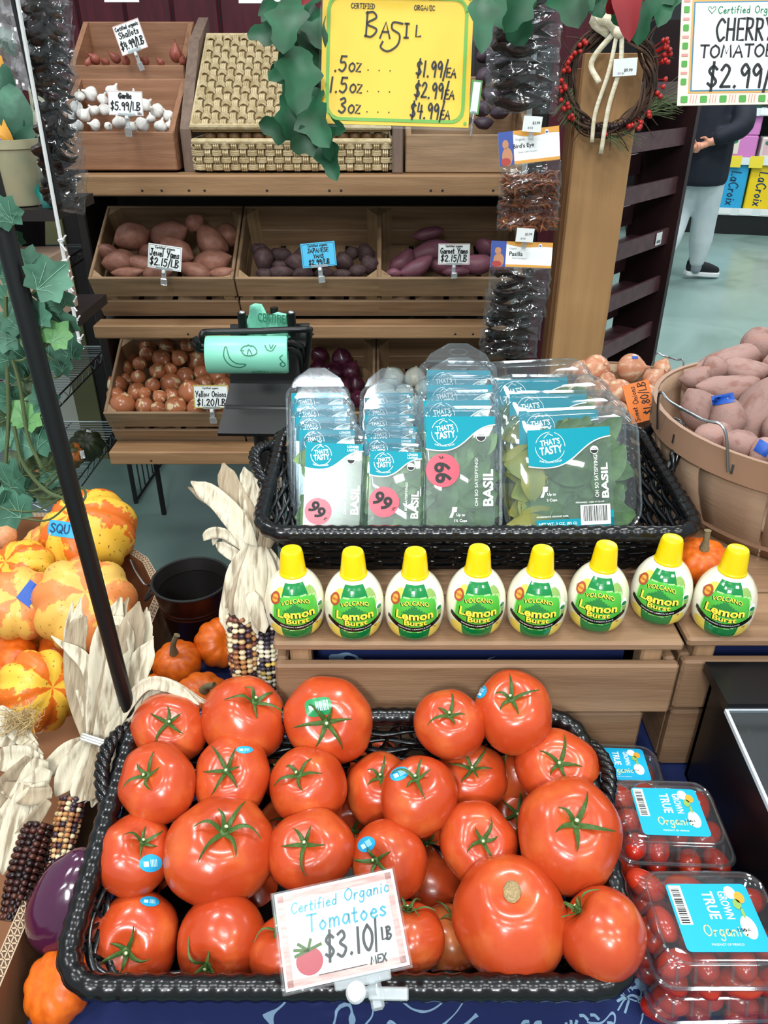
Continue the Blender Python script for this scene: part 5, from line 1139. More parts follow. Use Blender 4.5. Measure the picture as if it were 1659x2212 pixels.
def make_bottle():
    t = thing('lemon_juice_bottle', 'x', 'bottle', group='lemon juice bottles in a row')
    b = lathe_pts(MB()).build('body', m_lem, t, smooth=60)
    a = MB(); pr = [(r_, z_ + .005) for r_, z_ in ((.0128, .066), (.0150, .0665), (.0152, .0695), (.0144, .0705), (.0140, .072), (.0118, .0935), (.0108, .0962), (.0085, .0972), (0, .0972))]; a.lathe(pr, 32, lambda p, an, i: V((p.x * (1 + (.012 * math.cos(16 * an) if 4 <= i <= 5 else 0)), p.y * (1 + (.012 * math.cos(16 * an) if 4 <= i <= 5 else 0)), p.z))); a.build('cap', m_ycap, t, smooth=40)
    a = MB(); a.lathe([(.0118, .068), (.0128, .0715)], 24, close=False); a.build('neck_ring', m_whp, t)
    def add(nm, m, a): a.build(nm, m, b, smooth=60, norm=False)
    W_ = lambda y: .0105 + .004 * (y / .07)
    for sg in (-1, 1): add('lemon_print', m_lemonp, dense(0, sg * .034 if sg < 0 else .0125, .001, -.0125 if sg < 0 else .034, .034, .0001, lambda x, y: ((abs(x) - .026) ** 2 / .011 ** 2 + (y - .012) ** 2 / .011 ** 2 < 1), 20, 26))
    a = dense(0, -.03, .044, .03, .070, .0001, lambda x, y: ((x + .022) / .008) ** 2 + ((y - .059) / .0075) ** 2 < 1, 40, 20); add('lemon_slice_print', m_lemonp, a)
    a = dense(0, .01, .03, .036, .068, .0001, lambda x, y: ((x - .023) / .008) ** 2 + ((y - .058) / .008) ** 2 < 1 or ((x - .0305) / .006) ** 2 + ((y - .038) / .008) ** 2 < 1, 30, 30); add('lime_print', m_limep, a)
    a = dense(0, -.0180, .001, .0180, .0700, .0002, None, 14, 30); add('green_band', m_dgreen, a)
    LDY[0] = .0085
    pm = lambda x, y: (abs(x) < .0235) and y < .0445 - .0000 + .003 * (1 - (x / .022) ** 2) and y > .0085 + .010 * (abs(x) / .022) ** 2
    a = dense(0, -.0245, .006, .0245, .0485, .00030, lambda x, y: pm(x * .97, y * .985 + .0006), 40, 34); add('panel_outline', m_paleg, a)
    a = dense(0, -.0240, .006, .0240, .0485, .00040, lambda x, y: pm(x * 1.02, (y - .026) * 1.03 + .026), 40, 34); add('green_panel', m_lgreen, a)
    a = dense(0, -.013, .031, .013, .041, .00055, lambda x, y: y < .0405 - abs(x + .001) * .75 - .0009 * math.sin(x * 2500), 40, 16); add('mountain_print', m_mtn, a)
    a = dense(0, -.0285, .008, .0285, .024, .00060, lambda x, y: abs(y - (.0128 + .0085 * (x / .026) ** 2)) < .0029, 48, 48); add('black_ribbon', m_blackp, a)
    def tx(s, x, y, h, w, lift, bold, arc=0, rot=0): q = MB(); put_text(q, s, x, y, h, bold, w=w, arc=arc, rot=rot, fn=onb(lift)); return q
    sh_ = lambda s, x, y, h, w, bold, arc=0: (add('lettering_shadow', m_blackp, tx(s, x - .0006, y - .0006, h * 1.05, w * 1.03, .00065, bold + .03, arc)), add('lettering', m_yelp, tx(s, x, y, h, w, .0009, bold, arc)))
    sh_('VOLCANO', 0, .0395, .0042, .029, .01, .0035); sh_('Lemon', 0, .0292, .0092, .036, .03); sh_('Burst', .001, .0212, .0062, .021, .03)
    a = tx('ORGANIC LEMON JUICE', 0, .0128, .0019, .031, .0009, .005, -.0); a.v = a.v; q = MB(); put_text(q, 'ORGANIC LEMON JUICE', 0, .0130, .0020, .005, w=.031, arc=-.0026, fn=lambda p: onb(.0009)(V((p.x, p.y + .0028, 0)))); add('ribbon_lettering', m_whp, q)
    q = MB(); put_text(q, 'Juice from concentrate', 0, .0082, .0014, .0, w=.014, fn=onb(.0008)); add('small_print', m_dgreen, q)
    f = onb(.0010); q = MB(); disc(q, -.0225, .0435, .0062, z=0, fn=f, r0=.62); add('badge_ring', m_brown, q); q = MB(); disc(q, -.0225, .0435, .0040, fn=onb(.0009)); add('badge_sun', m_orgp, q); q = MB(); put_text(q, 'ORGANIC', -.0228, .0438, .0024, .02, w=.0135, fn=onb(.0013)); add('badge_lettering', m_brown, q)
    q = MB(); disc(q, .0262, .0335, .0042, fn=onb(.0010)); add('seal', m_whp, q); q = MB(); disc(q, .0262, .0322, .0034, .0022, fn=onb(.0012)); add('seal_mark', m_dgreen, q)
    q = MB(); disc(q, .0205, .0125, .0012, fn=onb(.001), r0=.6); put_text(q, 'U', .0205, .0125, .0012, .01, fn=onb(.001)); add('kosher_mark', m_brown, q); LDY[0] = 0.0
    return t
bt = make_bottle()
BX = [(637, 1376), (765, 1380), (895, 1380), (1028, 1373), (1160, 1375), (1293, 1364), (1430, 1348), (1566, 1374)]
BL = ['lemon juice bottle at the left end of row beside the corn', 'lemon juice bottle second from the left of the row', 'lemon juice bottle third from the left of the row', 'lemon juice bottle fourth from the left of the row', 'lemon juice bottle fifth from left of the row', 'lemon juice bottle sixth from left of the row', 'lemon juice bottle set slightly back, seventh from left', 'lemon juice bottle alone on short right crate']
for k, (px, py) in enumerate(BX):
    o = bt if k == 0 else dup(bt); o['label'] = 'yellow-capped green label ' + BL[k]; p = PZ(px, py, 1.005); o.location = (p.x, p.y + .021, 1.005); o.rotation_euler = (0, 0, -math.atan2(p.x, p.y) * .55 + math.radians((4, 2, 0, 3, -2, -4, -10, -6)[k]))

# ------------------------------------------------------------------ basil clamshells
m_clam = clear('clamshell_plastic', '#f3f8fa', .07, .8, .05, .02); m_tealp = mat('teal_print', '#00899a', .5, spec=.15); m_lab = clear('frosted_label', '#f4f8f6', .02, .2, .2, .02); m_leaf = mat('basil_leaf', '#2f5224', .5, '#4d7036', 60, rand=.1); m_leaf2 = mat('highlight_basil_leaf', '#7c9a5c', .5, '#5f8248', 60); m_yleaf = mat('yellowing_basil_leaf', '#a89a3a', .5, '#6d7a34', 20); m_redst = mat('red_price_sticker', '#d8213f', .35)  # the paler leaf copy paints highlights among the basil leaves
def clam_mesh(w, h, dep, tab, m, t, rad=.014):
    a = MB(); ring = rrect(w, h, rad, 5)
    for zz, sc, rr in ((0, 1, .0016), (-.002, 1.012, .0012)): a.tube([(x * sc, y * sc, zz) for x, y in ring], rr, 6, True)
    L = [(0, .985), (.002, .95), (.008, .92), (.010, .88)]; n = len(ring)
    def shell(levels, s):
        vs = []; fs = []
        for z, sc in levels:
            kx = 1 - (1 - sc) * min(w, h) / w; ky = 1 - (1 - sc) * min(w, h) / h; vs += [V((x * kx, y * ky, s * z)) for x, y in ring]
        for q in range(len(levels) - 1): fs += [(q * n + i, q * n + (i + 1) % n, (q + 1) * n + (i + 1) % n, (q + 1) * n + i) for i in range(n)]
        fs.append(tuple((len(levels) - 1) * n + i for i in range(n))); a.add(vs, fs)
    shell(L, 1); shell([(0, .985), (dep * .3, .93), (dep * .9, .88), (dep, .82)], -1)
    if tab:
        q = [(-w * .42, h / 2), (-w * .36, h / 2 + .010), (-w * .12, h / 2 + .024), (w * .12, h / 2 + .024), (w * .36, h / 2 + .010), (w * .42, h / 2)]
        a.prism(q, -.001, 0); a.tube([(x, y, 0) for x, y in q], .0009, 5); a.tube([(.012 * math.cos(v), h / 2 + .013 + .004 * math.sin(v), 0) for v in [i * PI / 8 for i in range(16)]], .0008, 5, True)
    a.build('clear_shell', m, t, smooth=50)
def leaf_blob(a, x, y, z, L, wd, an, r):
    n = 5; vs = []; ca, sa = math.cos(an), math.sin(an); cz = r.uniform(-.006, .006)
    for i in range(n + 1):
        u = i / n; hw = wd * math.sin(PI * min(1, u * .95 + .03)) ** .8; b_ = V((u * L - L / 2, 0, cz * math.sin(PI * u)))
        for s, dz in ((-1, .002), (0, 0), (1, .002)): p = b_ + V((0, s * hw, dz)); vs.append(V((x + p.x * ca - p.y * sa, y + p.x * sa + p.y * ca, z + p.z)))
    a.add(vs, [(3 * i + j, 3 * i + j + 1, 3 * i + 4 + j, 3 * i + 3 + j) for i in range(n) for j in (0, 1)])
def basil_pack(kind):
    w, h = {'s': (.084, .128), 'm': (.076, .120), 'l': (.102, .163), 'x': (.168, .158)}[kind]; t = thing('basil_clamshell', 'x', 'package')
    clam_mesh(w, h, .02 if kind != 'x' else .03, kind != 'x', m_clam, t, .014 if kind != 'x' else .034)
    lw, lh, cx, cy = (w * .82, h * .86, 0, -.001) if kind != 'x' else (w * .60, h * .80, -w * .02, -h * .06)
    a = MB(); z = .0106; a.prism([(x + cx, y + cy) for x, y in rrect(lw, lh, .003, 2)], z - .0003, z - .0001); a.build('label_film', m_lab, t)
    x0, x1, yt = cx - lw / 2, cx + lw / 2, cy + lh / 2
    th = lh * (.27 if kind != 'x' else .34); n = 16
    yb = lambda u: yt - th * (1.02 - .80 * (1 / (1 + math.exp(-(u - .62) * 9))) + .16 * math.sin(u * 3.2) * (1 - u))
    a = MB(); a.add([V((x0 + lw * i / n, yt, z)) for i in range(n + 1)] + [V((x0 + lw * i / n, yb(i / n), z)) for i in range(n + 1)], [(i, i + 1, n + 2 + i, n + 1 + i) for i in range(n)]); a.build('teal_label', m_tealp, t, smooth=0)
    a = MB(); z2 = z + .0003; ribbon(a, [V((x0 + lw * i / n, yb(i / n) - .001, z2)) for i in range(n + 1)], .0013)
    lx, ly, R = x0 + lw * .27, yt - th * .50, th * .42
    for q in range(20):
        if q % 5 != 4: an = 2 * PI * q / 20; ribbon(a, [V((lx + R * math.cos(an + d), ly + R * math.sin(an + d), z2)) for d in (0, .15, .3)], .0006)
    put_text(a, "THAT'S", lx, ly + R * .32, R * .42, .02, w=R * 1.35, z=z2, rot=.12); put_text(a, 'TASTY', lx + R * .05, ly - R * .22, R * .55, .025, w=R * 1.55, z=z2, rot=.12); put_text(a, 'PURE ORGANIC FLAVOR', lx, ly - R * .95, R * .13, .0, w=R * 1.5, z=z2, arc=-R * .1)
    ribbon(a, [V((lx - R * .4, ly + R * .62, z2)), V((lx - R * .1, ly + R * .9, z2)), V((lx + R * .2, ly + R * .75, z2))], .0008)
    if kind in 'sm': put_text(a, 'LONGER', x1 - lw * .17, yt - th * .12, th * .10, .01, w=lw * .2, z=z2); put_text(a, 'LASTING', x1 - lw * .17, yt - th * .26, th * .10, .01, w=lw * .2, z=z2)
    vx = x1 - lw * (.10 if kind != 'x' else .09); ymid_ = cy - lh * (.12 if kind != 'x' else .02)
    put_text(a, 'BASIL', vx, ymid_, lw * (.15 if kind != 'x' else .085), .03, w=lh * (.32 if kind != 'x' else .34), z=z2, rot=PI / 2); put_text(a, 'OH SO SATISFYING!', vx - lw * (.17 if kind != 'x' else .1), ymid_ + lh * .05, lw * .045, .005, w=lh * .42, z=z2, rot=PI / 2)
    if kind in 'lx':
        px_, py_ = (cx + lw * .0, cy - lh * .38) if kind == 'l' else (x0 + lw * .26, cy - lh * .16)
        put_text(a, 'Up to', px_, py_ + .003, .0042, .012, z=z2); put_text(a, '1½ Cups' if kind == 'l' else '2 Cups', px_, py_ - .004, .0042, .012, z=z2); a.add([V((px_ - .011 + u, py_ + .006 + v, z2)) for u, v in ((0, 0), (.006, .001), (.007, .007), (.001, .007))], [(0, 1, 2, 3)]); a.add([V((px_ - .014 + u, py_ + v, z2)) for u, v in ((0, 0), (.004, 0), (.006, .006), (.003, .006))], [(0, 1, 2, 3)])
    a.build('white_print', m_whp, t, smooth=0)
    ux, uy = x1 - lw * .2, yb(.8) - th * .28; a = MB(); disc(a, ux, uy, lw * (.075 if kind != 'x' else .05), z=z2); a.build('seal', m_whp, t, smooth=0); rs = lw * (.066 if kind != 'x' else .044)
    a = MB(); a.add([V((ux + rs * math.cos(PI + PI * i / 10), uy + rs * math.sin(PI + PI * i / 10), z2 + .0003)) for i in range(11)], [tuple(range(11))]); put_text(a, 'USDA', ux, uy + rs * .35, rs * .4, .02, z=z2 + .0003); a.build('seal_print', m_ink, t, smooth=0)
    if kind == 'x':
        yb_ = cy - lh / 2; a = MB(); rect(a, x0 + lw * .06, yb_, x1, yb_ + lh * .12, z); rect(a, x0 + lw * .62, yb_, x1, yb_ + lh * .19, z); a.build('teal_footer', m_tealp, t, smooth=0)
        a = MB(); rect(a, x0 + lw * .60, yb_ + lh * .055, x1 - lw * .04, yb_ + lh * .25, z + .0003); put_text(a, 'NET WT. 3 OZ. (85 G)', x0 + lw * .32, yb_ + lh * .075, lh * .035, .005, w=lw * .46, z=z2); put_text(a, 'THATSTASTY.COM', x1 - lw * .18, yb_ + lh * .022, lh * .018, .005, z=z2); put_text(a, 'INGREDIENTS: ORGANIC BASIL', x0 + lw * .26, yb_ + lh * .15, lh * .016, .01, z=z2); put_text(a, 'PERISHABLE - KEEP AT 50-55F', x0 + lw * .72, yb_ + lh * .275, lh * .015, .0, z=z2); a.build('footer_print', m_whp, t, smooth=0)
        a = MB(); barcode(a, x0 + lw * .63, yb_ + lh * .09, x1 - lw * .07, yb_ + lh * .24, z + .0006); a.build('barcode', m_ink, t, smooth=0)
    return t, w, h, (x0, x1, cy, lh, lw, z)
def red_sticker(t, x, y, R, rot, z=.0112):
    a = MB(); disc(a, x, y, R, z=z); s = a.build('red_price_sticker', m_redst, t, smooth=0); s['label'] = 'round red 99 cent sticker'
    a = MB(); put_text(a, '99', x - .12 * R * math.cos(rot), y - .12 * R * math.sin(rot), R * 1.0, .035, w=R * 1.25, z=z + .0004, rot=rot); put_text(a, '¢', x + .78 * R * math.cos(rot), y + .78 * R * math.sin(rot), R * .38, .01, z=z + .0004, rot=rot); a.build('lettering', m_ink, s, smooth=0)
def filling(t, w, h, dep, n, m1, label, seed, lo=-.5, hi=.36, m2=None, L=.035):
    r = random.Random(seed); o = props(link('basil_leaves', None), None); a = MB()
    for k in range(n):
        x, y = r.uniform(-.40, .40) * w, r.uniform(lo, hi) * h * .92; a.mi = 1 if (m2 and (x < -w * .3 or r.random() < .15)) else 0
        leaf_blob(a, x * .82, y * .9, -r.uniform(.002, dep * .8), L * r.uniform(.7, 1.2), L * .28, r.uniform(0, 6.3), r)
    bpy.data.objects.remove(o); q = a.build('basil_leaves', [m1, m2] if m2 else m1, smooth=60, norm=False); q.matrix_world = t.matrix_world.copy(); return props(q, label, 'herb', None, 'stuff')
LEAN = math.radians(30)
def place_pack(t, x, yb, zb, h, lean=LEAN, roll=0, yaw=0):
    up = V((math.sin(yaw) * math.sin(lean) + math.sin(roll), math.sin(lean), math.cos(lean))).normalized(); xx = V((math.cos(yaw), math.sin(yaw) * .0, -math.sin(roll)))
    orient(t, V((x, yb, zb)) + up * (h / 2), xx, up)
protos = {k: basil_pack(k) for k in 'smlx'}
rows = [('s', -.066, .803, 5, (-.006, .030, .0045), 'small'), ('m', .010, .797, 6, (-.001, .027, .0045), 'narrow'), ('l', .0935, .803, 4, (.0015, .036, .0065), 'tall'), ('x', .237, .812, 4, (-.009, .044, .005), 'large square')]
PACKS = {}
for kind, x, y, n, st_, nm in rows:
    t0, w, h, info = protos[kind]
    for k in range(n):
        t = t0 if k == 0 else dup(t0)
        t['label'] = '%s clear basil pack, %s' % (nm, ('front of its row behind the lemon bottles', 'second in its row from the front', 'third in its row from the front', 'fourth in its row from the front', 'fifth in its row from the front', 'at the back of its row')[k])
        t['group'] = '%s basil packs in a leaning row' % nm
        rr = random.Random(kind + str(k)); place_pack(t, x + st_[0] * k + rr.uniform(-.003, .003) * (k > 0), y + st_[1] * k, 1.047 + st_[2] * k, h, LEAN - .015 * k, rr.uniform(-.03, .03) + (.04 if kind in 'sm' and k == 0 else 0) - (.03 if kind == 'x' else 0)); PACKS[kind, k] = t
for kind, k, n in (('s', 0, 80), ('m', 0, 80), ('l', 0, 130), ('x', 0, 170), ('x', 1, 60), ('x', 2, 50), ('l', 1, 30)):
    t0, w, h, info = protos[kind]
    filling(PACKS[kind, k], w, h, .02 if kind != 'x' else .03, n, m_leaf, 'dark green basil leaves inside %s %s basil pack' % ('the front' if k == 0 else 'the ' + ORD[k], {'s': 'small', 'm': 'narrow', 'l': 'tall', 'x': 'large square'}[kind]), kind + str(k), m2=m_yleaf if kind == 'x' else m_leaf2, L=.045 if kind != 'x' else .055)
i_ = protos['s'][3]; red_sticker(PACKS['s', 0], i_[0] + i_[4] * .26, i_[2] - i_[3] * .26, .0165, -.75)
i_ = protos['m'][3]; red_sticker(PACKS['m', 0], i_[0] + i_[4] * .30, i_[2] - i_[3] * .10, .0185, -.55)
i_ = protos['l'][3]; red_sticker(PACKS['l', 0], i_[0] + i_[4] * .24, i_[2] + i_[3] * .03, .0205, PI / 2 + .1)

# ------------------------------------------------------------------ grape tomato clamshells
m_clam2 = clear('clear_tray', '#eef3f4', .06, .75, .06, .02); m_cyanl = mat('cyan_label', '#18a9d6', .35); m_grape = mat('grape_tomato_skin', '#a41a10', .2, '#b8351a', 3, spec=.5, rand=.15, coat=.2); m_ylet = mat('pale_yellow_print', '#f0e08a', .4)
def grape_pack(label, x, y, z, w, d, h, rot, tag=True, seed=1, n=14, where=''):
    t = thing('tomato_clamshell', label, 'package', (x, y, z), (0, 0, rot)); a = MB(); ring = rrect(w, d, .016, 5); n_ = len(ring)
    def lay(levels):
        vs = []; fs = []
        for zz, k in levels: vs += [V((px - math.copysign(k, px) * min(1, abs(px) / .01), py - math.copysign(k, py) * min(1, abs(py) / .01), zz)) for px, py in ring]
        for q in range(len(levels) - 1): fs += [(q * n_ + i, q * n_ + (i + 1) % n_, (q + 1) * n_ + (i + 1) % n_, (q + 1) * n_ + i) for i in range(n_)]
        fs.append(tuple((len(levels) - 1) * n_ + i for i in range(n_))); a.add(vs, fs)
    lay([(h * .55, .0), (h * .5, .004), (.004, .011), (0, .014)]); base = a.build('base_tray', m_clam2, t, smooth=45)
    a = MB(); lay([(h * .56, -.002), (h * .60, -.0025), (h * .66, .002), (h * .9, .008), (h * .97, .012), (h, .020)])
    for zz, k in ((h * .56, -.002), (h * .60, -.0025), (h * .97, .012)): a.tube([(px - math.copysign(k, px) * min(1, abs(px) / .01), py - math.copysign(k, py) * min(1, abs(py) / .01), zz) for px, py in ring], .0011, 6, True)
    for k in range(7): u = -.36 + .12 * k; a.tube([(u * w, -d / 2 + .006, h * .62), (u * w, -d / 2 + .012, h * .93)], .0016, 5); a.tube([(-w / 2 + .006, u * d, h * .62), (-w / 2 + .012, u * d, h * .93)], .0016, 5)
    a.build('lid', m_clam2, t, smooth=45)
    if tag:
        lw, lh = w * .56, d * .58; zt = h + .0006; cx, cy = w * .0, -d * .02
        a = MB(); a.prism([(px + cx, py + cy) for px, py in rrect(lw, lh, .004, 3)], zt - .0003, zt); lb = a.build('cyan_label', m_cyanl, t)
        a = MB(); z1 = zt + .0003; rot_ = -PI / 2
        put_text(a, 'GROWN', cx + lw * .16, cy + lh * .17, lh * .12, .015, w=lh * .42, z=z1, rot=rot_); put_text(a, 'TRUE', cx - lw * .02, cy + lh * .17, lh * .16, .02, w=lh * .42, z=z1, rot=rot_)
        rect(a, cx - lw * .47, cy - lh * .12, cx - lw * .32, cy + lh * .47, z1); disc(a, cx + lw * .27, cy + lh * .36, lw * .07, lh * .1, z1); disc(a, cx + lw * .33, cy - lh * .16, lw * .09, lh * .17, z1); put_text(a, 'PRODUCT OF MEXICO', cx + lw * .0, cy - lh * .4, lh * .03, .0, z=z1)
        a.build('white_print', m_whp, lb, smooth=0)
        a = MB(); hand(a, 'Organic', cx - lw * .22, cy - lh * .28, lh * .16, .0009, 1.0, .05, z1); a.build('yellow_lettering', m_ylet, lb, smooth=0)
        a = MB(); disc(a, cx + lw * .36, cy + lh * .28, lw * .06, lh * .09, z1 + .0003); a.build('orange_dot', m_orgp, lb, smooth=0)
        a = MB(); disc(a, cx + lw * .30, cy + lh * .18, lw * .05, lh * .08, z1 + .0003); disc(a, cx + lw * .33, cy + lh * .05, lw * .02, lh * .08, z1 + .0003); a.build('leaf_print', m_limep, lb, smooth=0)
        a = MB(); barcode(a, cx - lw * .45, cy - lh * .10, cx - lw * .35, cy + lh * .45, z1 + .0003, True, 5); put_text(a, 'USDA', cx + lw * .26, cy - lh * .2, lh * .05, .0, z=z1 + .0003); a.build('barcode', m_ink, lb, smooth=0)
    r = random.Random(seed); pts = []; M_ = t.matrix_world if False else Matrix.Translation((x, y, z)) @ Matrix.Rotation(rot, 4, 'Z'); spots = []
    nx, ny = 4, 3
    for lay_, zz in ((0, .014), (1, h * .62)):
        for i in range(nx):
            for j in range(ny):
                if len(spots) >= n: break
                spots.append((-w * .36 + w * .72 * i / (nx - 1) + r.uniform(-.004, .004), -d * .33 + d * .66 * j / (ny - 1) + r.uniform(-.004, .004), zz + r.uniform(-.002, .003), lay_))
    spots.sort(key=lambda q: -q[3])
    for k, (sx, sy, sz, ly) in enumerate(spots):
        o = link('grape_tomato', GM[k % 3]); an = r.choice((0, 1.4, 1.57, .3, -.4)) + r.uniform(-.3, .3); o.matrix_world = M_ @ Matrix.Translation((sx, sy, sz)) @ Matrix.Rotation(an, 4, 'Z') @ Matrix.Rotation(r.uniform(-.3, .3), 4, 'Y')
        lbl = 'red grape tomato, %s, inside %s' % (('at column %s row %s' % (ORD[min(3, int((sx / w + .42) / .22))], ORD[min(2, int((.40 - sy / d) / .27))])) + (' top layer' if ly else ' bottom layer'), where); props(o, lbl, 'tomato', 'grape tomatoes inside ' + where)
    return t
GM = []
for k in range(3):
    a = MB(); a.ball((0, 0, 0), (.0165 + .0015 * k, .0115 + .0008 * k, .0112), 16, 10, lambda p: p * (1 + .04 * noise.noise(p * 1.5 + V((k * 5, 0, 0))))); o = a.build('pattern', m_grape, smooth=80); GM.append(o.data); bpy.data.objects.remove(o)
grape_pack('bottom grape tomato clamshell at the lower right frame edge', .300, .412, .801, .135, .112, .05, .02, False, 1, 22, 'lowest right pack')
grape_pack('grape tomato clamshell with cyan label at the lower right', .293, .410, .853, .130, .108, .05, .0, True, 2, 20, 'lower right pack')
grape_pack('unlabelled grape tomato clamshell under the upper right one', .294, .524, .801, .120, .102, .05, -.04, False, 3, 18, 'bottom pack beside the bin')
grape_pack('grape tomato clamshell with cyan label beside the black bin', .288, .522, .853, .118, .098, .048, -.04, True, 4, 18, 'pack beside the bin')
grape_pack('rear grape tomato clamshell half under the crates, label partly hidden', .268, .617, .801, .112, .080, .062, -.05, True, 5, 14, 'rear pack by the crates')

# ------------------------------------------------------------------ black bin with clear lid
t = thing('bulk_bin', 'black plastic bin with clear silver-edged lid at right edge', 'bin', (.52, .53, .8)); m_bin = mat('black_bin_plastic', '#0c0d10', .3, spec=.5); m_lid = clear('bin_lid', '#aeb6ba', .06, .6, .06, .03); m_edge = mat('lid_edge', '#c5cdd2', .3)
def bb(n, m, x0, x1, y0, y1, z0, z1, zr=None, par=t):
    a = MB(); o_ = V((.52, .53, .8)); zr = zr if zr is not None else (z1, z1)
    a.hexa([V(p) - o_ for p in ((x0, y0, z0), (x1, y0, z0), (x1, y1, z0), (x0, y1, z0), (x0, y0, zr[0]), (x1, y0, zr[0]), (x1, y1, zr[1]), (x0, y1, zr[1]))]); return a.build(n, m, par)
X0, X1, YA, YB, YC = .356, .70, .36, .590, .655
bb('side_wall', m_bin, X0 + .012, X0 + .018, YA, YC, .801, .95, (.93, .97)); bb('side_wall', m_bin, X1 - .02, X1 - .014, YA, YC, .801, .95, (.93, .97)); bb('front_wall', m_bin, X0 + .012, X1 - .014, YA, YA + .006, .801, .93); bb('back_wall', m_bin, X0 + .012, X1 - .014, YC - .006, YC, .801, .97); bb('bottom', m_bin, X0 + .012, X1 - .014, YA, YC, .801, .806)
q = bb('top_ledge', m_bin, X0, X1, YB, YC, .967, .98)
def sl(n, m, x0, x1, ya, yb, lo_, hi_, par=t):
    a = MB(); o_ = V((.52, .53, .8)); zf = lambda y: .945 + .027 * (y - YA + .01) / (YB - YA + .01)
    a.hexa([V((x, y, zf(y) + lo_)) - o_ for x, y in ((x0, ya), (x1, ya), (x1, yb), (x0, yb))] + [V((x, y, zf(y) + hi_)) - o_ for x, y in ((x0, ya), (x1, ya), (x1, yb), (x0, yb))]); return a.build(n, m, par)
lid = sl('clear_lid', m_lid, X0, X1, YA - .01, YB, -.003, 0); sl('lid_edge', m_edge, X0 - .0015, X0 + .0015, YA - .01, YB, -.004, .001, lid); sl('lid_edge', m_edge, X0, X1, YB - .0015, YB + .001, -.004, .001, lid)
bb('lid_handle', m_edge, .44, .55, YB - .02, YB - .005, .972, .984, None, lid)
r = random.Random(3); a = MB()
for k in range(150):
    x, y = r.uniform(X0 + .03, X1 - .03), r.uniform(YA + .02, YB + .03); z = .885 + r.uniform(-.03, .035) + .02 * noise.noise(V((x * 12, y * 12, 0))); ax = V((r.uniform(-1, 1), r.uniform(-1, 1), r.uniform(-.6, .6))).normalized() * r.uniform(.006, .013)
    a.tube([V((x, y, z)) - ax, V((x, y, z)), V((x, y, z)) + ax], [.003, r.uniform(.006, .011), .003], 7)
q = a.build('dried_mushrooms', mat('pale_mushroom', '#b9aa94', .7, '#7d6c58', 30, rand=.1), smooth=60); props(q, 'pale dried pieces heaped inside the black bin', 'dried food', None, 'stuff')
# ------------------------------------------------------------------ bushel baskets at right
m_bush = mat('bushel_veneer', '#b0937a', .6, '#9b7e66', 3, (1, 1, 6), .04, .06, 40, spec=.3); m_bushr = mat('bushel_hoop', '#a07c64', .5, '#8b6952', 4, spec=.3); m_wire = mat('galvanised_wire', '#a9adb0', .3, metal=1)
def bushel(label, ctr, R, Rb, H, handle, hoops=(1.0, .12)):
    t = thing('bushel_basket', label, 'basket', ctr); n = 14
    a = MB()
    for k in range(n):   # bent veneer staves
        a0, a1 = 2 * PI * k / n, 2 * PI * (k + .96) / n; vs = []; m_ = 4
        for s in range(m_ + 1):
            an = a0 + (a1 - a0) * s / m_
            for j in range(7): v = j / 6; rr = Rb + (R - Rb) * v + .012 * math.sin(PI * v); vs.append(V((rr * math.cos(an), rr * math.sin(an), H * v)))
        a.add(vs, [(s * 7 + j, (s + 1) * 7 + j, (s + 1) * 7 + j + 1, s * 7 + j + 1) for s in range(m_) for j in range(6)])
    a.build('staves', m_bush, t, solid=.003, smooth=30)
    for v in hoops:
        rr = Rb + (R - Rb) * v + .012 * math.sin(PI * v) + .003; h_ = .036 if v == 1 else .026; z0 = H * v - (h_ * .9 if v == 1 else 0); a = MB()
        a.lathe([(rr, z0), (rr + .001, z0 + h_), (rr - .005, z0 + h_), (rr - .006, z0), (rr, z0)], 48, close=False); hp = a.build('hoop', m_bushr, t, smooth=40)
        if v == 1:
            a = MB()
            for k in range(14): an = 2 * PI * (k + .5) / 14; a.box((rr * math.cos(an), rr * math.sin(an), z0 + h_ * .45), (.003, .003, .012), Matrix.Rotation(an, 3, 'Z'))
            a.build('staples', m_wire, hp)
    a = MB(); a.lathe([(0, 0), (Rb, 0), (Rb, .006), (0, .006)], 32); a.build('base', m_bush, t)
    a = MB(); an, sp, up, out = handle; pts = []
    for u in (0, .08, .3, .7, .92, 1): q = an + sp * (u - .5); k = 1 if 0 < u < 1 else 0; pts.append(V(((R + .006 + out * k) * math.cos(q), (R + .006 + out * k) * math.sin(q), H - .02 + up * k)))
    a.tube(crv(pts, 5), .0018, 6); a.build('wire_handle', m_wire, t, smooth=60); return t
SBX, SBY = .585, .955
bushel('large wooden bushel basket heaped with sweet potatoes at right edge', (SBX, SBY, 1.007), .213, .165, .145, (math.radians(200), .62, .055, .012))
OBX, OBY = .480, 1.455
bushel('wooden bushel basket of sweet onions behind the basil basket', (OBX, OBY, .76), .150, .120, .235, (math.radians(40), .5, .05, .0))
t = thing('side_table', 'low wooden stand carrying the sweet onion basket', 'table', (.50, 1.47, 0)); a = MB(); a.box((0, 0, .745), (.34, .34, .028), b=.003); a.build('tabletop', W_X, t)
for x in (-.15, .15):
    for y in (-.15, .15): a = MB(); a.box((x, y, .365), (.03, .03, .731)); a.build('leg', W_Z, t)
swm = [onion_mesh('sw%d' % i, m_swon, .55, .85) for i in range(3)]
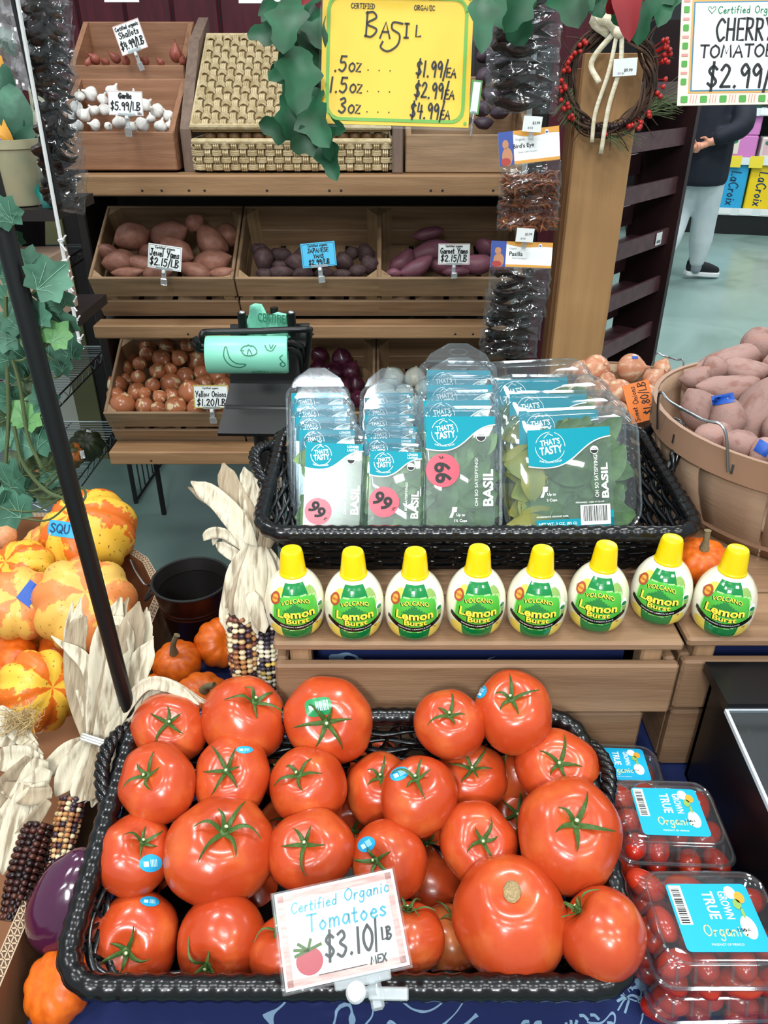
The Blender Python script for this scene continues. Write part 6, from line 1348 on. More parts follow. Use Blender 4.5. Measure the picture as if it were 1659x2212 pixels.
place_bulbs([(1288, 797, 64, (.25, .15)), (1362, 795, 66, (.75, -.1)), (1312, 822, 40), (1338, 848, 62, (.1, .3)), (1298, 842, 52), (1415, 822, 56, (.4, .5)), (1424, 868, 54), (1395, 850, 48), (1262, 830, 46), (1380, 880, 56), (1330, 890, 56), (1430, 795, 40), (1250, 800, 44), (1240, 860, 48), (1280, 880, 50)], swm, 'sweet_onion', 'large pale sweet onion', 'onion bushel basket', 'onion', 'sweet onions in the bushel basket', D_of=lambda x, y: 1.60 - (y - 790) * .0013, seed=12, tight=.84)
swt = tubers('sw', m_sweet, (.42, .5, .38, .46, .55), .3)
place_tubers([(e_[0], e_[1], e_[2] * 1.1, e_[3] * 1.1, e_[4]) for e_ in [(1575, 782, 150, 66, 18), (1640, 745, 80, 76, 40), (1545, 800, 70, 60, 30), (1575, 838, 150, 66, 8), (1518, 890, 110, 76, -52), (1570, 905, 92, 78, 80), (1628, 905, 175, 88, 72), (1655, 975, 80, 60, 30), (1505, 815, 66, 50, 20), (1600, 960, 80, 60, -20), (1540, 940, 80, 60, 10), (1680, 850, 120, 80, 20), (1690, 930, 110, 80, 70), (1610, 800, 100, 60, -10), (1700, 790, 100, 80, 0), (1775, 830, 150, 80, 12), (1800, 905, 150, 84, -24), (1870, 850, 120, 80, 40), (1760, 965, 140, 84, 20), (1860, 950, 150, 84, -10), (1940, 905, 130, 84, 60), (1790, 780, 120, 76, -15), (1880, 790, 130, 76, 8)]],
             swt, 'sweet_potato', 'dusty pink sweet potato', 'right bushel basket', 'sweet potato', 'sweet potatoes in the bushel basket', D_of=lambda x, y: 1.10 - (y - 840) * .0009 + max(0, (1560 - x)) * .0003, tight=.72, limit=.08)
drop_patterns()
m_btape = mat('blue_tape', '#1c4fa8', .5)
TAPES = []
def tape(px, py, w, h, rot, D, label, m=None, txt=None): TAPES.append((px, py, w, h, rot, D, label, m, txt))
def stick_tapes():
    dg = bpy.context.evaluated_depsgraph_get(); dg.update()
    skip = {'ivy_vine', 'canopy_pole', 'corn_bundle'}
    for px, py, w, h, rot, D, label, m, txt in TAPES:
        if txt is None: w, h = w * .8, h * .8
        ro = math.radians(rot); hit = None; D0 = None
        def shot(dx, dy):
            d = ray(px + dx * math.cos(ro) - dy * math.sin(ro), py - dx * math.sin(ro) - dy * math.cos(ro)).normalized(); o = CAM.copy()
            for _ in range(30):
                ok, loc, nr, ix, ob, mx = SC.ray_cast(dg, o, d)
                if not ok: return None
                rt = ob
                while rt.parent: rt = rt.parent
                if rt.get('category') in ('squash', 'sweet potato', 'onion', 'pumpkin'): return loc - d * .0012, rt, DEP(loc)
                o = loc + d * .0008
            return None
        c = shot(0, 0)
        if c is None: continue
        root, D0 = c[1], c[2]
        def pt(u, v):
            s_ = shot((u - .5) * w, (v - .5) * h)
            if s_ is None or s_[1] is not root or abs(s_[2] - D0) > .03: return P(px + (u - .5) * w * math.cos(ro) - (v - .5) * h * math.sin(ro), py - (u - .5) * w * math.sin(ro) - (v - .5) * h * math.cos(ro), D0)
            return s_[0]
        inv = root.matrix_world.inverted(); a = MB(); a.grid(lambda u, v: inv @ pt(u, v), 8, 5)
        o = a.build('blue_tape' if m is not m_white else 'white_sticker', m or m_btape, root, norm=False); o['label'] = label
        if txt:
            b = MB(); hand(b, txt, -w * .42, -h * .25, h * .55, 3, 1.1); b.v = [tuple(inv @ (pt(.5 + v[0] / w, .5 + v[1] / h) - ray(px, py).normalized() * .0008)) for v in b.v]; b.build('lettering', m_navyink, o, smooth=0, norm=False)
tape(1562, 862, 62, 26, 10, 1.035, 'strip of blue tape on a sweet potato in right bushel'); tape(1648, 968, 36, 40, 60, .955, 'blue tape piece on sweet potato at frame edge'); tape(1372, 772, 16, 8, 0, 1.50, 'tiny blue tape piece on a sweet onion')
# orange price card, turned on its side
c = P(1383, 868, 1.384); t = thing('price_sign', 'orange Sweet Onions price card hanging sideways on bushel basket', 'sign'); ro = math.radians(15); orient(t, c, RT * math.cos(ro) + UPV * math.sin(ro), -RT * math.sin(ro) + UPV * math.cos(ro)); k = 1.384 / FPX
m_ocard = mat('orange_card', '#e0752a', .5)
a = MB(); a.box((0, 0, -.001), (58 * k, 86 * k, .0016)); a.build('card', m_ocard, t)
a = MB(); f = lambda p: V((-p.y, p.x, .0006)); hand(a, '$1.80/LB', -30 * k, -20 * k, 17 * k, .0016, .95, .08, fn=f); hand(a, 'Onions', -2 * k, 4 * k, 12 * k, .0011, 1, .1, fn=f); hand(a, 'Sweet', -40 * k, 10 * k, 11 * k, .0011, 1, .1, fn=f); a.build('lettering', m_ink, t, smooth=0)
a = MB(); a.box((32 * k, -10 * k, .002), (10 * k, 50 * k, .005), b=.001); a.box((44 * k, -18 * k, .002), (22 * k, 18 * k, .006), b=.002); a.build('clip', m_clip, t)

# ------------------------------------------------------------------ pumpkins
def pumpkin_shape(n, depth, flat, seed):
    r = random.Random(seed); ph = r.uniform(0, 6); o = V((r.uniform(0, 50), 1, 1))
    def fn(p):
        a = math.atan2(p.y, p.x); rho = math.hypot(p.x, p.y); rib = 1 - depth * (1 - abs(math.cos(n * a / 2 + ph)) ** .7) * min(1, rho * 1.6)
        z = p.z * flat; z -= math.copysign(.20, p.z) * math.exp(-(rho / .35) ** 2) * flat * (1 if p.z > 0 else .7); q = 1 + .05 * noise.noise(p * 1.1 + o)
        return V((p.x * rib * q, p.y * rib * q, z * (.75 + .25 * rib)))
    return fn
def pumpkin_mat(name, base, stripe, fleck, n, lo, hi):
    m, nt, b = newmat(name); N, L = nt.nodes, nt.links; tc = N.new('ShaderNodeTexCoord'); gr = N.new('ShaderNodeTexGradient'); gr.gradient_type = 'RADIAL'; L.new(tc.outputs['Object'], gr.inputs[0])
    mu = N.new('ShaderNodeMath'); mu.operation = 'MULTIPLY'; mu.inputs[1].default_value = 2 * PI * n; L.new(gr.outputs['Fac'], mu.inputs[0]); si = N.new('ShaderNodeMath'); si.operation = 'SINE'; L.new(mu.outputs[0], si.inputs[0])
    nz = N.new('ShaderNodeTexNoise'); nz.inputs['Scale'].default_value = 3.2; nz.inputs['Detail'].default_value = 7; nz.inputs['Roughness'].default_value = .65; L.new(tc.outputs['Object'], nz.inputs['Vector'])
    ma = N.new('ShaderNodeMath'); ma.operation = 'MULTIPLY_ADD'; ma.inputs[1].default_value = 5.5; L.new(nz.outputs['Fac'], ma.inputs[0]); L.new(si.outputs[0], ma.inputs[2])
    rp = N.new('ShaderNodeValToRGB'); rp.color_ramp.elements[0].position = lo; rp.color_ramp.elements[1].position = hi; rp.color_ramp.elements[0].color = C(stripe); rp.color_ramp.elements[1].color = C(base)
    mr = N.new('ShaderNodeMapRange'); mr.inputs['From Min'].default_value = 0; mr.inputs['From Max'].default_value = 5.5; L.new(ma.outputs[0], mr.inputs['Value']); L.new(mr.outputs[0], rp.inputs[0])
    n2 = N.new('ShaderNodeTexNoise'); n2.inputs['Scale'].default_value = 11; n2.inputs['Detail'].default_value = 2; L.new(tc.outputs['Object'], n2.inputs['Vector']); r2 = N.new('ShaderNodeMapRange'); r2.inputs['From Min'].default_value = .66; r2.inputs['From Max'].default_value = .68; L.new(n2.outputs['Fac'], r2.inputs['Value'])
    mx = N.new('ShaderNodeMix'); mx.data_type = 'RGBA'; mx.inputs[7].default_value = C(fleck); L.new(r2.outputs[0], mx.inputs[0]); L.new(rp.outputs[0], mx.inputs[6]); L.new(mx.outputs[2], b.inputs['Base Color']); b.inputs['Roughness'].default_value = .38; b.inputs['Specular IOR Level'].default_value = .4; return m
m_carn = pumpkin_mat('carnival_squash_skin', '#e9b53c', '#d9681c', '#a06a20', 5, .42, .47); m_carn2 = pumpkin_mat('warty_carnival_skin', '#e3b356', '#db8448', '#a87836', 4, .46, .52); m_pump = mat('orange_pumpkin_skin', '#dd6a17', .38, '#c9560f', 4, spec=.4, rand=.08); m_peach = mat('peach_gourd_skin', '#d99a6c', .5, '#c98558', 4); m_acorn = mat('dark_green_squash_skin', '#343a1e', .5, '#26301a', 4, (1, 1, 1), .1, lo=.4, hi=.7); m_acorn2 = mat('green_orange_squash_skin', '#40401f', .5, '#b0622a', 2.2, lo=.5, hi=.56); m_stem = mat('pumpkin_stem', '#8a7a58', .8, '#6d6246', 30, bump=.3)
PM = {}
for key, n, dp, fl, m in (('c', 10, .16, .80, m_carn), ('d', 9, .13, .80, m_carn2), ('p', 10, .10, .78, m_pump), ('e', 8, .05, .85, m_peach), ('g', 9, .18, .9, m_acorn), ('h', 9, .18, .9, m_acorn2)):
    a = MB(); a.ball((0, 0, 0), 1, 60, 24, pumpkin_shape(n, dp, fl, ord(key))); o = a.build('pattern', m, smooth=80); PM[key] = (o.data, fl)
def pumpkin(name, label, cat, px, py, w, D, key, up=(0, .5), spin=0, stem=None, group=None):
    d, fl = PM[key]; t = thing(name, label, cat, group=group); R_ = w / 2 * D / FPX; z = RT * up[0] + UPV * up[1] - FW * math.sqrt(max(.01, 1 - up[0] ** 2 - up[1] ** 2)); axis_up(t, P(px, py, D), z, spin, R_); link('rind', d, t)
    if stem:
        a = MB(); pts = [V((0, 0, fl * .74)), V((stem[0] * .15, stem[1] * .15, fl * .9 + stem[2] * .35)), V((stem[0] * .5, stem[1] * .5, fl * .9 + stem[2] * .7)), V((stem[0], stem[1], fl * .9 + stem[2]))]; q = crv(pts, 4); a.tube(q, [.20 - .09 * min(1, 3 * i / len(q)) + (.02 if i == len(q) - 1 else 0) for i in range(len(q))], 9); a.build('stem', m_stem, t, smooth=50)
    return t
DZ = lambda x, y, z: DEP(PZ(x, y, z))
GP = 'striped squash in the cardboard bin'
pumpkin('carnival_squash', 'largest yellow-orange striped squash at bin back with blue tape', 'squash', 190, 1155, 218, 1.28, 'c', (-.3, .62), .4, None, GP)
pumpkin('carnival_squash', 'small striped squash behind left of the taped largest squash', 'squash', 95, 1185, 110, 1.30, 'd', (-.5, .5), 1, None, GP)
pumpkin('carnival_squash', 'striped squash at left frame edge below the peach gourd', 'squash', 45, 1235, 150, 1.20, 'c', (-.3, .5), 2.2, None, GP)
pumpkin('carnival_squash', 'yellow mottled squash with dark blue tape near left edge', 'squash', 45, 1305, 165, 1.10, 'd', (.3, .35), .8, None, GP)
pumpkin('carnival_squash', 'pinkish ribbed striped squash in the centre of the bin', 'squash', 182, 1305, 222, 1.10, 'd', (.35, .45), 0, None, GP)
pumpkin('carnival_squash', 'yellow-orange striped squash lowest in the bin beside corn husks', 'squash', 85, 1492, 185, 1.00, 'c', (.75, .25), 1.2, None, GP)
pumpkin('orange_pumpkin', 'plain orange pumpkin at left edge between the striped squash', 'pumpkin', 20, 1425, 120, 1.10, 'p', (-.4, .5), 0, None)
pumpkin('carnival_squash', 'striped squash sunk in shadow under the pinkish squash', 'squash', 40, 1375, 130, 1.16, 'c', (-.2, .3), 3, None, GP)
pumpkin('orange_pumpkin', 'orange pumpkin half buried behind corn husks in the bin', 'pumpkin', 150, 1410, 130, 1.14, 'p', (.3, .5), 1, None)
pumpkin('peach_gourd', 'smooth peach coloured gourd at left edge behind ivy', 'gourd', 2, 1158, 66, 1.28, 'e', (0, .6), 0, None)
pumpkin('small_pumpkin', 'small orange pumpkin with curved stem left of pail', 'pumpkin', 384, 1432, 108, 1.07, 'p', (-.05, .72), .3, (.35, .1, .85)).name
pumpkin('small_pumpkin', 'orange pumpkin between the dark pail and hanging corn', 'pumpkin', 475, 1388, 112, 1.10, 'p', (.5, .2), 1.3, None)
pumpkin('small_pumpkin', 'orange pumpkin behind the back left tomatoes', 'pumpkin', 437, 1512, 128, 1.00, 'p', (.25, .68), .2, (.3, -.1, .4))
pumpkin('small_pumpkin', 'orange pumpkin in shadow under the corn husks by the pole', 'pumpkin', 352, 1490, 90, 1.06, 'p', (.1, .6), .7, None)
pumpkin('small_pumpkin', 'small orange pumpkin beside right bushel basket behind the bottles', 'pumpkin', 1515, 1212, 118, .925, 'p', (-.12, .72), .5, (.1, .1, .75))
pumpkin('orange_squash', 'mottled orange squash in the bottom left corner', 'squash', 128, 2130, 158, .700, 'p', (-.3, .6), 0, None)
tape(135, 1143, 62, 34, -8, 1.205, 'bright blue lettered tape on the largest squash', mat('bright_blue_tape', '#2f9fdc', .5), 'SQU'); tape(65, 1283, 48, 62, -38, 1.025, 'dark blue tape stuck on yellow mottled squash'); tape(145, 2058, 40, 40, 0, .735, 'scrap of blue tape between eggplant and orange squash')

drop_patterns()
# ------------------------------------------------------------------ cardboard bin, eggplant, pail
m_card = mat('cardboard', '#8a5f42', .8, '#7b5238', 5, spec=.15); m_corr = mat('corrugated_edge', '#b89f82', .8); m_corrd = mat('corrugation_gap', '#5d4534', .9)
poly = [(-.342, .15), (-.342, .985), (-.395, 1.075), (-.56, 1.225), (-1.1, 1.225), (-1.1, .15)]
t = thing('cardboard_bin', 'tall octagonal corrugated cardboard bin full of striped squash', 'box', (-.7, .7, 0)); o_ = V((.7, -.7, 0)); zt = .84; th = .014; n = len(poly)
inn = [(-.342 - th, .15 + th), (-.342 - th, .98), (-.40, 1.062), (-.565, 1.225 - th), (-1.1 + th, 1.225 - th), (-1.1 + th, .15 + th)]
for i in range(n):
    j = (i + 1) % n; q = [poly[i], poly[j], inn[j], inn[i]]; a = MB(); a.hexa([V((x, y, .0)) + o_ for x, y in q] + [V((x, y, zt)) + o_ for x, y in q]); w_ = a.build('side_panel', m_card, t)
    a = MB(); L = (V(poly[j]) - V(poly[i])).length; m_ = max(4, int(L / .0075)); p0, p1, q0, q1 = (V((*c, zt + .0012)) + o_ for c in (poly[i], poly[j], inn[i], inn[j]))
    ribs = MB()
    for A, B in ((.0, .10), (.45, .55), (.90, 1.0)):
        a.add([p0.lerp(q0, A), p1.lerp(q1, A), p1.lerp(q1, B), p0.lerp(q0, B)], [(0, 1, 2, 3)])
    for lay_ in (0, 1):
        lo_, hi_ = (.08, .47) if lay_ == 0 else (.53, .92)
        for k in range(m_):
            u0, u1 = (k + .5 * lay_) / m_, (k + 1 + .5 * lay_) / m_; um = (u0 + u1) / 2
            for ua, ub, va, vb in ((u0, um, lo_, hi_), (um, u1, hi_, lo_)):
                pa, pb = p0.lerp(p1, ua).lerp(q0.lerp(q1, ua), va), p0.lerp(p1, min(1, ub)).lerp(q0.lerp(q1, min(1, ub)), vb); d = (p1 - p0).normalized() * .0009; a.add([pa - d, pa + d, pb + d, pb - d], [(0, 1, 2, 3)])
    a.build('corrugated_edge', m_corr, w_, smooth=0, norm=False); a = MB(); a.add([p0 - V((0, 0, .0008)), p1 - V((0, 0, .0008)), q1 - V((0, 0, .0008)), q0 - V((0, 0, .0008))], [(0, 1, 2, 3)]); a.build('flute_gap', m_corrd, w_, smooth=0)
a = MB(); a.add([V((x, y, .70)) + o_ for x, y in inn], [tuple(range(n))]); a.build('inner_tray', m_card, t)
m_egg = mat('eggplant_skin', '#4a1638', .14, '#381030', 3, spec=.6, coat=.6, bump=.1, bscale=25)
c = P(150, 1945, .735); t = thing('eggplant', 'glossy purple eggplant wedged between bin and tomato basket', 'eggplant'); orient(t, c, RT * .35 + UPV * .94, RT * .94 - UPV * .35)
a = MB(); a.ball((0, 0, 0), (.052, .036, .034), 28, 18, lambda p: V((p.x, p.y * (1 - .15 * p.x), p.z * (1 - .15 * p.x))) * (1 + .04 * noise.noise(p * 2.5))); a.build('skin', m_egg, t, smooth=80)
m_pail = mat('copper_brown_pail', '#3a1a10', .35, '#1c0f0b', 3, metal=.6, lo=.4, hi=.75); m_pailin = mat('dark_pail_inside', '#120d0c', .5)
bs = PZ(412, 1375, .802); R_ = 82 / FPX * 1.135; t = thing('metal_pail', 'dark coppery metal pail standing empty behind the small pumpkins', 'pail', (bs.x + .01, bs.y + .012, .802)); H_ = .098; rb = R_ * .72
a = MB(); a.lathe([(rb - .002, .0), (rb, .001), (rb + (R_ - rb) * .55, H_ * .55), (rb + (R_ - rb) * .57 + .0012, H_ * .57), (rb + (R_ - rb) * .60, H_ * .60), (rb + (R_ - rb) * .64 + .0012, H_ * .64), (rb + (R_ - rb) * .66, H_ * .66), (R_, H_)], 40, close=False); a.build('outer_wall', m_pail, t, smooth=30)
a = MB(); a.lathe([(0, .004), (rb - .003, .004), (rb + (R_ - rb) * .8 - .002, H_ * .8), (rb + (R_ - rb) * .82 - .004, H_ * .82), (R_ - .002, H_)], 40, close=False); a.build('inner_wall', m_pailin, t, smooth=30)
a = MB(); a.tube([(R_ * math.cos(2 * PI * i / 40), R_ * math.sin(2 * PI * i / 40), H_) for i in range(40)], .0022, 8, True); a.build('rolled_rim', m_blackm, t, smooth=60)
for s in (-1, 1): a = MB(); a.tube(crv([(s * R_ * .97, -.02, H_ * .86), (s * (R_ + .012), -.012, H_ * .7), (s * (R_ + .012), .012, H_ * .7), (s * R_ * .97, .02, H_ * .86)], 6), .0022, 6); a.build('ear_handle', m_blackm, t, smooth=60)
a = MB(); a.tube(crv([(-R_, 0, H_ * .9), (-R_ * 1.12, -.015, H_ * 1.0), (-R_ * 1.4, .0, H_ * 1.12), (-R_ * 1.7, .03, H_ * 1.14)], 6), .0012, 5); a.build('bail_wire', m_wire, t)

# ------------------------------------------------------------------ flint corn with husks
m_husk = mat('dry_corn_husk', '#bfb49b', .75, '#8f8069', 22, (7, 1, 1), rand=.1, bump=.2, bscale=22, spec=.2, col3='#cec4ae'); m_huskd = mat('greyish_corn_husk', '#a8987f', .7, '#8a7963', 22, (7, 1, 1), rand=.1, bump=.3, spec=.2); m_kern = vcol('flint_kernels', .28); m_twine = mat('clear_tie', '#d9dbd6', .3); m_silk = mat('corn_silk', '#b59a68', .8)
KP = {'mix': ['#c9a878', '#3a2a33', '#6b3b30', '#d8c29a', '#8a5a3c', '#40303c', '#b07a48', '#e0cfa8'], 'white': ['#e4dcc4', '#3a3540', '#d8cfae', '#554a55', '#e9e2cc', '#d9b85c', '#2d2a33'], 'dark': ['#2a1414', '#3a1a16', '#1f0f10', '#4a241a']}
def cob(a, p0, p1, R, pal, seed, rows=12, curve=0.0):
    r = random.Random(seed); p0, p1 = V(p0), V(p1); ax = (p1 - p0); L = ax.length; ax.normalize(); x = ax.orthogonal().normalized(); y = ax.cross(x); nk = int(L / (R * .34)); cols = [C(h) for h in KP[pal]]
    for i in range(rows):
        an0 = 2 * PI * i / rows
        for k in range(nk):
            u = (k + .5) / nk; rr = R * (1 - .42 * u ** 3) * (.9 + .1 * math.sin(PI * u)); an = an0 + .12 * math.sin(u * 4) ; rd = x * math.cos(an) + y * math.sin(an); c = p0 + ax * (L * (u + r.uniform(-.004, .004))) + rd * rr * .86; a.col = r.choice(cols); sz = rr * .29
            m = MB(); m.ball((0, 0, 0), 1, 6, 4); tg = ax.cross(rd); kr = L / nk * .56
            a.add([c + rd * v[2] * sz * .75 + tg * v[0] * sz * .95 + ax * v[1] * kr for v in m.v], m.f)
    a.col = C('#2a1a18'); a.tube([p0, p1], [R * .8, R * .5], 10); a.col = None
def husk_leaf(a, pts, w, fold=.35, tipw=.12, n=8, seed=0, nrm_=None):
    r = random.Random(seed); q = crv(pts, 5); m_ = len(q); vs = []; K = 4; prev = None
    for i in range(m_):
        u = i / (m_ - 1); t_ = (q[min(i + 1, m_ - 1)] - q[max(i - 1, 0)]).normalized(); nv = V(nrm_) if nrm_ else (CAM - q[i]).normalized(); nv = (nv - t_ * nv.dot(t_)).normalized(); sd = t_.cross(nv)
        ww = .78 * w * (.45 + .75 * math.sin(PI * min(1, u * .8 + .1)) if u < .85 else (.45 + .75 * math.sin(PI * .78)) * max(tipw, (1 - u) / .15)) * (1 + .12 * noise.noise(V((u * 4, seed, 0))))
        for k in range(K + 1): s = k / K * 2 - 1; vs.append(q[i] + sd * s * ww / 2 + nv * (fold * ww * .5 * (abs(s) - .5) + .06 * ww * noise.noise(V((u * 7, s * 2, seed)))))
    W1 = K + 1; a.add(vs, [(i * W1 + k, i * W1 + k + 1, (i + 1) * W1 + k + 1, (i + 1) * W1 + k) for i in range(m_ - 1) for k in range(K)])
def bundle(label, leaves, cobs, tie, silk=None):
    t = thing('corn_bundle', label, 'corn'); a, b = MB(), MB()
    for k, lf in enumerate(leaves):
        pts, w = lf[0], lf[1]; g = a if not (len(lf) > 2 and lf[2]) else b; rj = random.Random(k * 7 + len(label)); jx, jy = rj.uniform(-22, 22), rj.uniform(-14, 14); husk_leaf(b if rj.random() < .35 else a, [P(q_[0] + jx * i_ / (len(pts) - 1), q_[1] + jy * i_ / (len(pts) - 1), q_[2] + .006) for i_, q_ in enumerate(pts)], w * .6 * pts[len(pts) // 2][2] / FPX, .6, .1, seed=k + 50); husk_leaf(g, [P(*p) for p in pts], w * pts[len(pts) // 2][2] / FPX, .5 if k % 2 else .25, .1, seed=k + len(label))
    a.build('husk', m_husk, t, smooth=70, solid=.0006, norm=False)
    if b.v: b.build('husk', m_huskd, t, smooth=70, solid=.0006, norm=False)
    for k, (p0, p1, R, pal, *sd) in enumerate(cobs): a = MB(); cob(a, P(*p0), P(*p1), R, pal, k + 3, *(sd or [])); a.build('cob', m_kern, t, smooth=60)
    if tie:
        c0, c1 = P(*tie[0]), P(*tie[1]); a = MB(); ax = (c1 - c0); R = ax.length / 2; c = (c0 + c1) / 2; nx_ = ax.normalized(); vd = (CAM - c).normalized()
        for s in (-.003, .0, .003): up = nx_.cross(vd); a.tube([c + nx_ * R * math.cos(q) + vd * R * .75 * math.sin(q) + up * s for q in [2 * PI * i / 24 for i in range(24)]], .0013, 5, True)
        a.build('tie', m_twine, t)
    if silk:
        a = MB(); r = random.Random(9); 
        for k in range(110):
            p = P(silk[0] + r.uniform(-30, 30), silk[1] + r.uniform(-20, 20), silk[2]); q = [p]
            for j in range(4): q.append(q[-1] + V((r.uniform(-1, 1), r.uniform(-1, 1), r.uniform(-.6, .9))) * .009)
            a.tube(q, .0004, 3, cap=False)
        a.build('silk', m_silk, t, norm=False)
    return t
# bundle hanging over the bin edge, tied at its neck
bundle('tied bundle of dried corn husks hanging over bin edge by black pole', [
 ([(205, 1612, .87), (190, 1520, .88), (160, 1400, .90), (175, 1290, .92)], 36), ([(205, 1612, .86), (215, 1500, .87), (230, 1380, .88), (262, 1290, .90)], 60), ([(210, 1610, .85), (240, 1500, .86), (280, 1380, .87), (300, 1300, .89)], 64, 1), ([(215, 1610, .85), (262, 1490, .86), (300, 1400, .88), (322, 1320, .90)], 50), ([(222, 1610, .84), (290, 1520, .85), (340, 1480, .85), (440, 1518, .84)], 44), ([(225, 1612, .84), (300, 1490, .84), (360, 1480, .84), (430, 1522, .83)], 30), ([(200, 1615, .86), (170, 1500, .88), (163, 1380, .89), (185, 1330, .90)], 52, 1), ([(215, 1608, .84), (250, 1460, .855), (262, 1370, .87), (235, 1330, .88)], 56), ([(205, 1612, .86), (195, 1450, .88), (130, 1385, .88)], 34),
 ([(215, 1600, .85), (268, 1530, .845), (296, 1450, .86), (330, 1380, .88)], 60), ([(212, 1600, .852), (235, 1520, .85), (250, 1440, .86), (252, 1350, .87)], 60, 1),
 ([(200, 1600, .86), (165, 1650, .84), (120, 1720, .82)], 62), ([(208, 1605, .85), (195, 1670, .83), (160, 1735, .81)], 68), ([(215, 1605, .845), (220, 1660, .83), (190, 1730, .81)], 62, 1), ([(190, 1600, .87), (140, 1630, .85), (80, 1690, .84)], 46), ([(222, 1610, .84), (238, 1660, .835), (215, 1700, .82)], 40)],
 [((158, 1722, .822), (122, 1880, .79), .0145, 'mix')], ((176, 1590, .845), (243, 1612, .835)))
bundle('second corn bundle at left frame edge with frayed silk and dark ears', [
 ([(85, 1640, .84), (30, 1600, .86), (-30, 1560, .88)], 50), ([(90, 1650, .83), (40, 1640, .84), (-20, 1640, .85)], 60), ([(100, 1660, .82), (60, 1720, .81), (-20, 1800, .80)], 60), ([(108, 1700, .81), (50, 1740, .80), (-10, 1850, .78)], 54), ([(112, 1712, .80), (60, 1720, .80), (0, 1690, .82)], 40, 1), ([(70, 1640, .83), (20, 1700, .82), (-30, 1740, .82)], 60, 1), ([(60, 1690, .81), (30, 1780, .79), (5, 1890, .77)], 50), ([(105, 1730, .79), (60, 1790, .79), (20, 1840, .79)], 34, 1), ([(90, 1640, .83), (70, 1680, .82), (20, 1760, .80)], 56), ([(75, 1620, .85), (20, 1560, .87), (-20, 1530, .88)], 46)],
 [((85, 1780, .80), (20, 1990, .75), .017, 'dark'), ((110, 1800, .81), (75, 2010, .77), .016, 'dark')], None, (40, 1560, .86))
# standing bundle against the crate
bundle('corn bundle standing against crate, white husks above two multicoloured cobs', [
 ([(545, 1200, .93), (520, 1140, .95), (470, 1080, .97), (412, 1040, 1.0)], 52), ([(545, 1200, .94), (530, 1120, .98), (500, 1060, 1.0), (482, 1000, 1.02)], 54, 1), ([(550, 1200, .94), (548, 1120, .98), (545, 1060, 1.0), (540, 1020, 1.02)], 60), ([(555, 1200, .94), (570, 1120, .98), (580, 1060, 1.0), (575, 1010, 1.02)], 46), ([(535, 1190, .93), (490, 1155, .95), (455, 1152, .96), (440, 1168, .96)], 26), ([(535, 1215, .93), (500, 1195, .94), (465, 1172, .96)], 30), ([(560, 1200, .93), (590, 1130, .97), (585, 1080, 1.0), (598, 1040, 1.0)], 46, 1),
 ([(545, 1180, .93), (520, 1230, .915), (500, 1310, .905), (490, 1365, .90)], 56), ([(555, 1180, .92), (548, 1240, .905), (535, 1310, .895), (528, 1350, .89)], 66), ([(562, 1185, .92), (575, 1250, .905), (580, 1320, .895)], 54), ([(540, 1280, .89), (548, 1300, .885), (562, 1340, .885), (572, 1368, .885)], 36), ([(575, 1190, .93), (598, 1250, .92), (600, 1330, .915)], 44), ([(550, 1180, .925), (532, 1240, .91), (512, 1300, .90), (506, 1340, .90)], 40, 1)],
 [((520, 1325, .905), (530, 1500, .93), .0185, 'mix', 12), ((574, 1335, .915), (582, 1505, .94), .0165, 'white', 12)], None)
# ------------------------------------------------------------------ black canopy frame, ivy, hanging signs
pa, pb = P(287, 1570, .862), P(10, 505, .600); dz = (pb - pa) / (pb.z - pa.z)
base = pa + dz * (.802 - pa.z); topp = pa + dz * (1.70 - pa.z)
t = thing('canopy_pole', 'slanting black metal pole entwined with ivy at the left', 'pole', base)
a = MB(); a.tube([V((0, 0, 0)), topp - base], .0082, 14); a.build('pole', m_black, t, smooth=60)
RY = 1.02; a = MB(); q = [topp - base, V((topp.x, RY, 1.71)) - base, V((.95, RY, 1.71)) - base, V((.95, RY, .0)) - base]; a.tube(q[:2], .008, 10); a.tube(q[1:3], .008, 10); a.tube(q[2:], .008, 10); a.build('overhead_rail', m_black, t, smooth=60)
a = MB(); a.lathe([(.022, .0), (.022, .004), (.010, .010)], 16); a.build('foot', m_black, t)
m_ivy = mat('ivy_leaf', '#3a6450', .55, '#4f7d66', 14, (1, 1, 1), .0, spec=.3, col3='#2f5642'); m_ivyl = mat('pale_ivy_leaf', '#4f8048', .5, '#639256', 22, spec=.3); m_ivyd = mat('ivy_underside', '#3b4a2c', .6, '#4a5a36', 20); m_vine = mat('ivy_stem', '#4c5a35', .6); m_vein = mat('ivy_vein', '#6f9a82', .6)
IV = [(0, 1), (.26, .66), (.60, .58), (.52, .24), (.70, -.10), (.46, -.22), (.32, -.48), (0, -.30)]
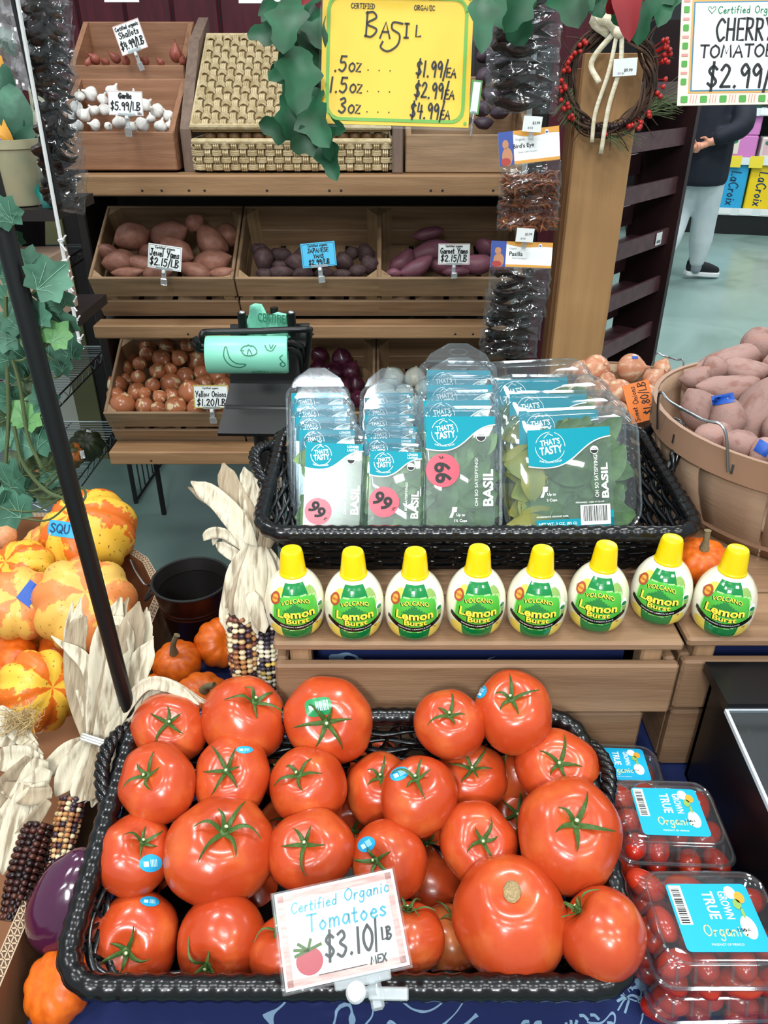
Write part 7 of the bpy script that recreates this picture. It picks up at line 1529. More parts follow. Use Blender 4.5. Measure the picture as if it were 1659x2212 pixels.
def ivy_leaf(a, av, c, size, an, tilt, r, wide=1.0):
    """five-lobed leaf facing the aisle"""
    n_ = V((math.sin(tilt[0]), -1, math.sin(tilt[1]))).normalized(); x = V((math.cos(an), 0, math.sin(an))); x = (x - n_ * x.dot(n_)).normalized(); y = n_.cross(x)
    half = [(px * wide, py) for px, py in IV]; out = half + [(-px, py) for px, py in half[-2:0:-1]]
    ctr = V((0, 0, 0)); pts = []
    q = out + [out[0]]
    ring = []
    for k in range(len(out)):
        p, p2 = V((*q[k], 0)), V((*q[k + 1], 0)); ring += [p, p.lerp(p2, .5) * 1.03]
    f = lambda p: c + (x * p.x + y * p.y) * size + n_ * size * (.16 * abs(p.x) - .18 * p.y * p.y + .03 * r.uniform(-1, 1))
    vs = [f(V((0, .1, 0)))] + [f(V((p.x * .5, p.y * .5 + .05, 0))) for p in ring] + [f(p) for p in ring]; m = len(ring)
    a.add(vs, [(0, 1 + i, 1 + (i + 1) % m) for i in range(m)] + [(1 + i, 1 + m + i, 1 + m + (i + 1) % m, 1 + (i + 1) % m) for i in range(m)])
    for ex, ey in ((0, .85), (.38, .5), (-.38, .5), (.42, 0), (-.42, 0)):
        av.tube([f(V((0, -.28, 0))) + n_ * size * .02, f(V((ex * .5, ey * .5 - .1, 0))) + n_ * size * .03, f(V((ex, ey, 0))) + n_ * size * .02], size * .009, 4, cap=False)
    return f(V((0, -.3, 0)))
r = random.Random(21)
t = thing('ivy_vine', 'artificial ivy vine trailing down the slanting black pole', 'plant'); a, b, d_, av, vs_ = MB(), MB(), MB(), MB(), MB()
IVY = [(18, 468, 46, 0), (95, 612, 62, 0), (125, 648, 54, 0), (60, 572, 40, 0), (25, 650, 46, 0), (135, 700, 62, 0), (85, 690, 44, 0), (20, 725, 50, 0), (55, 775, 50, 0), (105, 775, 48, 0), (25, 800, 58, 0), (135, 790, 44, 0), (65, 850, 40, 2), (20, 860, 44, 0), (55, 905, 48, 1), (75, 955, 64, 0), (10, 950, 44, 0), (45, 1010, 50, 2), (25, 1040, 54, 0), (8, 1090, 40, 0), (35, 1102, 62, 0), (112, 1058, 48, 2), (120, 1030, 36, 0), (165, 1106, 26, 1), (35, 1050, 30, 1), (5, 590, 36, 0), (10, 540, 40, 0), (100, 870, 40, 0), (150, 760, 44, 0), (40, 700, 46, 0), (5, 900, 40, 2), (88, 1000, 40, 2), (70, 810, 40, 0), (5, 770, 44, 0), (118, 730, 40, 1), (30, 520, 40, 0), (48, 960, 40, 1), (60, 1060, 36, 0)]
for x, y, s, k in IVY:
    D = .62 + (y - 470) / 1100 * .26 + r.uniform(-.03, .03) + (.035 if x < 290 - (1570 - y) * .26 - 20 else -.015); m = (a, b, d_)[k]; sz = 1.18 * s * D / FPX
    q = ivy_leaf(m, av, P(x, y, D), sz, r.uniform(-2.6, -.5) + PI * .5, (r.uniform(-.6, .6), r.uniform(-.5, .7)), r)
    px_ = 290 - (1570 - y) * .263; e = P(px_ + r.uniform(-30, 5), y - r.uniform(20, 60), .63 + (y - 470) / 1100 * .25); vs_.tube(crv([q, (q + e) / 2 + V((0, 0, -.012)), e], 5), .0011, 5)
for pts in ([(5, 560), (35, 660), (60, 740), (75, 800)], [(12, 640), (14, 760), (18, 900), (12, 1000)], [(30, 920), (50, 1000), (100, 1060), (160, 1085), (175, 1106)], [(0, 700), (40, 820), (60, 940), (90, 1010)]): vs_.tube(crv([P(x, y, .66 + (y - 560) / 1100 * .22) for x, y in pts], 8), .0020, 6)
for y in (628, 735, 1072):
    px_ = 290 - (1570 - y) * .258; c = P(px_, y, .60 + (y - 505) / 1065 * .262); vs_.tube([c + V((.0105 * math.cos(q), .0105 * math.sin(q), .004 * math.sin(q))) for q in [2 * PI * i / 16 for i in range(16)]], .0013, 5, True)
a.build('foliage', m_ivy, t, smooth=50, norm=False); b.build('pale_foliage', m_ivyl, t, smooth=50, norm=False); d_.build('leaf_undersides', m_ivyd, t, smooth=50, norm=False); av.build('leaf_veins', m_vein, t); vs_.build('stem', m_vine, t, smooth=60)

# poinsettia garland on the rail
m_poin = mat('poinsettia_leaf', '#12482a', .5, '#0d381d', 12, spec=.4, col3='#185636'); m_pred = mat('poinsettia_petal', '#860813', .6, '#6f0610', 10, spec=.3)
t = thing('poinsettia_garland', 'artificial poinsettia garland of green leaves and red petals along the top rail', 'garland'); a, b, vs_ = MB(), MB(), MB(); r = random.Random(5)
def pleaf(a, p0, p1, w, D, lob=.22, bend=.2):
    A, B = P(*p0, D), P(*p1, D + r.uniform(-.03, .02)); ax = B - A; L = ax.length; ax.normalize(); nv = V((r.uniform(-.4, .4), -1, r.uniform(-.1, .5))); nv = (nv - ax * nv.dot(ax)).normalized(); sd = ax.cross(nv); W_ = w * D / FPX / 2; n = 12; vs = []
    for i in range(n + 1):
        u = i / n; hw = W_ * (math.sin(PI * min(1, u * .93 + .05)) ** .75) * (1 + lob * math.sin(u * 15.7)) if i < n else 0; c = A + ax * L * u + nv * bend * L * math.sin(PI * u) * .6
        for s in (-1, -.5, 0, .5, 1): vs.append(c + sd * hw * s + nv * (.22 * hw * abs(s)))
    a.add(vs, [(5 * i + j, 5 * i + j + 1, 5 * i + 6 + j, 5 * i + 5 + j) for i in range(n) for j in range(4)])
for p0, p1, w in (((635, 88), (533, 74), 52), ((650, 100), (592, 62), 54), ((660, 120), (585, 168), 64), ((655, 10), (700, 110), 60), ((640, 0), (612, 118), 84), ((665, 40), (700, 180), 70), ((640, 160), (580, 175), 50), ((640, 100), (640, 250), 86), ((660, 190), (608, 232), 54), ((625, 205), (632, 305), 62), ((648, 285), (558, 266), 56), ((655, 220), (712, 320), 72), ((700, 290), (628, 322), 56), ((695, 285), (728, 392), 50), ((680, 260), (748, 282), 44), ((665, 130), (705, 262), 66), ((690, 190), (655, 300), 60), ((610, 30), (560, 20), 50), ((665, 240), (640, 330), 50), ((700, 230), (715, 350), 40),
                (( 1090, -40), (1132, 100), 90), ((1040, -30), (1040, 118), 60), ((1150, -30), (1090, 70), 60), ((1230, -50), (1250, 62), 90), ((1300, -40), (1225, 20), 60), ((1270, -60), (1300, 40), 70), ((1330, -40), (1390, 30), 70), ((1400, -60), (1378, 100), 64), ((1440, -50), (1420, 60), 60), ((1345, -30), (1340, 60), 60), ((680, -60), (640, 40), 70), ((560, -60), (640, 10), 60), ((1470, -40), (1400, 10), 50)): pleaf(a, p0, p1, w, .93 + r.uniform(-.04, .04) - (.0 if p0[0] < 900 else .06))
for p0, p1, w in (((1350, -60), (1360, 92), 60), ((1360, -40), (1310, 30), 50), ((1345, -50), (1390, 10), 50), ((690, -40), (652, 12), 30), ((1050, -50), (1022, 8), 24)): b = MB(); pleaf(b, p0, p1, w, .84, .06); b.build('red_petal', m_pred, t, smooth=60, norm=False)
zt = 1.71
for p0, p1 in (((655, -60), (690, 300)), ((640, -60), (650, 120)), ((1345, -80), (1345, 0))): A = P(*p0, .94); vs_.tube([V((A.x, RY, zt)), A, P(*p1, .94)], .0018, 5)
vs_.tube([V((-.3 + .04 * i, RY - .006 + .012 * math.sin(i * 1.3), zt + .012 * math.cos(i * 1.3))) for i in range(28)], .004, 6)
a.build('green_leaves', m_poin, t, smooth=60, norm=False); vs_.build('stem', m_vine, t)

def corner_frame(t, bl, br, tl, D0, D1):
    A, B, T_ = P(*bl, D0), P(*br, D0), P(*tl, D1); X_ = B - A; Y_ = T_ - A; Y_ = Y_ - X_.normalized() * Y_.dot(X_.normalized()); orient(t, A + X_ / 2 + Y_ / 2, X_, Y_); return X_.length, Y_.length
m_yel = mat('yellow_card', '#d2ae28', .4, spec=.4); m_gmark = mat('green_marker', '#5a9a34', .5)
t = thing('hanging_sign', 'yellow laminated basil price sign hanging at top centre', 'sign'); w, h = corner_frame(t, (692, 266), (1012, 276), (697, -22), .92, .90)
a = MB(); a.box((0, 0, -.001), (w, h, .0014)); a.build('card', m_yel, t)
a = MB(); a.prism(rrect(w * 1.035, h * 1.045, .004, 3), -.0016, -.0004); a.build('laminate_edge', m_sleeve, t)
sx, sy = w / 325, h / 288; U = lambda px, py: ((px - 857) * sx, (123 - py) * sy)
a = MB(); z = .0004
for k, ww in ((0, 5), (7, 2)): q = resample([V((x, y, z)) for x, y in rrect(w * .92 - k * sx, h * .93 - k * sy, .014, 6)], 90); q.append(q[0]); ribbon(a, q, ww * sx)
for cx_, cy_ in ((-1, -1), (1, -1), (-1, 1), (1, 1)): disc(a, cx_ * w * .475, cy_ * h * .47, .002, z=z)
a.build('green_border', m_gmark, t, smooth=0)
a = MB(); z = .0007
def H_(s, x, y, hpx, wt, sxx=1.0, sl=.05): q = U(x, y); hand(a, s, q[0], q[1], hpx * sy, wt * sx, sxx, sl, z, .02)
H_('B', 787, 76, 52, 4); H_('A', 820, 78, 34, 4, 1.1); 
q = [U(*p) for p in ((868, 46), (848, 44), (846, 58), (862, 70), (858, 92), (838, 106), (822, 98), (826, 86))]; ribbon(a, crv([V((*p, z)) for p in q], 6), 4 * sx)
H_('I', 872, 76, 30, 4, 1.0); H_('L', 896, 73, 24, 3.5, 1.2)
H_('CERTIFIED', 756, 16, 10, 1.6, 1.0, 0); H_('ORGANIC', 892, 16, 10, 1.6, 1.0, 0)
for s, x, y in (('.5oz', 722, 152), ('1.5oz', 712, 198), ('3oz', 734, 243)):
    n_ = s.index('o'); H_(s[:n_], x, y, 32, 4, 1.0, .1); wd = sum((SF[c][0] + .16) * 32 for c in s[:n_]); H_('OZ', x + wd, y, 18, 3.5, 1.2, .1)
    for k in range(3): disc(a, *U(796 + 24 * k, y - 4), 1.6 * sx, z=z, n=8)
for s, x, y in (('$1.99/', 900, 158), ('$2.99/', 898, 205), ('$4.99/', 890, 250)): H_(s, x, y, 33, 4, .72, .12); H_('EA', x + 66, y, 19, 3.5, .95, .1)
a.build('black_lettering', m_ink, t, smooth=0)
a = MB()
for x in (-.06, .06): a.tube([V((x, h / 2, 0)), V((x, h / 2 + .06, .0))], .0008, 5)
a.build('hanger_thread', m_vine, t)
m_pkc = mat('cream_card', '#e9dcc6', .5); m_tan = mat('orange_marker', '#d9a25a', .6); m_blm = mat('blue_marker', '#3f7d9a', .6); m_gsq = mat('green_square_marker', '#4c9a3f', .6); m_pkm = mat('pink_marker', '#cf8f8a', .6)
t = thing('hanging_sign', 'white cherry tomatoes price sign with green checked border at top right', 'sign'); w, h = corner_frame(t, (1463, 228), (1843, 222), (1480, -18), .88, .86)
a = MB(); a.box((0, 0, -.001), (w, h, .0014)); a.build('card', m_pkc, t); k = w / 380; kh = h / 246; L_, B_ = -w / 2, -h / 2
a = MB(); rect(a, L_ + 22 * k, B_ + 26 * kh, w / 2 - 22 * k, h / 2 - 18 * kh, .0002); a.build('orange_line', m_tan, t, smooth=0); a = MB(); rect(a, L_ + 26 * k, B_ + 30 * kh, w / 2 - 26 * k, h / 2 - 22 * kh, .0004); a.build('blue_line', m_blm, t, smooth=0); a = MB(); rect(a, L_ + 29 * k, B_ + 33 * kh, w / 2 - 29 * k, h / 2 - 25 * kh, .0006); a.build('white_centre', m_white, t, smooth=0)
a, b = MB(), MB()
for i in range(9): x = L_ + 14 * k + i * 42 * k; a.prism([(x + px, B_ + 13 * kh + py) for px, py in rrect(15 * k, 15 * kh, .001, 2)], .0002, .0005); [ribbon(b, [V((x + (13 + 6 * q) * k, B_ + 5 * kh, .0004)), V((x + (15 + 6 * q) * k, B_ + 22 * kh, .0004))], 1.6 * k) for q in range(3)]
for i in range(1, 6):
    for x in (L_ + 11 * k, w / 2 - 11 * k): a.prism([(x + px, B_ + 13 * kh + i * 39 * kh + py) for px, py in rrect(12 * k, 14 * kh, .001, 2)], .0002, .0005); rect(b, x - 7 * k, B_ + 29 * kh + i * 39 * kh, x + 7 * k, B_ + 35 * kh + i * 39 * kh, .0004)
a.build('green_squares', m_gsq, t, smooth=0); b.build('pink_strokes', m_pkm, t, smooth=0)
U = lambda px, py: (L_ + (px - 1471) * k, B_ + (226 - py) * kh)
a = MB(); z = .0009
for s, x, y, hh, wt, sxx in (('CHERRY', 1546, 86, 46, 5, .74), ('TOMATOES', 1514, 122, 26, 4.2, 1.3), ('$2.99/LB', 1532, 188, 50, 6, .92)): hand(a, s, *U(x, y), hh * kh, wt * k, sxx, .05, z)
a.build('black_lettering', m_ink, t, smooth=0); a = MB(); hand(a, 'Certified Organic', *U(1548, 28), 15 * kh, 2.2 * k, 1.15, .05, z); ribbon(a, crv([V((*U(x, y), z)) for x, y in ((1535, 28), (1527, 18), (1531, 13), (1535, 18), (1540, 13), (1543, 18), (1535, 28))], 4), 1.6 * k); a.build('green_lettering', mat('green_ink', '#2e7d5a', .6), t, smooth=0)
a = MB()
for x in (-.05, .05): a.tube([V((x, h / 2, 0)), V((x, h / 2 + .08, .0))], .0008, 5)
a.build('hanger_thread', m_vine, t)

# ------------------------------------------------------------------ left clip strip of bags
for k in range(9):
    y = -8 + 52 * k; x = 88 + (y / 460) * 42
    chile_bag('crinkled clear bag of dark dried chiles, %s on left strip' % ('topmost' if k == 0 else 'lowest' if k == 8 else ORD[k] + ' from top'), (x + 12, y), 98, 92, 1.45 + .008 * k, 'black', None, 'dark chile bags on the left strip', 16, -10, 4, 200 + k)
t = thing('clip_strip', 'white hooked clip strip hanging at left, its lower hooks empty', 'hanging strip', PY(30, -60, 1.43)); o_ = -PY(30, -60, 1.43); A, B = PY(34, -20, 1.43), PY(172, 745, 1.43)
a = MB(); a.tube([A + o_, B + o_], .0035, 6); a.build('strip', m_strip, t)
a = MB()
for k in range(6): p = A.lerp(B, .66 + .32 * k / 5) + o_; a.tube([p + V((.012, -.003, .010)), p + V((.0, -.004, -.004)), p + V((.010, -.01, -.016))], .0016, 5); a.tube([p + V((-.004, 0, 0)), p + V((.006, -.003, .002))], .003, 5)
a.build('hooks', m_strip, t)
a = MB(); a.tube([PY(26, -10, 1.44) + o_, PY(128, 440, 1.44) + o_], .0045, 6); a.build('backing_bar', m_blackm, t)

# ------------------------------------------------------------------ potted plants, stand (upper left)
ps = PY(60, 440, 1.55); t = thing('plant_stand', 'dark plant stand at the upper left holding the wrapped pot', 'stand', (ps.x, ps.y, 0)); a = MB(); a.box((-.19, .05, ps.z - .012), (.52, .22, .02)); a.build('shelf', m_dark, t); a = MB(); a.box((-.19, .05, ps.z - .22), (.50, .22, .02)); a.build('shelf', m_dark, t)
for x in (-.44,):
    for y in (-.04, .14): a = MB(); a.box((x, y, (ps.z - .02) / 2), (.02, .02, ps.z - .02)); a.build('leg', m_blackm, t)
t = thing('carton', 'plain beige box on the lower shelf of plant stand', 'box', (ps.x - .04, ps.y - .0, ps.z - .209)); a = MB(); a.box((0, 0, .06), (.15, .12, .12), b=.003); a.build('carton', mat('beige_carton', '#a98d78', .7), t)
t = thing('carton', 'paler beige box at frame edge on plant stand shelf', 'box', (ps.x - .19, ps.y, ps.z - .209)); a = MB(); a.box((0, 0, .07), (.13, .12, .14), b=.003); a.build('carton', mat('pale_carton_board', '#b6a08c', .7), t)
m_pot = mat('glazed_pot', '#98a07e', .4, '#7d8f78', 5, col3='#b0a888'); t = thing('potted_plant', 'leafy plant in a pale green pot wrapped with cream paper, upper left', 'plant', (ps.x - .005, ps.y, ps.z))
a = MB(); a.lathe([(0, 0), (.036, 0), (.038, .004), (.050, .095), (.054, .097), (.054, .112), (.049, .112), (.047, .09), (0, .088)], 30); a.build('pot', m_pot, t, smooth=40)
a = MB(); a.lathe([(0, .10), (.046, .10)], 20, close=False); a.build('soil', m_dark, t)
b = MB(); o_ = V((ps.x - .005, ps.y, ps.z)); r = random.Random(8)
def leafy(b, p0, p1, w, D): 
    m = MB(); global r; pleaf(m, p0, p1, w, D, .04, .3); b.add([V(v) - o_ for v in m.v], m.f)
for p0, p1, w in (((50, 330), (20, 180), 70), ((45, 330), (50, 230), 60), ((40, 320), (-10, 250), 60), ((30, 200), (-5, 140), 50), ((40, 330), (70, 270), 40), ((20, 330), (0, 215), 50), ((30, 120), (0, 60), 40)): leafy(b, p0, p1, w, 1.43)
for p0, p1 in (((52, 338), (22, 200)), ((50, 338), (5, 230)), ((55, 338), (48, 250))): b.tube([P(*p0, 1.43) - o_, P(*p1, 1.43) - o_], .003, 5)
b.build('leaves', m_ivy, t, smooth=60, norm=False)
b = MB(); leafy(b, (40, 340), (0, 250), 30, 1.42); leafy(b, (20, 330), (-5, 290), 30, 1.42); leafy(b, (8, 150), (-6, 120), 24, 1.42); b.build('orange_leaves', m_orange, t, smooth=60, norm=False)
b = MB(); 
for k in range(8): b.ball(P(12 + r.uniform(-14, 14), 318 + r.uniform(-12, 10), 1.40) - o_, .006, 8, 6)
b.build('blue_flowers', mat('blue_flower', '#4a4aa0', .6), t)
b = MB(); c = [P(95, 150, 1.47), P(60, 190, 1.47), P(84, 340, 1.46), P(104, 340, 1.47), P(110, 250, 1.48)]; b.add([p - o_ for p in c], [(0, 1, 2, 3, 4)]); b.build('paper_wrap', mat('cream_paper', '#c9c4a8', .7), t, solid=.001)
b = MB(); c = [P(64, 392, 1.42), P(76, 388, 1.42), P(114, 448, 1.42), P(98, 458, 1.42)]; b.add([p - o_ for p in c], [(0, 1, 2, 3)]); b.build('teal_ribbon', mat('teal_ribbon', '#0f7f76', .5), t, solid=.001)
t = thing('cellophane_bag', 'crinkled cellophane bag hanging at the top left corner', 'bag', P(22, 70, 1.40)); o2 = P(22, 70, 1.40); a = MB(); nz = V((3, 1, 2))
a.grid(lambda u, v: V(((u - .5) * .085, .02 * noise.noise(V((u * 5, v * 6, 1))) + .012 * noise.noise(V((u * 13, v * 13, 4))), (v - .5) * .19 + .012 * noise.noise(V((u * 6, 3, v * 2))))), 22, 30); a.build('film', clear('crinkled_film', '#e6ebe9', .12, .7, .12, .25), t, smooth=20, norm=False)
a = MB(); a.tube([V((0, 0, .09)), V((0, 0, .16))], .001, 5); a.build('string', m_strip, t)

# ------------------------------------------------------------------ wire rack with gourds (left, behind)
m_chr = mat('chrome_wire', '#9aa0a3', .3, metal=1); m_epx = mat('black_wire', '#17181a', .4)
RX1, RX0, RY0, RY1 = -1.02, -2.0, 2.12, 2.76
t = thing('wire_rack', 'wire shelving rack left of the produce stand holding dark squash', 'rack', (-1.5, 2.45, 0)); o_ = V((1.5, -2.45, 0))
for x, y in ((RX0, RY0), (RX1, RY1), (RX0, RY1)): a = MB(); a.tube([V((x, y, 0)) + o_, V((x, y, 1.25)) + o_], .010, 8); a.build('post', m_epx, t)
a = MB(); a.tube([V((RX1, RY0, .0)) + o_, V((RX1, RY0, .40)) + o_], .009, 8); a.build('post', m_epx, t)
for z in (.36, .66, 1.02):
    a = MB(); rc = [(RX0, RY0), (RX1, RY0), (RX1, RY1), (RX0, RY1)]
    for dz_ in (0, -.032): a.tube([V((x, y, z + dz_)) + o_ for x, y in rc], .0035, 6, True)
    for A, B in ((0, 1), (1, 2)):
        p, q = V((*rc[A], z)), V((*rc[B], z)); n = 20; a.tube([p.lerp(q, i / n) + V((0, 0, -.032 * (i % 2))) + o_ for i in range(n + 1)], .002, 4)
    sh_ = a.build('shelf_frame', m_chr if z != 1.02 else m_epx, t)
    a = MB(); n = 28
    for i in range(1, n): y = RY0 + (RY1 - RY0) * i / n; a.tube([V((RX0, y, z)) + o_, V((RX1, y, z)) + o_], .0022, 4, cap=False)
    for i in range(1, 5): x = RX0 + (RX1 - RX0) * i / 5; a.tube([V((x, RY0, z - .004)) + o_, V((x, RY1, z - .004)) + o_], .003, 4, cap=False)
    a.build('shelf_wires', m_chr if z != 1.02 else m_epx, sh_)
a = MB()
for x, y0_, z in ((RX1 + .012, RY1, 0),):
    a.tube([V((RX1 + .01, RY1, .02)) + o_, V((RX1 + .03, 3.15, .02)) + o_], .006, 6); a.tube([V((RX1 + .01, RY1, .55)) + o_, V((RX1 + .03, 3.15, .55)) + o_], .006, 6); a.tube([V((RX1 + .03, 3.15, 0)) + o_, V((RX1 + .03, 3.15, .6)) + o_], .008, 6)
    for k in range(6): yy = RY1 + .06 * k + .05; a.tube([V((RX1 + .012, yy, .02)) + o_, V((RX1 + .012, yy, .55)) + o_], .003, 5)
a.build('side_grid', m_epx, t)
pumpkin('acorn_squash', 'dark green ribbed squash at right on the low wire shelf', 'squash', 188, 962, 74, 2.66, 'g', (.3, .35), .5)
pumpkin('acorn_squash', 'green and orange squash with white sticker on low wire shelf', 'squash', 152, 985, 62, 2.52, 'h', (-.3, .3), 1.2)
pumpkin('acorn_squash', 'brown-orange ribbed squash at left on the low wire shelf', 'squash', 92, 1012, 70, 2.45, 'h', (.1, .4), 2.6)
pumpkin('acorn_squash', 'dark squash behind ivy at far left of wire shelf', 'squash', 30, 1030, 70, 2.45, 'g', (.1, .4), 2)
drop_patterns()
tape(178, 982, 12, 22, 12, 2.42, 'white sticker on the green and orange squash', m_white); tape(192, 931, 14, 7, -10, 2.58, 'small pale sticker on the dark green squash', m_white)
t = thing('leaning_board', 'white board leaning on wall behind the wire rack', 'board', (-1.52, 3.24, 0)); a = MB(); a.box((0, 0, .45), (.32, .02, .9)); a.build('board', mat('offwhite_board', '#cfd0c4', .7), t)
t = thing('olive_post', 'olive painted post standing behind the wire rack', 'post', (-1.31, 3.2, 0)); a = MB(); a.box((0, 0, .7), (.10, .06, 1.4)); a.build('post', mat('olive_paint', '#6d6b48', .6), t)
t = thing('dark_cabinet', 'dark brown board beside stand behind the wire rack post', 'board', (-1.18, 3.2, 0)); a = MB(); a.box((0, 0, .6), (.15, .04, 1.2)); a.build('panel', m_dark, t)
t = thing('black_tub', 'black plastic tub on upper wire rack shelf in shadow', 'tub', (-1.25, 2.5, 1.024)); a = MB(); a.hexa([V((sx_ * .12, sy_ * .16, 0)) for sx_, sy_ in ((-1, -1), (1, -1), (1, 1), (-1, 1))] + [V((sx_ * .15, sy_ * .2, .22)) for sx_, sy_ in ((-1, -1), (1, -1), (1, 1), (-1, 1))]); a.build('tub', m_blackm, t)

# ------------------------------------------------------------------ shopper across the aisle
m_coat = mat('navy_coat', '#0c1526', .8, '#091020', 6); m_swp = mat('pale_sweatpants', '#d6dfe1', .85, '#c6d0d4', 5); m_skin = mat('skin', '#c98d72', .55, sss=.1); m_shoe = mat('black_suede', '#14161c', .8); m_sole = mat('white_sole', '#e6e9ea', .5); m_sock = mat('grey_sock', '#8d99a0', .8); m_hair = mat('dark_hair', '#1d1512', .6)
PO = V((2.49, 6.60, 0)); PYAW = math.radians(55)
PMX = Matrix.Translation(PO) @ Matrix.Rotation(PYAW, 4, 'Z')
pr = thing('person', 'shopper in navy coat and pale sweatpants walking with hands clasped behind', 'person'); pr.matrix_world = PMX
def fuse(name, parts, m, vox, parent=pr, smooth_it=6):
    """one continuous skin grown from tapered limbs"""
    a = MB()
    for pts, rs, fl, *nb in parts:
        q = crv(pts, 5); n0 = len(pts) - 1; rr = []
        for i in range(len(q)): f_ = i / 5; j = min(int(f_), n0 - 1) if n0 > 0 else 0; u = f_ - j; rr.append(rs[j] + (rs[min(j + 1, n0)] - rs[j]) * u)
        a.tube(q, rr, 14, flat=fl, up=(0, 1, 0)); a.ball(q[0], rr[0] * (.99 if not nb else .3), 12, 8); a.ball(q[-1], rr[-1] * .99, 12, 8)
    o = a.build('pattern', m); md = o.modifiers.new('r', 'REMESH'); md.mode = 'VOXEL'; md.voxel_size = vox; m2 = o.modifiers.new('s', 'SMOOTH'); m2.factor = .5; m2.iterations = smooth_it
    dg = bpy.context.evaluated_depsgraph_get(); me = bpy.data.meshes.new_from_object(o.evaluated_get(dg)); bpy.data.objects.remove(o); me.materials.clear(); me.materials.append(m); me.shade_smooth(); return link(name, me, parent)
hipR, kneR, ankR = (.0, -.085, .86), (.07, -.09, .47), (.10, -.09, .10)
hipL, kneL, ankL = (.0, .085, .86), (-.06, .09, .46), (-.34, .10, .18)
wR, wL = (-.255, -.10, 1.07), (-.27, .06, 1.02)
def finger_set(w, d, s):   # palm and five fingers from a wrist
    w, d = V(w), V(d).normalized(); up_ = V((0, 0, 1)); sd = d.cross(up_).normalized() * s; pm = w + d * .05; out = [([w, w + d * .03, w + d * .085], [.026, .032, .030], .6)]
    for k, (L, off) in enumerate(((.070, -.026), (.080, -.009), (.074, .009), (.058, .024))):
        b0 = w + d * .08 + up_ * off * -1; out.append(([b0, b0 + d * L * .45 + sd * .012, b0 + d * L * .7 + sd * .035, b0 + d * L * .62 + sd * .058], [.0095, .009, .008, .007], 1))
    b0 = w + d * .02 + up_ * .024; out.append(([b0, b0 + up_ * .026 + d * .025, b0 + up_ * .030 + d * .055 + sd * .012], [.012, .0105, .008], 1)); return out
body = [([(0, 0, .86), (.0, 0, 1.1), (.02, 0, 1.34), (.03, 0, 1.47), (.05, 0, 1.55)], [.14, .13, .15, .06, .055], 1.2), ([(.07, 0, 1.58), (.07, 0, 1.68)], [.085, .092], .85),
        ([hipR, kneR, ankR], [.085, .058, .042], 1), ([hipL, kneL, ankL], [.085, .058, .042], 1), ([ankR, (.22, -.10, .05)], [.038, .034], 1), ([ankL, (-.26, .10, .08)], [.038, .034], 1),
        ([(.02, -.19, 1.40), (-.13, -.25, 1.15), wR], [.055, .042, .028], 1), ([(.02, .19, 1.40), (-.13, .25, 1.15), wL], [.055, .042, .028], 1), ([(.155, 0, 1.625), (.172, 0, 1.60)], [.014, .018], 1), ([(.06, -.082, 1.62), (.055, -.088, 1.65)], [.018, .02], .5), ([(.06, .082, 1.62), (.055, .088, 1.65)], [.018, .02], .5)]
body += finger_set(wR, (-.35, .80, -.35), 1) + finger_set(wL, (-.25, -.85, .1), 1)
fuse('body', body, m_skin, .0075, smooth_it=3)
fuse('coat', [([(0, 0, .755), (.0, 0, .80), (.0, 0, 1.0), (.02, 0, 1.36), (.03, 0, 1.46)], [.20, .222, .218, .195, .10], 1.12, 1), ([(.02, -.20, 1.40), (-.13, -.28, 1.19), (-.23, -.16, 1.10)], [.088, .08, .055], 1), ([(.02, .20, 1.40), (-.13, .28, 1.17), (-.24, .13, 1.04)], [.088, .08, .055], 1), ([(0, -.02, 1.15), (0, .02, 1.15)], [.218, .218], 1)], m_coat, .014)
fuse('sweatpants', [([(0, -.09, .84), (.03, -.09, .68), (.065, -.09, .48), (.085, -.09, .32), (.10, -.09, .185)], [.118, .112, .098, .094, .07], 1), ([(0, .09, .84), (-.03, .09, .68), (-.065, .09, .48), (-.18, .09, .34), (-.27, .10, .24)], [.115, .108, .092, .088, .07], 1), ([(.099, -.09, .20), (.101, -.09, .155)], [.064, .060], 1), ([(-.275, .10, .235), (-.30, .10, .21)], [.064, .06], 1)], m_swp, .012)
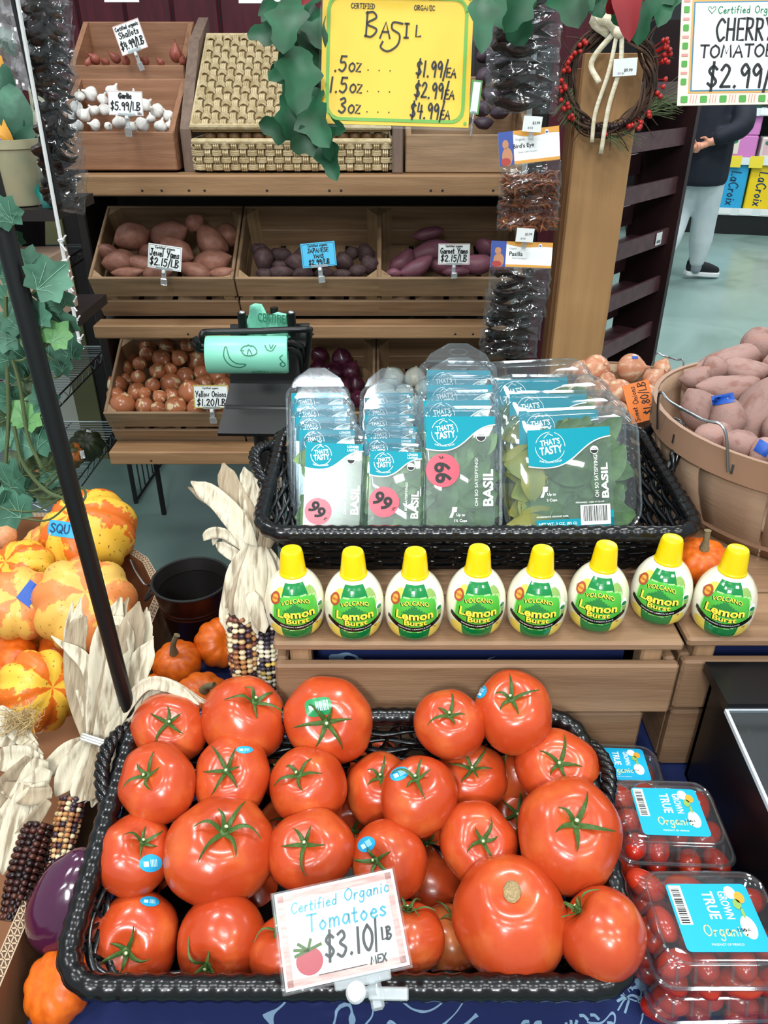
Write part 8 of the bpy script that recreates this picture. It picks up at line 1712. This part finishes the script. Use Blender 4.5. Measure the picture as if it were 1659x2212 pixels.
fuse('sock', [([(.10, -.09, .17), (.105, -.09, .09)], [.047, .05], 1)], m_sock, .008); fuse('sock', [([(-.30, .10, .215), (-.34, .10, .15)], [.047, .05], 1)], m_sock, .008)
def shoe(M_):
    def T(p): return M_ @ V(p)
    out = MB(); pr2 = [(-.095, 0), (-.10, -.03), (-.07, -.042), (.0, -.040), (.08, -.052), (.15, -.050), (.195, -.030), (.205, 0), (.195, .03), (.15, .046), (.08, .046), (.0, .038), (-.07, .042), (-.10, .03)]
    out.X = M_; out.prism([(p.x, p.y) for p in resample(crv([V((*q, 0)) for q in pr2 + [pr2[0]]], 4), 40)], 0, .038); s = out.build('shoe_sole', m_sole, pr, smooth=40); md = s.modifiers.new('b', 'BEVEL'); md.width = .008; md.segments = 2
    fuse('shoe', [([T((-.06, 0, .07)), T((.02, 0, .075)), T((.10, 0, .062)), T((.165, 0, .052))], [.044, .047, .046, .034], 1), ([T((-.045, 0, .08)), T((-.042, 0, .15)), T((-.042, 0, .165))], [.046, .052, .054], 1)], m_shoe, .008)
    a = MB(); a.X = M_
    for k in range(4): x = .02 + .028 * k; a.tube([(x, -.03, .112 - .010 * k), (x + .006, 0, .126 - .012 * k), (x, .03, .112 - .010 * k)], .005, 5)
    a.box((-.098, 0, .1), (.006, .012, .04)); a.build('laces', m_sole if False else m_shoe, pr)
shoe(Matrix.Translation((.145, -.09, .022)) @ Matrix.Rotation(-PYAW * .9, 4, 'Z') @ Matrix.Rotation(math.radians(4), 4, 'Y')); shoe(Matrix.Translation((-.30, .10, .075)) @ Matrix.Rotation(math.radians(32), 4, 'Y'))
fuse('hair', [([(.05, 0, 1.70), (.03, 0, 1.66)], [.098, .096], .9), ([(-.0, 0, 1.62), (.0, 0, 1.52)], [.075, .06], 1)], m_hair, .010)
for s in (-1, 1): a = MB(); a.ball((.150, s * .034, 1.645), (.010, .013, .008), 8, 6); a.build('eye', m_white, pr)
a = MB(); a.tube([(.150, -.025, 1.575), (.156, 0, 1.573), (.150, .025, 1.575)], .005, 6); a.build('mouth', mat('lip', '#a8605a', .5), pr)
drop_patterns()

stick_tapes()
